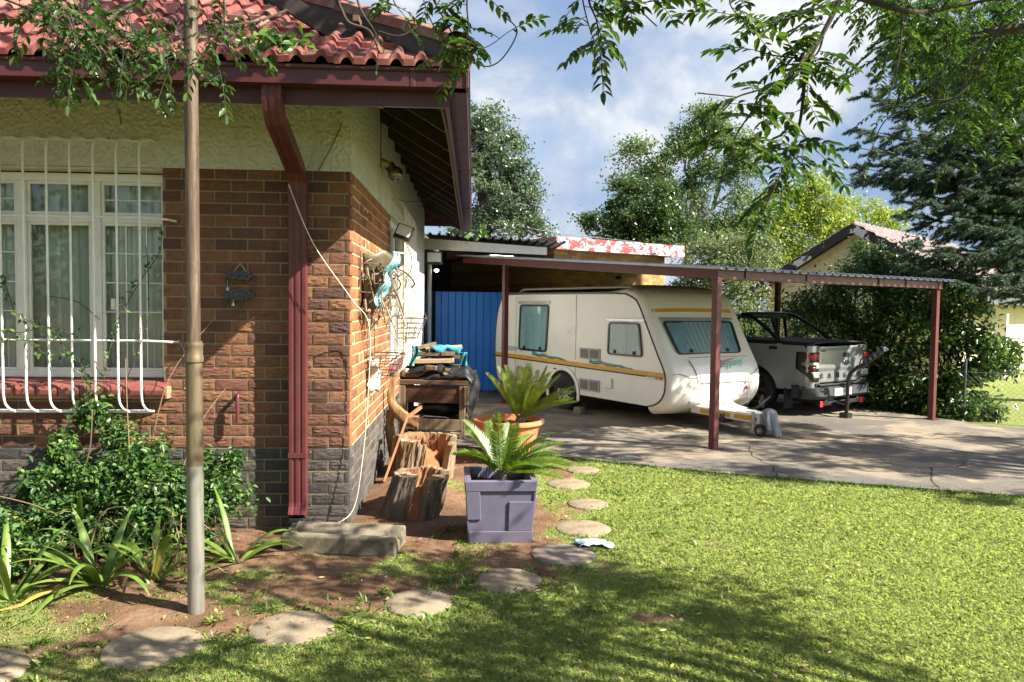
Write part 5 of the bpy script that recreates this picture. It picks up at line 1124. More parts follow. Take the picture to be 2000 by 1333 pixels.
# rounded rear corner posts, lights, tailgate
def cornerpt(sgn, f, z, off=0):
    X0 = 0 if sgn < 0 else TW; crw = max(-.03, .035*(1-((z-.80)/.45)**2)) - .03; th = PI/2*f
    x = (-crw + RC*(1-math.cos(th))) ; y = RC*(1-math.sin(th)); n = Vector((-math.cos(th), -math.sin(th)))
    x += n.x*off; y += n.y*off
    if f > 1: x += (f-1)*.12
    return Vector((x if sgn < 0 else TW - x, y, z))
for sgn in (-1, 1):
    m = TM(); m.grid(11, 12, lambda u, v: cornerpt(sgn, u*1.75, .44+.69*v)); m.build('corner_panel', silver, trk, smooth='all')
    zz0, zz1 = .575, 1.03
    def hl(u, v):   # tapering lamp outline: narrower below
        z = zz0+(zz1-zz0)*v; lo = -.0 + .55*max(0, .42-v)/.42; y_ext = .0
        f = lo + (1.68-lo)*u; p = cornerpt(sgn, max(f, 0), z, .012)
        if f < .6: p.y += .16*(1-f/.6)*(1-max(0, .42-v)/.42*.9)
        return p
    m = TM(); m.grid(17, 15, hl); tlm = m.build('tail_light', M['blackm'], trk, smooth='all', solid=.012)
    for (u0, u1, v0, v1, mt, nm) in ((.20, .80, .76, .94, 'lr', 'red_lens'), (.12, .92, .56, .66, 'lw', 'clear_lens'), (.6, .92, .44, .57, 'lw', 'clear_lens'), (.16, .60, .40, .50, 'ld', 'red_lens'), (.25, .90, .12, .33, 'lw', 'clear_lens')):
        mt = {'lr': paint('bright_red_lens', (.50, .012, .015), .15, .1, coat=.5), 'lw': paint('clear_lens', (.36, .34, .29), .2, .1, coat=.5), 'ld': paint('dark_red_lens', (.12, .012, .015), .2, .1)}[mt]
        m = TM(); m.grid(9, 5, lambda u, v: hl(u0+(u1-u0)*u, v0+(v1-v0)*v) + Vector((sgn*.004, -.009, 0))); m.build(nm, mt, tlm, smooth='all', solid=.004)
def tg(u, v):
    x = .195+(TW-.39)*u; z = .545+.575*v; y = .015 - .018*math.sin(PI*u) + (.018 if v < .36 else 0) - .012*(v > .94); return Vector((x, y, z))
m = TM(); m.grid(15, 22, tg); tgo = m.build('tailgate', silver, trk, smooth=True, solid=.02)
m = TM(); m.prism(rrect(.19, .075, .015), (TW*.56, -.004, .975), (1, 0, 0), (0, 0, 1), (0, -.014, 0)); m.build('handle', M['black'], tgo, bevel=.004)
m = TM(); m.prism([(.083*math.cos(2*PI*k/28), .042*math.sin(2*PI*k/28)) for k in range(28)], (TW*.565, -.004, .845), (1, 0, 0), (0, 0, 1), (0, -.012, 0)); bd = m.build('badge', M['chrome'], tgo)
m = TM(); m.prism([(.072*math.cos(2*PI*k/28), .033*math.sin(2*PI*k/28)) for k in range(28)], (TW*.565, -.0165, .845), (1, 0, 0), (0, 0, 1), (0, -.002, 0)); m.build('badge_face', paint('badge_dark_blue', (.02, .03, .06), .25, .1), bd)
TX, TZ = TR.to_3x3() @ Vector((1, 0, 0)), Vector((0, 0, 1))
lettering('Ford', .062, TX, TZ, TR @ Vector((TW*.565-.05, -.0188, .832)), .0006, M['chrome'], 'badge_script', bd, shear=.3)
dl = paint('dark_lettering', (.02, .022, .03), .4, .1)
for k, ch in enumerate('RANGER'):
    lettering(ch, .125, TX*1.0, TZ, TR @ Vector((.245+.221*k, -.006, .615)), .004, dl, 'letter', tgo)
lettering('RANGER', .036, TX, TZ, TR @ Vector((.235, -.009, 1.035)), .001, dl, 'small_lettering', tgo)
m = TM(); pb_ = [(-.02, .47), (-.075, .455), (-.085, .33), (-.04, .285), (.10, .285), (.10, .49)]
def bump_(u, v):
    i = min(int(v*5), 4); t_ = v*5-i; p = (pb_[i][0]*(1-t_)+pb_[i+1][0]*t_, pb_[i][1]*(1-t_)+pb_[i+1][1]*t_); x = -.05+(TW+.1)*u; w_ = .22*max(0, (abs(2*u-1)-.72)/.28)**2; return Vector((x, p[0]-.01+w_, p[1]+.02 - .0*u))
m.grid(31, 6, bump_); m.build('rear_bumper', dgrey, trk, smooth=True, solid=.01)
m = TM(); m.bb((.14, -.07, .505), (TW-.14, .03, .53)); m.bb((.10, -.02, .44), (.22, .04, .55)); m.bb((TW-.22, -.02, .44), (TW-.1, .04, .55)); m.build('bumper_step', M['black'], trk, bevel=.01)
m = TM(); m.box((.74, -.105, .40), (.50, .008, .115)); pt_ = m.build('number_plate', paint('plate_white', (.70, .69, .60), .4, .08), trk, bevel=.003)
lettering('NW P14', .105, TX, TZ, TR @ Vector((.525, -.1105, .365)), .0008, paint('plate_dark_green', (.02, .05, .03), .5), 'plate_lettering', pt_, xs=1.05)
m = TM(); m.bb((.22, -.03, .19), (TW-.22, .03, .25)); m.bb((.8, -.14, .19), (.9, .05, .24)); m.bb((.35, -.03, .2), (.42, .6, .3)); m.bb((TW-.42, -.03, .2), (TW-.35, .6, .3)); tb_ = m.build('tow_bar', M['black'], trk, bevel=.005)
for x in (.25, TW-.27): m = TM(); m.bb((x-.05, -.045, .175), (x+.05, -.031, .265)); m.build('reflector', paint('red_reflector', (.55, .03, .05), .3, .1), tb_, bevel=.004)
m = TM(); m.grid(21, 17, lambda u, v: Vector((.03+(TW-.06)*u, .03+1.58*v, 1.135+.05*math.sin(PI*min(1, max(0, u*1.02)))**.35+.02*math.sin(PI*v)))); m.build('bed_cover', paint('black_vinyl', (.022, .022, .024), .55, .25, bump=.1), trk, smooth='all', solid=.02)
for y in (.62, 1.15): m = TM(); m.bb((-.012, y, 1.05), (.03, y+.14, 1.10)); m.build('cover_clip', M['black'], trk, bevel=.006)
m = TM(); m.bb((.02, .05, .42), (TW-.02, 1.66, .48)); m.bb((.04, .1, .48), (.1, 1.6, 1.1)); m.bb((TW-.1, .1, .48), (TW-.04, 1.6, 1.1)); m.bb((.3, .3, .3), (TW-.3, 4.6, .42)); m.build('underbody', M['dark'], trk)
rimk = paint('gunmetal_rim', (.16, .16, .165), .35, .15, metal=.7)
for x, ax in ((.105, (-1, 0, 0)), (TW-.105, (1, 0, 0))):
    for y in (WY, 4.02): wheel(TM, trk, (x, y, GZ+.345), .345, .22, ax, 6, rimk, .64)
m = TM(); m.bb((.0, WY-.58, .12), (.20, WY-.55, .45)); m.build('mud_flap', paint('navy_rubber', (.02, .025, .04), .6), trk)
m = TM(); m.bb((TW-.2, WY-.58, .12), (TW, WY-.55, .45)); m.build('mud_flap', paint('navy_rubber2', (.02, .025, .04), .6), trk)
# cab: lower body, roof, pillars, panes
cabp = [(1.70, .40), (1.70, 1.12), (3.75, 1.10), (4.75, 1.02), (4.86, .9), (4.86, .42), (4.45, .40), (4.40, .62), (4.2, .76), (4.02, .80), (3.84, .76), (3.64, .62), (3.59, .40)]
m = TM(); m.prism(cabp, (0, 0, 0), (0, 1, 0), (0, 0, 1), (TW, 0, 0)); m.build('cab', silver, trk, bevel=.05)
m = TM(); m.grid(15, 15, lambda u, v: Vector((.17+(TW-.34)*u, 1.74+1.35*v, 1.57+.05*math.sin(PI*u)**.5*math.sin(PI*(.12+.76*v))))); m.build('cab_roof', silver, trk, smooth='all', solid=.03)
for x0, x1 in ((.02, .17), (TW-.02, TW-.17)):
    for (ya, yb) in ((1.70, 1.78), (2.62, 2.66), (3.72, 3.08)): m = TM(); m.bar((x0, ya, 1.10), (x1, yb, 1.59), .07, .06); m.build('pillar', M['blackm'], trk, bevel=.01)
cg = glassmat('cab_glass', (.55, .62, .60), .03, .06)
def pane(p): m = TM(); m.add(p, [(0, 1, 2, 3)]); m.build('cab_window', cg, trk)
pane([(.10, 1.70, 1.13), (TW-.10, 1.70, 1.13), (TW-.22, 1.78, 1.55), (.22, 1.78, 1.55)]); pane([(.10, 3.70, 1.11), (TW-.1, 3.70, 1.11), (TW-.22, 3.08, 1.57), (.22, 3.08, 1.57)])
for x0, x1 in ((.025, .165), (TW-.025, TW-.165)): pane([(x0, 1.76, 1.12), (x0, 2.6, 1.12), (x1, 2.62, 1.55), (x1, 1.83, 1.55)]); pane([(x0, 2.68, 1.12), (x0, 3.66, 1.12), (x1, 3.1, 1.55), (x1, 2.7, 1.55)])
for x in (.45, 1.22):
    m = TM(); m.box((x, 2.75, 1.10), (.46, .16, .5)); m.box((x, 2.76, 1.42), (.24, .09, .18)); m.build('seat', M['dark'], trk, bevel=.05)
m = TM(); m.prism([(.03*math.cos(2*PI*k/16), .035*math.sin(2*PI*k/16)) for k in range(16)], (1.28, 1.703, 1.23), (1, 0, 0), (0, .18, 1), (0, -.002, 0)); m.build('sticker', paint('pale_sticker', (.5, .48, .25), .5), trk)
m = TM()
for x in (.10, TW-.10):
    xi = .20 if x < 1 else TW-.20
    m.tube(smooth_path([(x, .62, 1.16), (x+(xi-x)*.5, .95, 1.40), (xi, 1.30, 1.585), (xi, 1.45, 1.60)], 5), .032, 8); m.tube(smooth_path([(x, 1.50, 1.14), (x, 1.52, 1.3), (xi, 1.50, 1.56)], 5), .03, 8)
m.tube([(.20, 1.42, 1.60), (.4, 1.42, 1.615), (TW-.4, 1.42, 1.615), (TW-.20, 1.42, 1.60)], .034, 8); m.tube([(.2, 1.50, 1.56), (TW-.2, 1.50, 1.56)], .025, 8)
m.build('roll_bar', M['blackm'], trk, smooth=True)
t = thing('bicycle_rack', 'black tow bar bicycle rack with clamps behind the pickup', 'bicycle rack', TR @ Vector((.62, -.28, 0)), TH)
m = AM(); m.tube(smooth_path([(3.80, .78, .05), (3.80, .77, .4), (3.80, .76, .66), (3.82, .68, .78), (3.90, .56, .87), (4.02, .40, 1.03)], 6), .030, 10); m.bb((3.74, .72, .03), (3.86, .86, .10)); m.bar((3.80, .78, .20), (3.88, 1.05, .215), .05, .05); m.build('mast', M['blackm'], t, smooth=True)
m = AM(); m.tube(smooth_path([(3.86, .62, .81), (3.80, .56, .95), (3.86, .44, 1.02), (4.0, .34, 1.10)], 6), .010, 6); m.build('support_rod', M['blackm'], t)
cl = paint('clamp_plastic', (.05, .06, .10), .3, .3, spec=.7)
for k in range(5):
    f = .12+.2*k; p = Vector((3.88, .60, .84)).lerp(Vector((4.06, .34, 1.07)), f)
    m = AM(); m.box(p + Vector((-.03, -.02, .055)), (.05, .06, .07), rz=.5+k); m.ball(p + Vector((.02, -.04, .05)), .026, 8, 6); m.build('clamp', cl, t, bevel=.008)
# ---------------------------------------------------------------- lean-to, gate, outbuilding
lt_ = thing('lean_to', 'corrugated lean-to roof with white beam between house and outbuilding', 'lean-to', (.2, 14.3, 0))
mb = MB(); mb.prism([(-.915, 2.735), (1.38, 2.665), (1.38, 2.805), (-.915, 2.94)], (0, 14.15, 0), (1, 0, 0), (0, 0, 1), (0, .05, 0)); mb.build('fascia_beam', M['white'], lt_, world=True)
mb = MB(); P_ = []; x = -.88
while x < 1.75:
    for dx_, dz in ((0, 0), (.05, 0), (.065, .035), (.10, .035), (.115, 0)): P_.append((x+dx_, dz - .045*(x+dx_)))
    x += .165
n = len(P_); mb.add([(px_, y, 2.955+dz+.02*(y-14)) for y in (13.9, 17, 20.5) for px_, dz in P_], [(j*n+i, j*n+i+1, (j+1)*n+i+1, (j+1)*n+i) for j in range(2) for i in range(n-1)])
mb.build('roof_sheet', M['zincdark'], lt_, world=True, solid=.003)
mb = MB(); mb.tube([(-.83, 14.40, 0), (-.83, 14.40, 2.72)], .042, 10); mb.build('post', M['white'], lt_, world=True, smooth=True)
mb = MB(); mb.bb((-1.0, 20.0, 0), (3.0, 20.1, 3.1)); mb.bb((-1.0, 13.75, 0), (-.95, 20, 3.1)); mb.build('rear_wall', paint('shaded_brick_wall', (.05, .035, .028), .9, .4), lt_, world=True)  # shade inside the lean-to is put into this dark wall colour
mb = MB(); mb.bb((-.80, 18.9, 2.0), (.1, 19.0, 2.06)); mb.bb((-.80, 18.9, 1.85), (.05, 19.0, 1.9)); mb.build('shelf', M['zincdark'], lt_, world=True)
blue = paint('blue_sheet_metal', (.016, .20, .72), .42, .2, scale=2, dirt=(.02, .10, .35), dirt_at=.68)
gt = thing('sheet_gate', 'tall blue ribbed sheet metal gate beside the house', 'gate', (-.1, 14.62, 0))
mb = MB(); P_ = []; x = -.72
while x < .98: P_ += [(x, 0), (x+.10, 0), (x+.112, .014), (x+.122, 0)]; x += .135
n = len(P_); mb.add([(px_, 14.62-d, z) for z in (.05, 1.96) for px_, d in P_], [(i, i+1, n+i+1, n+i) for i in range(n-1)])
mb.build('gate_leaf', blue, gt, world=True, solid=.004)
mb = MB(); P_ = [(-.92, 0), (-.86, 0), (-.85, .014), (-.84, 0), (-.785, 0)]; n = 5; mb.add([(px_, 14.60-d, z) for z in (.05, 1.97) for px_, d in P_], [(i, i+1, n+i+1, n+i) for i in range(n-1)]); mb.build('side_panel', blue, gt, world=True, solid=.004)
mb = MB(); mb.bb((-.755, 14.63, .03), (-.725, 14.67, 1.98)); mb.bb((-.72, 14.64, 1.85), (.98, 14.67, 1.9)); mb.bb((-.72, 14.64, .2), (.98, 14.67, .25)); mb.build('gate_frame', M['dark'], gt, world=True)
# yellow brick outbuilding, frame A
def brickwall_mat(name, stops, mort, sc):
    t = NT(name); co = t.obj(); br = t.n('TexBrick', Vector=t.map(co, (1, 1, 1), (PI/2, 0, 0)), Scale=1.0); br.offset = .5
    for k, v in (('Brick Width', .234), ('Row Height', .0851), ('Mortar Size', .006), ('Bias', 0.0)): br.inputs[k].default_value = v
    br.inputs['Color1'].default_value = (*stops[0], 1); br.inputs['Color2'].default_value = (*stops[1], 1); br.inputs['Mortar'].default_value = (*mort, 1)
    n = t.noise(co, 8, 6, .7); t.base(t.mix(t.ramp(n, [(.3, .45), (.6, 0.0)]), br.outputs['Color'], tuple(x*.5 for x in stops[0])), .9, 0, .2); t.bump(br.outputs['Fac'], -.5, .008); return t.m
M['gbrick'] = brickwall_mat('yellow_brick', ((.30, .165, .055), (.50, .32, .12)), (.26, .19, .11), 1)
ob = athing('outbuilding', 'yellow brick outbuilding with flaking red and white fascia', 'outbuilding', 4.2, 8.5)
class OM(MB):
    def build(s, name, mats, parent=None, **kw):
        s.v = [tuple(FA @ Vector(p)) for p in s.v]; return MB.build(s, name, mats, parent, world=True, **kw)
m = OM(); m.bb((2.55, 6.85, -.1), (5.75, 7.05, 2.92)); m.build('front_wall', M['gbrick'], ob)
m = OM(); m.bb((2.55, 7.05, -.1), (2.75, 12.5, 2.92)); m.build('side_wall', M['gbrick'], ob)
m = OM(); m.bb((5.55, 7.05, -.1), (5.75, 12.5, 2.92)); m.bb((2.75, 12.3, -.1), (5.55, 12.5, 2.92)); m.build('rear_wall', M['gbrick'], ob)
t = NT('flaking_red_paint'); co = t.obj(); n = t.noise(t.map(co, (1.0, 1.0, 1.5)), 5.5, 10, .68, .5); t.base(t.ramp(n, [(.42, (.22, .05, .046)), (.495, (.26, .062, .056)), (.51, (.46, .44, .42)), (.7, (.52, .50, .48))]), .6, 0, .3); t.bump(n, .3, .005)
m = OM(); m.bb((2.46, 6.60, 2.90), (6.15, 6.64, 3.16)); m.build('front_fascia', t.m, ob)
m = OM(); m.bb((2.42, 6.60, 2.90), (2.459, 12.7, 3.16)); m.build('side_fascia', paint('red_fascia_paint', (.33, .05, .045), .5, .25), ob)
m = OM(); m.bb((2.459, 6.641, 2.922), (6.15, 12.7, 3.10)); m.build('roof_slab', M['zincdark'], ob)
m = OM(); m.bb((5.25, 6.845, 2.15), (5.749, 6.8495, 2.30)); m.build('ledge', M['gbrick'], ob)
t = athing('security_lamp', 'small round security lamp on the dark outbuilding wall above the caravan', 'lamp', 4.35, 6.8)
m = OM(); m.box((4.32, 6.80, 2.37), (.10, .09, .08)); m.build('lamp_base', M['black'], t, bevel=.01)
m = OM(); m.ball((4.32, 6.72, 2.40), .05, 12, 8); m.build('lens', M['glass'], t, smooth='all')
t = athing('long_batten', 'long grey batten fixed across the outbuilding wall behind the caravan', 'batten', 4.0, 6.8)
m = OM(); m.bb((3.55, 6.74, 2.06), (5.35, 6.84, 2.16)); m.build('batten', paint('grey_fibre_board', (.30, .29, .27), .8, .3), t, bevel=.01)

# ---------------------------------------------------------------- neighbour's house
NH = Vector((9.73, 19.0, 0)); NR = math.radians(-48)
nh = thing('neighbour_house', 'cream gabled house with dark peeling barge boards behind the shrubs', 'house', NH, NR)
cw = plaster('cream_painted_wall', (.70, .60, .36), 6, (.4, .32, .2))
bb_ = NT('peeling_barge'); co = bb_.obj(); n = bb_.noise(co, 2.4, 8, .6, .3); bb_.base(bb_.ramp(n, [(.53, (.035, .03, .03)), (.545, (.62, .60, .56)), (.7, (.55, .53, .5))]), .7, 0, .3)
HW, HZ, HK, HD = 2.45, 3.90, .59, 9.0
mb = MB(); ez = HZ-.16-HW*HK; mb.prism([(-HW, -.1), (HW, -.1), (HW, ez), (0, HZ-.16), (-HW, ez)], (0, .35, 0), (1, 0, 0), (0, 0, 1), (0, .22, 0)); mb.bb((-HW, .57, -.1), (-HW+.22, HD, ez)); mb.bb((HW-.22, .57, -.1), (HW, HD, ez)); mb.build('wall', cw, nh)
for sg in (-1, 1):
    mb = MB(); mb.prism([(0, -.20), (3.08, -.20), (3.08, .02), (0, .02)], (0, 0, HZ), (sg, 0, -HK), (0, 0, 1), (0, .04, 0)); mb.build('barge_board', bb_.m, nh)
ntile = NT('grey_roof_tile'); co = ntile.obj(); n = ntile.noise(co, 3, 6, .7); ntile.base(ntile.ramp(n, [(.3, (.12, .09, .085)), (.6, (.20, .16, .15)), (.75, (.27, .23, .21))]), .85, 0, .3)
def tiled(a, b, c, d):
    mb = MB(); a, b, c, d = map(Vector, (a, b, c, d)); nn2 = (b-a).cross(d-a).normalized()
    if nn2.z < 0: nn2 = -nn2
    mb.grid(int((b-a).length*16), 49, lambda u, v: (a*(1-u)+b*u)*(1-v)+(d*(1-u)+c*u)*v + nn2*(.05*(1-(v*12) % 1) + .05*abs(math.sin(u*(b-a).length*PI/.30)))); mb.build('roof', ntile.m, nh)
for sg in (-1, 1): tiled((sg*3.08, .02, HZ+.03-3.08*HK), (sg*3.08, HD, HZ+.03-3.08*HK), (0, HD, HZ+.03), (0, .02, HZ+.03))
mb = MB(); mb.bb((2.98, .06, HZ-3.08*HK-.20), (3.02, HD, HZ-3.08*HK-.02)); mb.build('fascia', M['zincdark'], nh)
mb = MB(); mb.bb((-2.95, .05, HZ-3.02*HK-.06), (-HW, .34, HZ-3.02*HK-.03)); mb.bb((HW+.01, .06, HZ-3.05*HK-.02), (2.97, HD, HZ-3.05*HK+.0)); mb.build('soffit', M['darkwood'], nh)
mb = MB(); mb.bb((HW+.005, 1.0, 0), (HW+.06, 1.13, 1.80)); mb.bb((HW+.005, 1.13, 1.68), (HW+.06, 3.4, 1.80)); mb.build('door_frame', M['zincdark'], nh)
mb = MB(); mb.bb((HW+.004, 3.0, .0), (HW+.03, 3.9, 1.62)); mb.bb((HW, 2.55, 0), (HW+.5, 2.75, 1.66)); mb.build('white_door', M['white'], nh)
mb = MB(); mb.bb((-.75, .33, 2.05), (-.15, .348, 2.17)); mb.build('vent', M['dark'], nh)
mb = MB(); mb.bb((-.02, .33, 2.5), (.0, .346, 3.55)); mb.build('cable', M['zincdark'], nh)
t = MB(); t.bb((13.2, 15.6, -.05), (20, 15.9, .22)); tag(t.build('low_brick_kerb', brickwall_mat('brown_paving', ((.2, .13, .09), (.28, .18, .12)), (.2, .17, .13), 1)), 'low brown brick kerb in front of the cream house', 'kerb')

# chain link fence on the right
cf = thing('chain_link_fence', 'sagging diamond mesh wire fence on the right edge', 'fence', (8.5, 10.4, 0))
fa, fb = Vector((7.6, 11.42, 0)), Vector((12.5, 8.05, 0)); L = (fb-fa).length; fd = (fb-fa)/L; V, F = [], []; H_ = .72
def strand(p, q, w=.0012):
    c = len(V); d = (q-p).normalized(); s = Vector((0, 0, 1)).cross(d).normalized()*w; u = d.cross(s.normalized())*w
    V.extend([tuple(p-s), tuple(p+u), tuple(p+s), tuple(p-u), tuple(q-s), tuple(q+u), tuple(q+s), tuple(q-u)]); F.extend([[c, c+1, c+5, c+4], [c+1, c+2, c+6, c+5], [c+2, c+3, c+7, c+6], [c+3, c, c+4, c+7]])
s = -H_
while s < L:
    for sg in (1, -1):
        a, b = s, s+H_; z0, z1 = (0, H_) if sg > 0 else (H_, 0)
        if a < 0: z0 = z0 + (z1-z0)*(-a)/H_; a = 0
        if b > L: z1 = z1 - (z1-z0)*(b-L)/(b-a); b = L
        strand(fa+fd*a+Vector((0, .004*sg, z0+.03)), fa+fd*b+Vector((0, .004*sg, z1+.03)))
    s += .075
np_mesh('wire_mesh', V, F, M['zincdark'], cf)
mb = MB(); mb.tube([fa+Vector((0, 0, H_+.03)), fb+Vector((0, 0, H_+.03))], .003, 5); mb.build('top_wire', M['steel'], cf, world=True)
for f in (0.02, .55, .98): mb = MB(); p = fa.lerp(fb, f); mb.tube([p, p+Vector((0, 0, .95))], .02, 8); mb.build('fence_post', M['zincdark'], cf, world=True)
# power lines over the lean-to
pw = MB()
for dz in (0, .25): pw.tube(smooth_path([at(880, 425, 26)+Vector((0, 0, dz)), at(960, 448, 25)+Vector((0, 0, dz)), at(1100, 472, 24)+Vector((0, 0, dz)), at(1250, 490, 23)+Vector((0, 0, dz))], 6), .010, 5)
tag(pw.build('overhead_wires', paint('cable_grey', (.45, .46, .48), .6)), 'pair of pale overhead wires crossing before the left tree', 'wires')
# ---------------------------------------------------------------- foliage
def leaves(name, C, D, N, L, W, mat, parent, fold=.18, kind=None):
    """pointed leaves: C base points, D directions, N blade normals, L lengths, W widths"""
    C, D, N = (np.asarray(a, float) for a in (C, D, N)); n = len(C)
    D = D/np.linalg.norm(D, axis=1, keepdims=True); S = np.cross(D, N); S /= (np.linalg.norm(S, axis=1, keepdims=True)+1e-9); U = np.cross(S, D)
    L = np.broadcast_to(np.asarray(L, float), n)[:, None]; W = np.broadcast_to(np.asarray(W, float), n)[:, None]
    b = C; t = C + D*L - U*L*.10; f = U*W*fold
    l1, r1 = C + D*L*.30 - S*W*.45 + f, C + D*L*.30 + S*W*.45 + f; l2, r2 = C + D*L*.66 - S*W*.38 + f - U*L*.03, C + D*L*.66 + S*W*.38 + f - U*L*.03
    V = np.stack([b, r1, r2, t, l2, l1], 1).reshape(-1, 3); i = np.arange(n)*6
    F = np.concatenate([np.stack([i, i+1, i+2, i+3], -1), np.stack([i, i+3, i+4, i+5], -1)])
    o = np_mesh(name, V, F, mat, parent)
    if kind: o['kind'] = kind
    return o
def quads(name, C, L, W, mat, parent, up=.5, kind=None):
    """small diamond leaves, random attitude"""
    n = len(C); a = R.uniform(0, 2*PI, n); el = R.normal(-.25, .55, n); D = np.stack([np.cos(a)*np.cos(el), np.sin(a)*np.cos(el), np.sin(el)], -1)
    N = R.normal(0, 1, (n, 3)); N[:, 2] += 1.2*up*2; S = np.cross(D, N); S /= (np.linalg.norm(S, axis=1, keepdims=True)+1e-9)
    L = (L*R.uniform(.7, 1.3, n))[:, None]; W = (W*R.uniform(.7, 1.3, n))[:, None]
    V = np.stack([C-D*L*.5, C+S*W*.5-D*L*.05, C+D*L*.5, C-S*W*.5-D*L*.05], 1).reshape(-1, 3); F = np.arange(n*4).reshape(-1, 4)
    o = np_mesh(name, V, F, mat, parent)
    if kind: o['kind'] = kind
    return o
def clumps(lobes, per_m2, sig, n_leaf, flat=.8):
    cs = []
    for c, r in lobes:
        r = np.array(r if hasattr(r, '__len__') else (r, r, r), float); k = max(3, int(per_m2*(r[0]*r[1]*r[2])**(2/3)*4))
        d = R.normal(0, 1, (k, 3)); d /= np.linalg.norm(d, axis=1, keepdims=True); rad = R.uniform(.35, 1.08, (k, 1))**.6
        cs.append(np.array(c) + d*rad*r)
    cs = np.concatenate(cs); w = R.uniform(.3, 1.7, len(cs)); idx = R.choice(len(cs), n_leaf, p=w/w.sum())
    P = cs[idx] + R.normal(0, 1, (n_leaf, 3))*np.array([sig, sig, sig*flat])*R.uniform(.5, 1.3, (len(cs), 1))[idx]
    return cs, P
BARK = woodmat('tree_bark', (.03, .024, .019), (.065, .05, .04), (.11, .09, .073), 2, 1.0, .95)
BARKG = woodmat('pale_bark', (.12, .10, .08), (.22, .19, .15), (.32, .28, .23), 2, 1.0, .95)
def limb(mb, p, q, r0, r1, sag=0.0, j=.08, n=6):
    p, q = Vector(p), Vector(q); L = (q-p).length; pts = []
    for k in range(n+1):
        f = k/n; x = p.lerp(q, f) + Vector((0, 0, sag*L*math.sin(PI*f))); s = j*L*math.sin(PI*f)
        x += Vector((mn.noise(x*1.3), mn.noise(x*1.3+Vector((9, 0, 0))), .5*mn.noise(x*1.3+Vector((0, 7, 0)))))*s; pts.append(x)
    mb.tube(pts, [r0+(r1-r0)*k/n for k in range(n+1)], 7); return pts
def tree(name, label, base, fork, lobes, n_leaf, L, W, mat, tr, per=3.0, sig=.22, bark=None, group=None, twigs=40, up=.5, cat='tree'):
    t = thing(name, label, cat, base, 0, group); mb = MB(); base, fork = Vector(base), Vector(fork)
    limb(mb, base - Vector((0, 0, .3)), fork, tr*1.25, tr*.8, 0, .05)
    cs, P = clumps(lobes, per, sig, n_leaf)
    for c, r in lobes: limb(mb, fork, c, tr*.55, tr*.16, .06, .10)
    for i in R.choice(len(cs), min(twigs, len(cs)), replace=False):
        c = Vector(cs[i]); o = min((Vector(l[0]) for l in lobes), key=lambda q: (q-c).length); limb(mb, o, c, tr*.15, tr*.03, .05, .12, 4)
    mb.build('trunk', bark or BARK, t, world=True, smooth=True)
    quads('crown', P, L, W, mat, t, up); return t
def P3(u, v, y): return tuple(at(u, v, y))
LF = {}
LF['grey'] = leafmat('greygreen_leaf', [(0, (.045, .08, .04)), (.5, (.085, .135, .07)), (.85, (.14, .17, .09)), (1, (.2, .22, .13))], .3, .38, .6)
LF['mid'] = leafmat('midgreen_leaf', [(0, (.055, .10, .035)), (.5, (.11, .175, .06)), (.85, (.17, .23, .085)), (.96, (.25, .25, .09)), (1, (.24, .17, .07))], .3, .45, .4)
LF['dark'] = leafmat('darkgreen_leaf', [(0, (.03, .055, .018)), (.6, (.06, .10, .03)), (1, (.10, .15, .045))], .3, .38, .5)
LF['yellow'] = leafmat('yellowgreen_leaf', [(0, (.12, .17, .03)), (.5, (.21, .27, .05)), (.85, (.31, .36, .07)), (1, (.42, .40, .09))], .38, .45, .4)
LF['olive'] = leafmat('olive_leaf', [(0, (.08, .11, .045)), (.5, (.15, .19, .08)), (1, (.24, .26, .12))], .35, .45, .4)
LF['shrub'] = leafmat('shrub_leaf', [(0, (.03, .06, .016)), (.55, (.055, .10, .026)), (.85, (.09, .15, .036)), (1, (.14, .21, .05))], .34, .32, .5)
LF['front'] = leafmat('pinnate_leaf', [(0, (.02, .045, .010)), (.5, (.036, .075, .015)), (.85, (.06, .11, .02)), (1, (.12, .17, .03))], .34, .42, .4)
LF['bush'] = leafmat('glossy_bush_leaf', [(0, (.03, .07, .02)), (.5, (.055, .115, .03)), (.85, (.10, .18, .04)), (1, (.17, .26, .06))], .28, .40, .35)

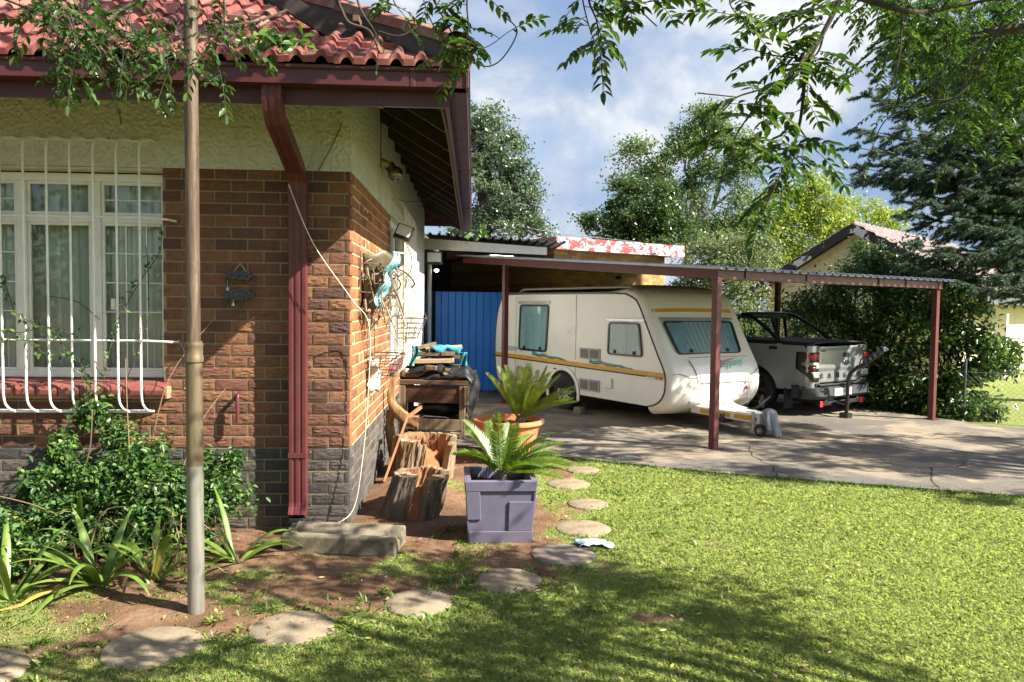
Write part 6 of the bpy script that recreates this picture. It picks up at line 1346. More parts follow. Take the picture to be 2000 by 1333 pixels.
# background trees
BG = 'trees beyond the buildings'
tree('evergreen_tree', 'tall grey green leafy tree rising right behind the house eave', (P3(950, 620, 25)[0], 25, 0), P3(950, 430, 25), [(P3(945, 285, 25), (1.0, 1.2, 1.2)), (P3(985, 300, 25), (.75, 1, .9)), (P3(940, 370, 25), (1.3, 1.3, 1.1)), (P3(1000, 400, 25), (1.0, 1, .9)), (P3(960, 455, 25), (1.6, 1.3, .9)), (P3(1040, 425, 25), (.55, .6, .42)), (P3(1015, 345, 25), (.5, .6, .4)), (P3(905, 260, 25), (.9, .9, .9)), (P3(1052, 455, 25), (.4, .5, .25)), (P3(960, 235, 25), (.6, .6, .5))], 30000, .12, .06, LF['grey'], .16, 8, .18, None, BG, 60)
tree('tall_tree', 'tall open tree with visible limbs and sparse green crown in the middle distance', (P3(1345, 640, 33)[0], 33, 0), P3(1340, 470, 33), [(P3(1385, 245, 33), (1.0, 1, .8)), (P3(1340, 280, 33), (.9, 1, .8)), (P3(1430, 290, 33), (1.0, 1, .8)), (P3(1290, 320, 33), (1.2, 1, .8)), (P3(1235, 305, 33), (.6, .8, .6)), (P3(1375, 340, 33), (1.0, 1, .7)), (P3(1455, 350, 33), (.9, 1, .9)), (P3(1240, 365, 33), (1.0, 1, .7)), (P3(1320, 385, 33), (1.1, 1, .7)), (P3(1420, 410, 33), (1.0, 1, .8)), (P3(1360, 220, 33), (.6, .6, .4)), (P3(1480, 420, 33), (.8, .8, .9)), (P3(1290, 430, 33), (1.2, 1, .8)), (P3(1370, 460, 33), (1.2, 1, .9)), (P3(1250, 278, 33), (.5, .5, .4))], 36000, .15, .075, LF['mid'], .17, 5, .27, BARKG, BG, 90)
tree('dark_tree', 'dense dark green tree low behind the flaking fascia', (P3(1220, 640, 29)[0], 29, 0), P3(1230, 500, 29), [(P3(1180, 440, 29), (.9, .9, .45)), (P3(1235, 425, 29), (1.0, 1, .9)), (P3(1280, 405, 29), (1.0, 1, 1.1)), (P3(1270, 455, 29), (1.4, 1.2, .7)), (P3(1215, 465, 29), (1.2, 1, .5)), (P3(1222, 370, 29), (.5, .6, .5)), (P3(1140, 432, 29), (.4, .5, .2)), (P3(1320, 450, 29), (1.0, 1, .7))], 24000, .13, .07, LF['dark'], .15, 8, .19, None, BG, 40)
tree('yellow_tree', 'bright yellow green tree beyond the carport, left of the conifer', (P3(1570, 640, 34)[0], 34, 0), P3(1560, 520, 34), [(P3(1530, 400, 34), (1.2, 1, .9)), (P3(1590, 400, 34), (1.0, 1, .9)), (P3(1575, 360, 34), (.7, .8, .6)), (P3(1620, 420, 34), (.9, 1, .8)), (P3(1480, 440, 34), (1.2, 1, .8)), (P3(1560, 450, 34), (1.8, 1.2, 1.0)), (P3(1450, 490, 34), (1.3, 1, .9)), (P3(1520, 500, 34), (1.8, 1.2, .8)), (P3(1640, 445, 34), (.7, .8, .6)), (P3(1430, 530, 34), (1.2, 1, .8))], 34000, .15, .07, LF['yellow'], .14, 6, .28, BARKG, BG, 50)
tree('olive_tree', 'olive green feathery tree right of the outbuilding fascia', (P3(1400, 640, 27)[0], 27, 0), P3(1400, 560, 27), [(P3(1370, 520, 27), (.9, 1, .8)), (P3(1420, 500, 27), (1.0, 1, .9)), (P3(1390, 570, 27), (1.4, 1, .8)), (P3(1460, 555, 27), (1.1, 1, .9)), (P3(1350, 580, 27), (1.0, 1, .6)), (P3(1480, 500, 27), (.8, .8, .8))], 24000, .12, .055, LF['olive'], .10, 7, .22, None, BG, 30)
tree('distant_tree', 'yellowish round treetop behind the cream gable ridge', (P3(1700, 640, 44)[0], 44, 0), P3(1700, 480, 44), [(P3(1690, 415, 44), (1.4, 1, .8)), (P3(1740, 430, 44), (1.5, 1, .8))], 3500, .18, .08, LF['yellow'], .2, 4, .3, None, BG, 10)
tree('distant_tree', 'green treetop showing over the grey roof at the right edge', (P3(1960, 640, 40)[0], 40, 0), P3(1960, 480, 40), [(P3(1900, 425, 40), (1.6, 1, .9)), (P3(1970, 420, 40), (1.7, 1, .9)), (P3(2030, 400, 40), (1.7, 1, 1.3))], 6000, .17, .08, LF['mid'], .2, 4, .3, None, BG, 10)

# shrubs by the carport
def shrub(name, label, base, lobes, n, L, W, mat, group=None, sig=.13, per=9, stems=26, cat='shrub', up=.5, sr=.014):
    t = thing(name, label, cat, base, 0, group); mb = MB(); cs, P = clumps(lobes, per, sig, n)
    P[:, 2] = np.maximum(P[:, 2], .03)
    for i in R.choice(len(cs), min(stems, len(cs)), replace=False):
        c = Vector(cs[i]); limb(mb, Vector(base) + Vector((random.uniform(-.25, .25), random.uniform(-.2, .2), -.05)), c, sr, sr*.3, .10, .08, 6)
    mb.build('stems', BARK, t, world=True, smooth=True)
    n = len(P); a = R.uniform(0, 2*PI, n); el = R.normal(-.35, .5, n); D = np.stack([np.cos(a)*np.cos(el), np.sin(a)*np.cos(el), np.sin(el)], -1); N = R.normal(0, .6, (n, 3)) + np.array([0, 0, 1.0])
    leaves('leaves', P, D, N, L*R.uniform(.6, 1.3, n), W*R.uniform(.7, 1.3, n), mat, t); return t
def lob(*ls): return [(P3(u, v, y), r) for u, v, y, r in ls]
SG = 'shrubs behind the carport'
shrub('tall_shrub', 'big dark leafy shrub between the pickup and the right carport post', (6.9, 12.9, 0), lob((1700, 600, 13, (.75, .6, .6)), (1640, 590, 13.6, (.6, .6, .6)), (1760, 640, 12.6, (.6, .6, .6)), (1720, 700, 12.6, (.6, .6, .6)), (1690, 760, 12.6, (.5, .5, .35)), (1770, 760, 12.4, (.6, .5, .35)), (1690, 530, 13.2, (.28, .3, .35)), (1740, 540, 13.2, (.45, .4, .4)), (1700, 505, 13.4, (.22, .3, .25)), (1760, 490, 13.6, (.3, .3, .25)), (1800, 530, 13.2, (.4, .4, .35)), (1610, 590, 14, (.4, .5, .35)), (1560, 620, 14.6, (.4, .5, .4)), (1800, 570, 13, (.5, .4, .4))), 15000, .095, .042, LF['shrub'], SG, .14, 12, 70, up=.3)
shrub('spreading_shrub', 'dark shrub with drooping leafy ends right of the carport post', (7.9, 12.2, 0), lob((1850, 640, 12.2, (.55, .5, .55)), (1880, 700, 12.0, (.6, .5, .45)), (1830, 760, 12.0, (.6, .5, .4)), (1920, 750, 11.8, (.5, .5, .35)), (1900, 800, 11.6, (.45, .4, .2)), (1960, 700, 11.9, (.3, .4, .25)), (1840, 580, 12.6, (.45, .5, .4)), (1780, 790, 12.0, (.5, .4, .25)), (1890, 610, 12.3, (.25, .3, .3))), 11000, .10, .045, LF['shrub'], SG, .12, 12, 50)
shrub('tall_shrub', 'lighter green shrub in front of the cream gable, behind the pickup cab', (6.6, 16.2, 0), lob((1690, 540, 16.5, (.5, .5, .4)), (1730, 520, 16.5, (.4, .5, .4)), (1570, 630, 16.3, (.6, .6, .35)), (1640, 640, 16, (.9, .6, .7)), (1690, 495, 16.5, (.2, .3, .25)), (1770, 560, 16, (.7, .6, .5)), (1640, 740, 15.5, (1.2, .6, .5))), 9000, .10, .045, LF['dark'], SG, .16, 8, 40)
shrub('low_shrub', 'small leafy bush against the far corner of the cream house', (6.9, 18.4, 0), lob((1500, 600, 18.5, (.5, .5, .5)), (1465, 620, 18.5, (.5, .5, .4)), (1530, 640, 18.2, (.6, .5, .6))), 2500, .10, .045, LF['olive'], SG, .16, 8, 12)

# conifer reaching in from the right
cd = thing('conifer', 'blue green conifer with feathery flat sprays at the right edge', 'tree', (12.6, 13.2, 0))
mb = MB(); limb(mb, (12.6, 13.2, -.2), (12.7, 13.2, 11), .30, .10, 0, .02)
V, F = [], []; rc = random.Random(4)
def needles(p, d, l):
    d = d.normalized(); x, y, _ = frame_of(d); n = int(l/.012)
    for i in range(n):
        q = p + d*(l*i/n)
        for k in range(5):
            a = rc.uniform(0, 2*PI); dd = (d*.75 + (x*math.cos(a) + y*math.sin(a))*.75 + Vector((0, 0, .15))).normalized(); s = dd.cross(Vector((rc.random()-.5, rc.random()-.5, rc.random()-.5))).normalized()*.0058; ln = rc.uniform(.04, .075); c = len(V)
            V.extend([tuple(q-s), tuple(q+s), tuple(q+dd*ln)]); F.append([c, c+1, c+2])
tg_ = [(1690, 255, 12.6), (1660, 470, 12.4), (1700, 420, 11.6), (1740, 380, 12), (1690, 330, 12.2), (1720, 300, 11.8), (1720, 150, 13), (1755, 110, 13), (1790, 60, 13), (1730, 200, 12.5), (1770, 250, 12), (1800, 330, 12), (1760, 440, 11.8), (1800, 480, 11.8), (1830, 400, 11.8), (1850, 340, 12), (1840, 270, 12), (1860, 200, 12.4), (1880, 120, 12.6), (1870, 60, 13), (1900, 440, 11.6), (1870, 500, 11.6), (1930, 500, 11.4), (1960, 540, 11.4), (1920, 380, 11.8), (1950, 310, 11.8), (1960, 220, 12), (1980, 130, 12.2), (1720, 480, 12.2), (1780, 520, 12), (1690, 390, 12.2), (1710, 355, 12.3), (1900, 560, 11.3), (1990, 470, 11.4), (2010, 560, 11.2), (1820, 150, 12.5), (1830, 530, 11.9), (1900, 260, 12), (2010, 360, 11.8), (2020, 250, 11.8), (1750, 320, 12.5), (1810, 440, 12.4), (1860, 420, 12.2), (1780, 170, 12.8), (1745, 420, 12.2), (1770, 380, 12.3), (1800, 400, 12.4), (1730, 350, 12.4), (1770, 290, 12.4), (1790, 230, 12.6), (1740, 460, 12), (1810, 360, 12.3), (1880, 460, 12), (1920, 430, 12), (1850, 460, 12.2), (1900, 330, 12.2), (1940, 260, 12.2), (1950, 450, 11.9), (1790, 500, 12.2), (1980, 400, 12), (1760, 130, 13), (1740, 90, 13.2), (1820, 90, 13.1), (1850, 150, 12.8), (1930, 170, 12.5), (1700, 440, 12), (1670, 450, 12.3), (1700, 190, 13), (1680, 290, 12.8), (1745, 210, 12.6), (1715, 265, 12.6), (1780, 200, 12.8), (1830, 230, 12.6), (1800, 290, 12.4), (1735, 175, 13), (1760, 350, 12.4), (1700, 345, 12.4), (1725, 325, 12.6), (1850, 300, 12.3), (1880, 380, 12.1), (1940, 350, 12), (1780, 420, 12.3), (1720, 445, 12.2), (1840, 490, 12), (1950, 490, 11.7)]
for u, v, y in [q for q in tg_ if not (q[0] < 1762 and q[1] > 372)]:
    e = Vector(P3(u, v, y)); s = Vector((12.6, 13.2, e.z + rc.uniform(.1, .6))); pts = limb(mb, s, e, .035, .006, -.05, .05, 10)
    for k in range(4, 11):
        p = pts[k]; d0 = (pts[k]-pts[k-1]).normalized()
        for sg in (-1, 1):
            for w in range(3 if k > 4 else 2):
                sd = Vector((-d0.y, d0.x, 0))*sg; d = (d0*rc.uniform(.5, 1.0) + sd*rc.uniform(.35, .9) + Vector((0, 0, rc.uniform(-.65, .25)))).normalized(); l = rc.uniform(.28, .62)*(1.15-.06*k)
                q0 = p + d0*rc.uniform(-.12, .12); needles(q0, d, l)
                q1 = q0 + d*l*.55; needles(q1, (d + sd*.7*rc.choice((-1, 1)) + Vector((0, 0, -.15))).normalized(), l*.5); needles(q0 + d*l*.3, (d - sd*.7 + Vector((0, 0, -.3))).normalized(), l*.45)
    needles(pts[-1] - (pts[-1]-pts[-2]), (pts[-1]-pts[-2]), .28)
mb.build('trunk', BARK, cd, world=True, smooth=True)
np_mesh('crown', V, F, leafmat('conifer_needle', [(0, (.035, .065, .038)), (.6, (.07, .11, .064)), (1, (.125, .17, .10))], .25, .5, .3), cd)

# ---------------------------------------------------------------- the overhanging tree (trunk stands out to the right)
class Leafy:
    def __init__(s, seed): s.C, s.D, s.N, s.L, s.W = [], [], [], [], []; s.tw = MB(); s.r = random.Random(seed)
    def compound(s, p, d, Lr, pairs, ll, ratio=.43):
        r = s.r; p = Vector(p); d = Vector(d).normalized(); pts = [p]; n = pairs*2
        for i in range(n): d = (d + Vector((r.uniform(-.03, .03), r.uniform(-.03, .03), -.9/n*.5))).normalized(); p = p + d*(Lr/n); pts.append(p)
        s.tw.tube(pts, [.0013]*len(pts), 4, False)
        up = Vector((r.uniform(-.3, .3), r.uniform(-.3, .3), 1))
        for k in range(pairs):
            q = pts[2*k+2 if 2*k+2 < len(pts) else -1]; dd = (pts[min(2*k+2, n)]-pts[2*k]).normalized(); sd = dd.cross(up).normalized()
            for sg in (-1, 1):
                if r.random() < .06: continue
                v = (sd*sg*r.uniform(.75, 1.0) + dd*r.uniform(.35, .75) + Vector((0, 0, -r.uniform(.0, .35)))).normalized(); l = ll*r.uniform(.75, 1.25)*(1-.25*abs(k/pairs-.4))
                s.put(q, v, up + Vector((r.uniform(-.4, .4), r.uniform(-.4, .4), 0)), l, l*ratio)
        s.put(pts[-1], dd, up, ll, ll*ratio)
    def put(s, c, d, n, l, w): s.C.append(tuple(c)); s.D.append(tuple(d)); s.N.append(tuple(n)); s.L.append(l); s.W.append(w)
    def strand(s, path, r0, r1, step, Lr=.14, pairs=5, ll=.038, skip=0.0, spread=1.3, ratio=.43):
        P = smooth_path(path, 8); s.tw.tube(P, [r0+(r1-r0)*i/(len(P)-1) for i in range(len(P))], 6); acc = 0; sg = 1; tot = sum((P[i+1]-P[i]).length for i in range(len(P)-1)); run = 0
        for i in range(len(P)-1):
            d = P[i+1]-P[i]; acc += d.length; run += d.length
            if acc > step*.8 and run/tot >= skip:
                acc = 0; sg = -sg; dn = d.normalized(); a = s.r.uniform(0, 2*PI); rd = Vector((math.cos(a)*1.15, math.sin(a)*.8, s.r.uniform(-.35, .45)))
                s.compound(P[i], dn*s.r.uniform(.2, .9) + rd*spread, Lr*s.r.uniform(.65, 1.15), pairs + s.r.randint(-1, 1), ll, ratio)
        s.compound(P[-1], P[-1]-P[-2], Lr, pairs, ll, ratio)
    def build(s, par, mat, bark, lname='leaves', tname='twigs'):
        s.tw.build(tname, bark, par, world=True, smooth=True); leaves(lname, s.C, s.D, s.N, s.L, s.W, mat, par)
def Q(*pts): return [at(u, v, y) for u, v, y in pts]
ot = thing('overhanging_tree', 'overhanging tree with feathery pinnate leaves dangling from the top of the frame', 'tree', (7.0, .1, 0))
lf = Leafy(5)
# right-of-centre drooping bough
lf.strand(Q((1660, -60, 2.5), (1635, 10, 2.5), (1605, 70, 2.5), (1575, 130, 2.5), (1568, 200, 2.55), (1560, 250, 2.6), (1545, 300, 2.6), (1520, 350, 2.6), (1500, 395, 2.6)), .010, .002, .042, .17, 6, .052, .2)
lf.strand(Q((1600, 75, 2.5), (1540, 150, 2.4), (1485, 175, 2.4), (1440, 190, 2.4), (1415, 215, 2.4)), .005, .002, .05, .15, 6, .050)
lf.strand(Q((1640, 0, 2.5), (1560, 30, 2.5), (1490, 45, 2.5), (1430, 30, 2.5)), .005, .002, .038, .16, 6, .050, .05)
lf.strand(Q((1610, 60, 2.5), (1590, 110, 2.5), (1520, 110, 2.5), (1480, 100, 2.5)), .004, .002, .045, .15, 6, .050)
lf.strand(Q((1560, 250, 2.6), (1590, 290, 2.6), (1600, 300, 2.6)), .003, .0015, .045, .14, 5, .050)
lf.strand(Q((1485, 175, 2.4), (1470, 215, 2.4), (1440, 260, 2.4), (1425, 300, 2.4)), .004, .0015, .040, .15, 6, .050)
lf.strand(Q((1545, 300, 2.6), (1580, 340, 2.6), (1595, 385, 2.6)), .003, .0012, .12, .08, 3, .034)
lf.strand(Q((1450, 270, 2.4), (1490, 300, 2.5), (1530, 290, 2.5)), .003, .0012, .036, .15, 6, .050)
lf.strand(Q((1440, -40, 2.4), (1425, 0, 2.4), (1440, 30, 2.4), (1470, 60, 2.4)), .003, .0012, .04, .14, 5, .050)
# centre tassel
lf.strand(Q((1150, -60, 2.3), (1150, 0, 2.3), (1165, 40, 2.3), (1170, 80, 2.3), (1172, 100, 2.3)), .004, .0015, .022, .12, 5, .046, .1)
lf.strand(Q((1135, -50, 2.3), (1138, 0, 2.3), (1150, 50, 2.35), (1160, 80, 2.35)), .003, .0012, .03, .11, 4, .044, .2)
lf.strand(Q((1180, -50, 2.4), (1200, -5, 2.4), (1250, 5, 2.4), (1290, 0, 2.4)), .003, .0012, .03, .13, 6, .044, .15)
# left of centre, bare twigs and small leaves
lf.strand(Q((860, -60, 2.6), (850, 0, 2.6), (872, 45, 2.6), (890, 85, 2.6), (880, 120, 2.65)), .004, .0015, .04, .13, 5, .042, .25)
lf.strand(Q((915, -50, 2.6), (912, 10, 2.6), (915, 60, 2.6), (905, 95, 2.6)), .004, .0015, .035, .14, 6, .042, .15)
lf.strand(Q((820, -40, 2.6), (835, 25, 2.6), (870, 80, 2.6), (940, 95, 2.6), (990, 65, 2.6)), .003, .0012, .055, .12, 5, .042, .35)
lf.strand(Q((640, -40, 2.9), (665, 15, 2.9), (682, 45, 2.9), (720, 60, 2.9), (738, 95, 2.9), (738, 112, 2.9)), .009, .003, .5, .05, 2, .02)
lf.strand(Q((690, -30, 2.9), (705, 20, 2.9), (728, 55, 2.9)), .006, .003, .3, .08, 3, .03, .8)
lf.strand(Q((740, 62, 2.9), (790, 68, 2.9), (850, 15, 2.9), (870, -30, 2.9)), .003, .002, .5, .03, 1, .015)
lf.strand(Q((760, -30, 2.7), (770, 5, 2.7), (785, 25, 2.7)), .003, .0015, .045, .11, 5, .040)
lf.strand(Q((700, -20, 2.7), (745, 0, 2.7), (780, 15, 2.7)), .003, .0015, .07, .07, 4, .028)
for bare in (Q((980, 30, 2.6), (1010, 60, 2.6), (985, 110, 2.6), (955, 130, 2.6), (920, 122, 2.6)), Q((1240, 5, 2.4), (1260, 30, 2.4), (1283, 52, 2.4)), Q((1440, 190, 2.4), (1400, 186, 2.4), (1362, 182, 2.4))):
    lf.tw.tube(smooth_path(bare, 5), [.0022]*(5*(len(bare)-1)+1), 4)
# dense right-hand mass, farther off
rr = random.Random(9)
for k in range(150):
    u0 = rr.uniform(1720, 2090); v0 = rr.uniform(-90, 230 if u0 > 1860 else 110 if u0 > 1780 else 20); y = rr.uniform(6.4, 9.4); l = rr.uniform(50, 130)
    lf.strand(Q((u0, v0, y), (u0 + rr.uniform(-40, 30), v0+l*.5, y + rr.uniform(-.1, .1)), (u0 + rr.uniform(-70, 50), v0+l, y)), .005, .0015, .12, .27, 8, .078, 0)
lf.strand(Q((1640, -15, 3.2), (1760, 20, 3.2), (1820, 22, 3.3), (1880, 10, 3.3), (2040, -20, 3.3)), .012, .006, .2, .12, 5, .04)
lf.strand(Q((1762, 18, 3.2), (1758, 100, 3.2), (1745, 160, 3.2), (1725, 215, 3.2)), .006, .002, .09, .12, 5, .036, .2)
lf.strand(Q((1960, 40, 3.4), (1880, 180, 3.4), (1800, 200, 3.4), (1730, 235, 3.4), (1700, 300, 3.4)), .007, .0015, .22, .10, 4, .03, .1)
lf.strand(Q((2050, 50, 3.6), (1960, 60, 3.6), (1900, 72, 3.6)), .03, .018, .2, .12, 5, .04)
mb = MB()
top = Vector((6.9, .3, 3.0)); limb(mb, (7.0, .1, -.2), top, .24, .17, 0, .03, 8)
for e in (Q((1660, -60, 2.5))[0], Q((1150, -60, 2.3))[0], Q((880, -60, 2.6))[0], Q((640, -40, 2.9))[0], Q((2050, 50, 3.6))[0], Q((1760, -40, 3.2))[0]):
    m_ = (top+e)/2 + Vector((0, -.3, .9)); mb.tube(smooth_path([top, m_, e], 8), [.06-.05*i/16 for i in range(17)], 7)
# leafy canopy out of frame that throws the shade on the lawn
SH = []
def shade(x, y, r, h, rz=.3): SH.append((tuple(up_sun(x, y, h)), (r, r*.8, rz)))
for x, y, r, h in ((.95, 4.35, .42, 4.1), (1.45, 4.2, .34, 4.3), (.6, 3.9, .36, 4.0), (1.25, 3.85, .30, 4.6), (1.65, 3.65, .15, 4.4), (.1, 3.75, .26, 4.2), (-.35, 4.55, .36, 3.9), (-.75, 4.65, .34, 3.8), (-1.15, 4.35, .28, 3.9), (.0, 4.95, .30, 3.7), (.45, 4.9, .22, 3.8), (-.6, 3.4, .26, 4.4), (-1.0, 5.1, .2, 3.6), (.3, 3.2, .25, 4.6), (-2.2, 4.7, .26, 4.0)):
    shade(x, y, r, h)
cs, PS = clumps(SH, 9, .17, 5600); 
for c, r in SH: limb(mb, top + Vector((0, 0, .3)), c, .035, .010, .08, .06, 6)
mb.build('trunk', BARK, ot, world=True, smooth=True)
lf.build(ot, LF['front'], BARK, 'hanging_leaves', 'twigs')
quads('crown', PS, .085, .045, LF['front'], ot, .5)
# unseen foliage added behind the photographer blocks sky light; lobes overhead shade the roof
BC = []; rr = random.Random(77)
for k in range(70):
    z = rr.uniform(1.2, 9.0); x = rr.uniform(-11, 9); y = -1.6 - .47*max(0, z-3) - rr.uniform(.6, 5.0); BC.append(((x, y, z), (1.15, 1.1, .95)))
for x, y in ((-3.4, 5.3), (-2.6, 5.9), (-1.9, 5.2), (-1.1, 5.8), (-3.0, 6.8), (-.7, 5.0)):
    c = Vector((x, y, 3.3+.6*(y-4.72))) + SUN/SUN.z*2.6; BC.append((tuple(c), (.34, .28, .16)))
cs, PB = clumps(BC, 3.5, .26, 26000, 1.0); quads('crown', PB, .24, .13, LF['dark'], ot, .5)
# second tree outside the frame on the right, shading the driveway
st_ = thing('shade_tree', 'broad leafy tree standing right of the driveway, mostly outside the picture', 'tree', (11.3, 5.0, 0)); SH = []
rr = random.Random(21)
for k in range(70):
    x = rr.uniform(2.2, 9.0); y = rr.uniform(0, 1); y0, y1 = float(drive_edge(x))-.15, float(drive_edge(x)) + 4.2; y = y0+(y1-y0)*y
    if x < 3.4 and y > 9.3: continue
    SH.append((tuple(up_sun(x, y, rr.uniform(4.6, 7.0))), (rr.uniform(.25, .5), rr.uniform(.22, .4), .22)))
cs, PS = clumps(SH, 5, .14, 15000); mb = MB(); tp = Vector((11.3, 5.0, 3.6)); limb(mb, (11.3, 5, -.2), tp, .26, .18, 0, .04, 8)
for c, r in SH[::2]: limb(mb, tp, c, .05, .01, .06, .06, 6)
mb.build('trunk', BARK, st_, world=True, smooth=True); quads('crown', PS, .11, .06, LF['mid'], st_, .5)

# ---------------------------------------------------------------- boughs over the left of the roof
lt2 = thing('leafy_tree', 'leafy tree whose boughs hang in front of the left gutter and red roof', 'tree', (-4.6, 2.3, 0))
l2 = Leafy(8); rr = random.Random(31)
for k in range(36):
    u0 = rr.uniform(40, 440); v0 = rr.uniform(-60, 60); y = rr.uniform(3.3, 4.3); l = rr.uniform(50, 120)*(1.0 if 110 < u0 < 430 else .7)
    l2.strand(Q((u0, v0, y), (u0+rr.uniform(-10, 25), v0+l*.5, y), (u0+rr.uniform(-15, 45), v0+l, y)), .003, .001, .09, .14, 4, .050, 0, 1.0, .46)
for pth in (((110, 60, 3.7), (160, 110, 3.7), (200, 150, 3.7), (215, 175, 3.7)), ((180, 80, 3.7), (215, 125, 3.7), (270, 155, 3.7), (285, 170, 3.7)), ((330, 70, 3.7), (360, 120, 3.7), (400, 140, 3.7)), ((390, 90, 3.6), (425, 130, 3.6), (435, 170, 3.6)), ((300, 90, 3.8), (330, 130, 3.8), (310, 150, 3.8))):
    l2.strand(Q(*pth), .003, .001, .065, .13, 4, .05, 0, 1.0, .46)
for pth in (((-40, -20, 3.8), (60, 20, 3.8), (110, 50, 3.8), (150, 90, 3.8)), ((60, -60, 3.9), (150, 20, 3.9), (240, 60, 3.9), (330, 80, 3.9)), ((420, -60, 3.7), (440, 20, 3.7), (420, 70, 3.7)), ((560, 20, 4.2), (510, 40, 4.1), (450, 50, 4.0), (400, 60, 3.9))):
    l2.strand(Q(*pth), .007, .003, .12, .14, 4, .05, 0, 1, .46)
mb = MB(); tp = Vector((-4.4, 2.5, 3.6)); limb(mb, (-4.6, 2.3, -.2), tp, .16, .11, 0, .03); 
for e in (Q((-40, -20, 3.8))[0], Q((60, -60, 3.9))[0], Q((420, -60, 3.7))[0]): limb(mb, tp, e, .04, .012, .1, .06)
mb.build('trunk', BARK, lt2, world=True, smooth=True); l2.build(lt2, leafmat('bough_leaf', [(0, (.022, .05, .012)), (.6, (.04, .08, .018)), (1, (.075, .12, .03))], .28, .42, .4), BARK, 'hanging_leaves', 'twigs')
# creeper on the roof edge
cr_ = thing('roof_creeper', 'broad leaved creeper growing over the roof tiles at the gutter', 'creeper', tuple(at(540, 110, 4.95))); l3 = Leafy(12)
for k in range(120):
    u, v = rr.gauss(540, 30), rr.gauss(92, 17); c = at(u, v, rr.uniform(4.72, 5.0)); a = rr.uniform(0, 2*PI); l3.put(c, (math.cos(a), math.sin(a)*.6-.3, rr.uniform(-.8, .3)), (rr.uniform(-.6, .6), -1, rr.uniform(.2, 1)), rr.uniform(.05, .11), rr.uniform(.035, .06))
for k in range(60):
    u, v = rr.gauss(480, 40), rr.gauss(75, 22); c = at(u, v, rr.uniform(4.8, 5.1)); a = rr.uniform(0, 2*PI); l3.put(c, (math.cos(a), math.sin(a)*.6-.3, rr.uniform(-.8, .3)), (rr.uniform(-.6, .6), -1, rr.uniform(.2, 1)), rr.uniform(.03, .06), rr.uniform(.02, .03))
for pth in (((600, 118, 4.85), (550, 105, 4.85), (500, 100, 4.9), (440, 80, 4.9)), ((560, 118, 4.8), (545, 85, 4.8), (530, 50, 4.9))): l3.tw.tube(smooth_path(Q(*pth), 5), .004, 5)
CRL = leafmat('creeper_leaf', [(0, (.05, .11, .015)), (.6, (.10, .19, .03)), (1, (.2, .28, .06))], .4, .4)
l3.build(cr_, CRL, BARK)
cr_ = thing('roof_creeper', 'small sprig of creeper on the eave corner by the hip end', 'creeper', tuple(at(900, 125, 4.75))); l3 = Leafy(13)
for k in range(16): c = at(rr.gauss(900, 8), rr.gauss(122, 5), rr.uniform(4.68, 4.78)); a = rr.uniform(0, 2*PI); l3.put(c, (math.cos(a), -.4, math.sin(a)), (0, -1, .3), rr.uniform(.03, .06), .03)
l3.tw.tube(Q((905, 130, 4.75), (895, 115, 4.75)), .003, 5); l3.build(cr_, CRL, BARK)
cr_ = thing('roof_creeper', 'bright green creeper leaves on the lean-to sheet below the eave end', 'creeper', tuple(at(930, 460, 13.8))); l3 = Leafy(14)
for k in range(26): c = at(rr.choice((918, 942)) + rr.gauss(0, 5), rr.gauss(458, 6), rr.uniform(13.6, 13.9)); a = rr.uniform(0, 2*PI); l3.put(c, (math.cos(a), -.4, math.sin(a)), (0, -1, .3), rr.uniform(.06, .11), .07)
l3.tw.tube(Q((925, 470, 13.8), (930, 455, 13.8), (942, 452, 13.8)), .005, 5); l3.build(cr_, CRL, BARK)

# ---------------------------------------------------------------- planting under the window
def bed_bush(name, label, base, lobes, n, L, W, seed, stems=34):
    return shrub(name, label, base, lobes, n, L, W, LF['bush'], None, .055, 55, stems, 'bush', .4, .006)
bed_bush('leafy_bush', 'sprawling glossy green bush in the bed below the barred window', (-2.5, 5.15, 0), [((-2.75, 5.15, .38), (.24, .22, .26)), ((-2.4, 5.2, .42), (.28, .22, .27)), ((-2.72, 5.32, .62), (.15, .15, .14)), ((-2.55, 5.35, .72), (.12, .10, .10)), ((-2.1, 5.15, .36), (.22, .2, .27)), ((-2.4, 5.0, .20), (.34, .2, .18)), ((-2.70, 5.42, .86), (.08, .06, .10)), ((-2.25, 5.3, .58), (.2, .15, .12)), ((-2.55, 4.95, .12), (.45, .2, .12)), ((-2.05, 5.0, .14), (.26, .15, .14)), ((-2.95, 4.85, .14), (.28, .2, .14)), ((-3.0, 5.15, .30), (.2, .2, .16))], 14000, .046, .026, 1, 44)
bed_bush('leafy_bush', 'glossy green bush right of the pipe pole against the dark plinth', (-1.85, 5.25, 0), [((-1.88, 5.25, .42), (.13, .13, .18)), ((-1.78, 5.3, .57), (.13, .12, .09)), ((-1.95, 5.2, .22), (.18, .14, .2)), ((-1.72, 5.3, .30), (.11, .10, .14)), ((-1.8, 5.15, .10), (.2, .12, .10))], 3600, .044, .025, 2, 20)
bed_bush('leafy_bush', 'low scrambling green plant at the left edge of the flower bed', (-3.2, 4.75, 0), [((-3.15, 4.75, .18), (.26, .2, .16)), ((-3.0, 4.55, .12), (.2, .18, .12)), ((-3.3, 4.95, .32), (.2, .18, .14)), ((-2.75, 4.5, .24), (.12, .12, .22))], 2600, .046, .026, 3, 20)
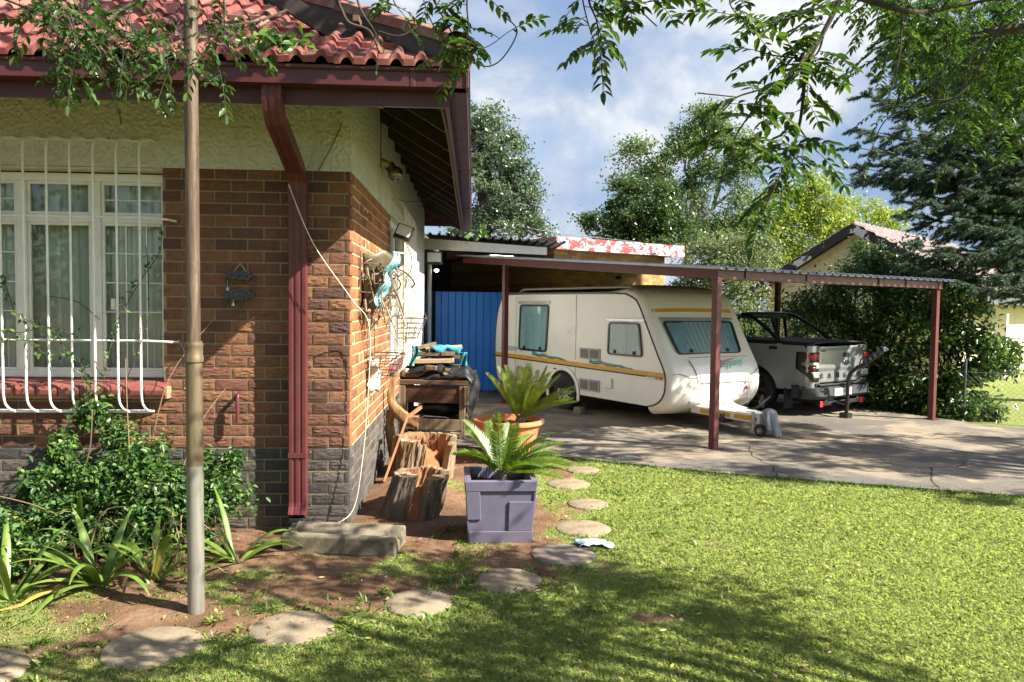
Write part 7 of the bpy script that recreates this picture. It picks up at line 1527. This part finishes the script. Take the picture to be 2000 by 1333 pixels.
def strap_plant(name, label, base, n, seed, L=(.35, .6), W=.054, spread=1.0, grp='strap leaved lilies in the bed', bias=None):
    rs = random.Random(seed); t = thing(name, label, 'lily plant', base, 0, grp); lm = STRAP; dm = STRAPY
    for k in range(n):
        az = rs.uniform(0, 2*PI) if bias is None else rs.gauss(bias, .9); el = rs.uniform(.35, 1.2); l = rs.uniform(*L); w = W*rs.uniform(.7, 1.15); droop = rs.uniform(.6, 2.0)*spread
        d = Vector((math.cos(az)*math.cos(el), math.sin(az)*math.cos(el), math.sin(el))); p = Vector((rs.uniform(-.03, .03), rs.uniform(-.03, .03), 0)); V, F = [], []; N = 12; sd = Vector((-math.sin(az), math.cos(az), 0))
        for i in range(N+1):
            f = i/N; ww = w*(.55+.6*math.sin(PI*min(.5, f*.8)))*(1-max(0, f-.55)/.45*.92)*.5; up = sd.cross(d).normalized(); V += [tuple(p - sd*ww + up*ww*.35), tuple(p - up*ww*.1), tuple(p + sd*ww + up*ww*.35)]
            p = p + d*(l/N); d = (d + Vector((0, 0, -droop/N*(.3+f*1.4)))).normalized()
            if p.z + base[2] < .015: p.z = .015; d.z = max(d.z, .0)
        for i in range(N):
            for j in (0, 1): a = i*3+j; F.append([a, a+1, a+4, a+3])
        np_mesh('leaf', V, F, dm if rs.random() < .08 else lm, t, 'all', world=False)
    return t
STRAP = NT('strap_leaf'); co = STRAP.obj(); n = STRAP.noise(co, 9, 5, .6); STRAP.base(STRAP.mix(STRAP.ramp(STRAP.noise(co, 7, 4), [(.62, 0.0), (.8, .5)]), STRAP.ramp(n, [(.3, (.09, .16, .025)), (.6, (.17, .25, .045)), (.8, (.26, .30, .08))]), (.30, .24, .08)), .42, 0, .5)
tr_ = STRAP.n('BsdfTranslucent'); tr_.inputs[0].default_value = (.22, .33, .05, 1); mx_ = STRAP.n('MixShader'); mx_.inputs[0].default_value = .25; STRAP.set(mx_.inputs[1], STRAP.b.outputs[0]); STRAP.set(mx_.inputs[2], tr_.outputs[0]); STRAP.set(STRAP.out.inputs['Surface'], mx_.outputs[0]); STRAP = STRAP.m
STRAPY = paint('yellowed_strap_leaf', (.36, .25, .05), .6, .4, scale=10, dirt=(.22, .13, .06), dirt_at=.55)
def gp_(u, v): p = gnd(u, v); return (p.x, p.y, 0)
strap_plant('strap_lily', 'big strap leaved lily at the middle front of the bed', gp_(200, 1150), 16, 2, (.42, .68), .050, 1.3)
strap_plant('strap_lily', 'strap leaved lily with a yellowed leaf tip beside the pipe pole', gp_(305, 1140), 14, 3, (.38, .62), .046, 1.4)
strap_plant('strap_lily', 'upright strap leaved lily rising behind the bush on the left', gp_(150, 1085), 10, 4, (.5, .72), .056, .7)
strap_plant('strap_lily', 'strap leaved lily cut by the left photo edge', gp_(20, 1175), 10, 6, (.42, .65), .05)
strap_plant('strap_lily', 'small arching strap leaved lily left of the concrete channel', gp_(465, 1100), 14, 7, (.36, .60), .042, 1.4)
# dry stalks and dead leaves in the bed
t = thing('dry_stalks', 'brown dead leaves and bare canes among the bed plants', 'dead leaves', gp_(250, 1090)); mb = MB(); rr = random.Random(3)
for k in range(26):
    b = Vector(gp_(rr.uniform(150, 360), rr.uniform(1060, 1130))); l = rr.uniform(.2, .5); a = rr.uniform(0, 2*PI); mb.tube(smooth_path([b, b+Vector((math.cos(a)*l*.2, math.sin(a)*l*.2, l*.7)), b+Vector((math.cos(a)*l*.5, math.sin(a)*l*.4, l*rr.uniform(.3, .9)))], 4), [.006*(1-.08*i) for i in range(9)], 4)
for pth in (((260, 1000, 5.1), (250, 830, 5.2), (245, 700, 5.3)), ((340, 960, 5.2), (390, 830, 5.3), (440, 760, 5.4)), ((290, 900, 5.3), (330, 740, 5.4), (420, 620, 5.5)), ((-20, 965, 4.9), (60, 985, 4.9), (110, 1005, 4.9)), ((150, 960, 5.1), (175, 880, 5.1), (180, 800, 5.1))): mb.tube(smooth_path(Q(*pth), 5), .0035, 5)
mb.build('stalks', paint('dry_stalk', (.20, .12, .07), .85, .4), t, world=True)
C_ = [Vector(gp_(rr.uniform(60, 380), rr.uniform(1060, 1170))) + Vector((0, 0, rr.uniform(0, .18))) for k in range(150)]; n = len(C_)
leaves('dead_leaves', [tuple(c) for c in C_], R.normal(0, 1, (n, 3)), R.normal(0, 1, (n, 3)), R.uniform(.04, .10, n), R.uniform(.015, .03, n), leafmat('dead_leaf', [(0, (.10, .05, .025)), (.6, (.24, .14, .07)), (1, (.38, .26, .14))], .1, .8), t)
# climbing vine on the window bars
vn = thing('window_vine', 'dark leaved vine climbing the white window bars from the bed', 'vine', (-2.75, 5.4, 0)); l4 = Leafy(4)
def vine(pth, step, l, spread=.06):
    P = smooth_path(Q(*pth), 10); l4.tw.tube(P, .003, 5); acc = 0
    for i in range(len(P)-1):
        acc += (P[i+1]-P[i]).length
        if acc > step:
            acc = 0
            for q in range(rr.randint(1, 2)): a = rr.uniform(0, 2*PI); l4.put(P[i] + Vector((rr.gauss(0, .012), rr.gauss(0, .012), rr.gauss(0, .012))), (math.cos(a), -.3, math.sin(a)-.5), (rr.uniform(-.4, .4), -1, .5), l*rr.uniform(.6, 1.2), l*.55)
YV = 5.42
vine(((315, 440, YV+.2), (312, 490, YV+.2), (280, 540, YV+.1), (250, 590, YV), (228, 640, YV), (210, 700, YV), (200, 760, YV)), .045, .04)
vine(((0, 540, YV), (15, 570, YV), (30, 610, YV), (60, 630, YV), (110, 650, YV), (125, 680, YV), (150, 700, YV), (165, 730, YV), (170, 790, YV), (160, 840, YV)), .03, .045)
vine(((0, 645, YV), (40, 650, YV), (90, 640, YV), (150, 655, YV)), .03, .035); vine(((0, 660, YV), (60, 668, YV), (85, 690, YV), (130, 695, YV), (150, 705, YV)), .03, .045)
vine(((350, 665, YV), (360, 690, YV), (365, 720, YV), (358, 780, YV)), .08, .02); vine(((285, 480, YV), (290, 560, YV), (285, 640, YV), (240, 760, YV)), .09, .022); vine(((90, 578, YV+.1), (150, 590, YV+.1), (195, 625, YV)), .3, .01)
vine(((165, 720, YV), (175, 760, YV), (165, 800, YV), (140, 850, YV), (130, 900, YV-.1)), .018, .04); vine(((150, 800, YV-.1), (120, 850, YV-.15), (100, 900, YV-.2)), .02, .04)
l4.build(vn, LF['bush'], BARK)
# fallen bits under the bench and moss seedlings in the pots
t = thing('seedling', 'small bright green seedling at the left of the terracotta pot soil', 'seedling', (.20, 8.0, .38)); l5 = Leafy(6)
for k in range(9): a = rr.uniform(0, 2*PI); l5.put(Vector((.20, 8.0, .39)) + Vector((rr.gauss(0, .01), rr.gauss(0, .01), .01)), (math.cos(a)*.35, math.sin(a)*.35, 1), (math.cos(a), math.sin(a), .2), rr.uniform(.06, .12), .022)
l5.tw.tube([(.20, 8.0, .37), (.20, 8.0, .44)], .004, 5); l5.build(t, CRL, BARK)
# ---------------------------------------------------------------- camera, sun, sky
cam = bpy.data.cameras.new('camera'); cam.sensor_width = 36; cam.lens = FPX/2000*36; cam.clip_start = .05; cam.clip_end = 3000
co_ = bpy.data.objects.new('camera', cam); COL.objects.link(co_)
co_.matrix_world = Matrix.Translation(CP) @ CM.to_4x4(); SC.camera = co_
sl_ = bpy.data.lights.new('sun', 'SUN'); sl_.energy = 5.0; sl_.angle = math.radians(.5); sl_.color = (1, .945, .84)
so = bpy.data.objects.new('sun', sl_); COL.objects.link(so); so.rotation_euler = SUN.to_track_quat('Z', 'Y').to_euler(); so.location = SUN*40
w = bpy.data.worlds.new('World'); SC.world = w; w.use_nodes = True; t = w.node_tree
bg = t.nodes['Background']
def wn(typ, **kw):
    nd = t.nodes.new('ShaderNode'+typ)
    for k, v in kw.items():
        if k in nd.inputs:
            if isinstance(v, bpy.types.NodeSocket): t.links.new(v, nd.inputs[k])
            else: nd.inputs[k].default_value = v
        else: setattr(nd, k, v)
    return nd
sky = wn('TexSky', sky_type='NISHITA', sun_disc=False, sun_elevation=math.asin(SUN.z), sun_rotation=math.atan2(SUN.x, SUN.y), air_density=1.0, dust_density=1.4, ozone_density=1.2)
tc = wn('TexCoord').outputs['Generated']
sep = wn('SeparateXYZ', Vector=tc)
def wm(op, a, b=0.0, clamp=False):
    nd = wn('Math', operation=op, use_clamp=clamp)
    for i, x in enumerate((a, b)):
        if isinstance(x, bpy.types.NodeSocket): t.links.new(x, nd.inputs[i])
        else: nd.inputs[i].default_value = x
    return nd.outputs[0]
zz = wm('ADD', wm('MAXIMUM', sep.outputs[2], 0.0), .22)
pv = wn('CombineXYZ', X=wm('ADD', sep.outputs[0], SKYSEED), Y=sep.outputs[1], Z=wm('MULTIPLY', sep.outputs[2], 1.5)).outputs[0]
def wramp(fac, stops):
    nd = wn('ValToRGB', Fac=fac); cr = nd.color_ramp
    while len(cr.elements) < len(stops): cr.elements.new(.5)
    for e, (p, c) in zip(cr.elements, stops): e.position = p; e.color = (*c, 1) if hasattr(c, '__len__') else (c, c, c, 1)
    return nd.outputs[0]
n1 = wn('TexNoise', Vector=pv, Scale=3.6, Detail=10.0, Roughness=.55, Distortion=.3).outputs['Fac']
n2 = wn('TexNoise', Vector=pv, Scale=1.9, Detail=4.0, Roughness=.5).outputs['Fac']
front = wm('MULTIPLY', wramp(sep.outputs[1], [(.0, .12), (.55, 1.0)]), wramp(sep.outputs[2], [(.35, 1.0), (.75, .15)]))   # the clouds stand ahead of the camera
cover = wm('MULTIPLY', wramp(n1, [(.33, .6), (.46, .9), (.56, 1.0)]), front)
tone = wramp(wm('ADD', n1, wm('MULTIPLY', wm('SUBTRACT', n2, .5), .7)), [(.40, (.82, 1.2, 1.95)), (.48, (1.15, 1.5, 2.15)), (.54, (1.7, 1.95, 2.4)), (.60, (2.6, 2.7, 2.85)), (.68, (3.3, 3.3, 3.35))])
skb = wn('Mix', data_type='RGBA', blend_type='MULTIPLY'); skb.inputs[0].default_value = 1.0
t.links.new(sky.outputs[0], skb.inputs[6]); skb.inputs[7].default_value = (.85, .85, .85, 1)
mx = wn('Mix', data_type='RGBA'); t.links.new(cover, mx.inputs[0]); t.links.new(skb.outputs[2], mx.inputs[6]); t.links.new(tone, mx.inputs[7])
t.links.new(mx.outputs[2], bg.inputs['Color']); bg.inputs['Strength'].default_value = .10
SC.view_settings.view_transform = 'Standard'; SC.view_settings.look = 'None'; SC.view_settings.gamma = 1; SC.view_settings.exposure = 1.75
SC.cycles.use_denoising = True; SC.cycles.max_bounces = 8; SC.cycles.transparent_max_bounces = 12; SC.cycles.sample_clamp_indirect = 6
SC.cycles.caustics_reflective = False; SC.cycles.caustics_refractive = False
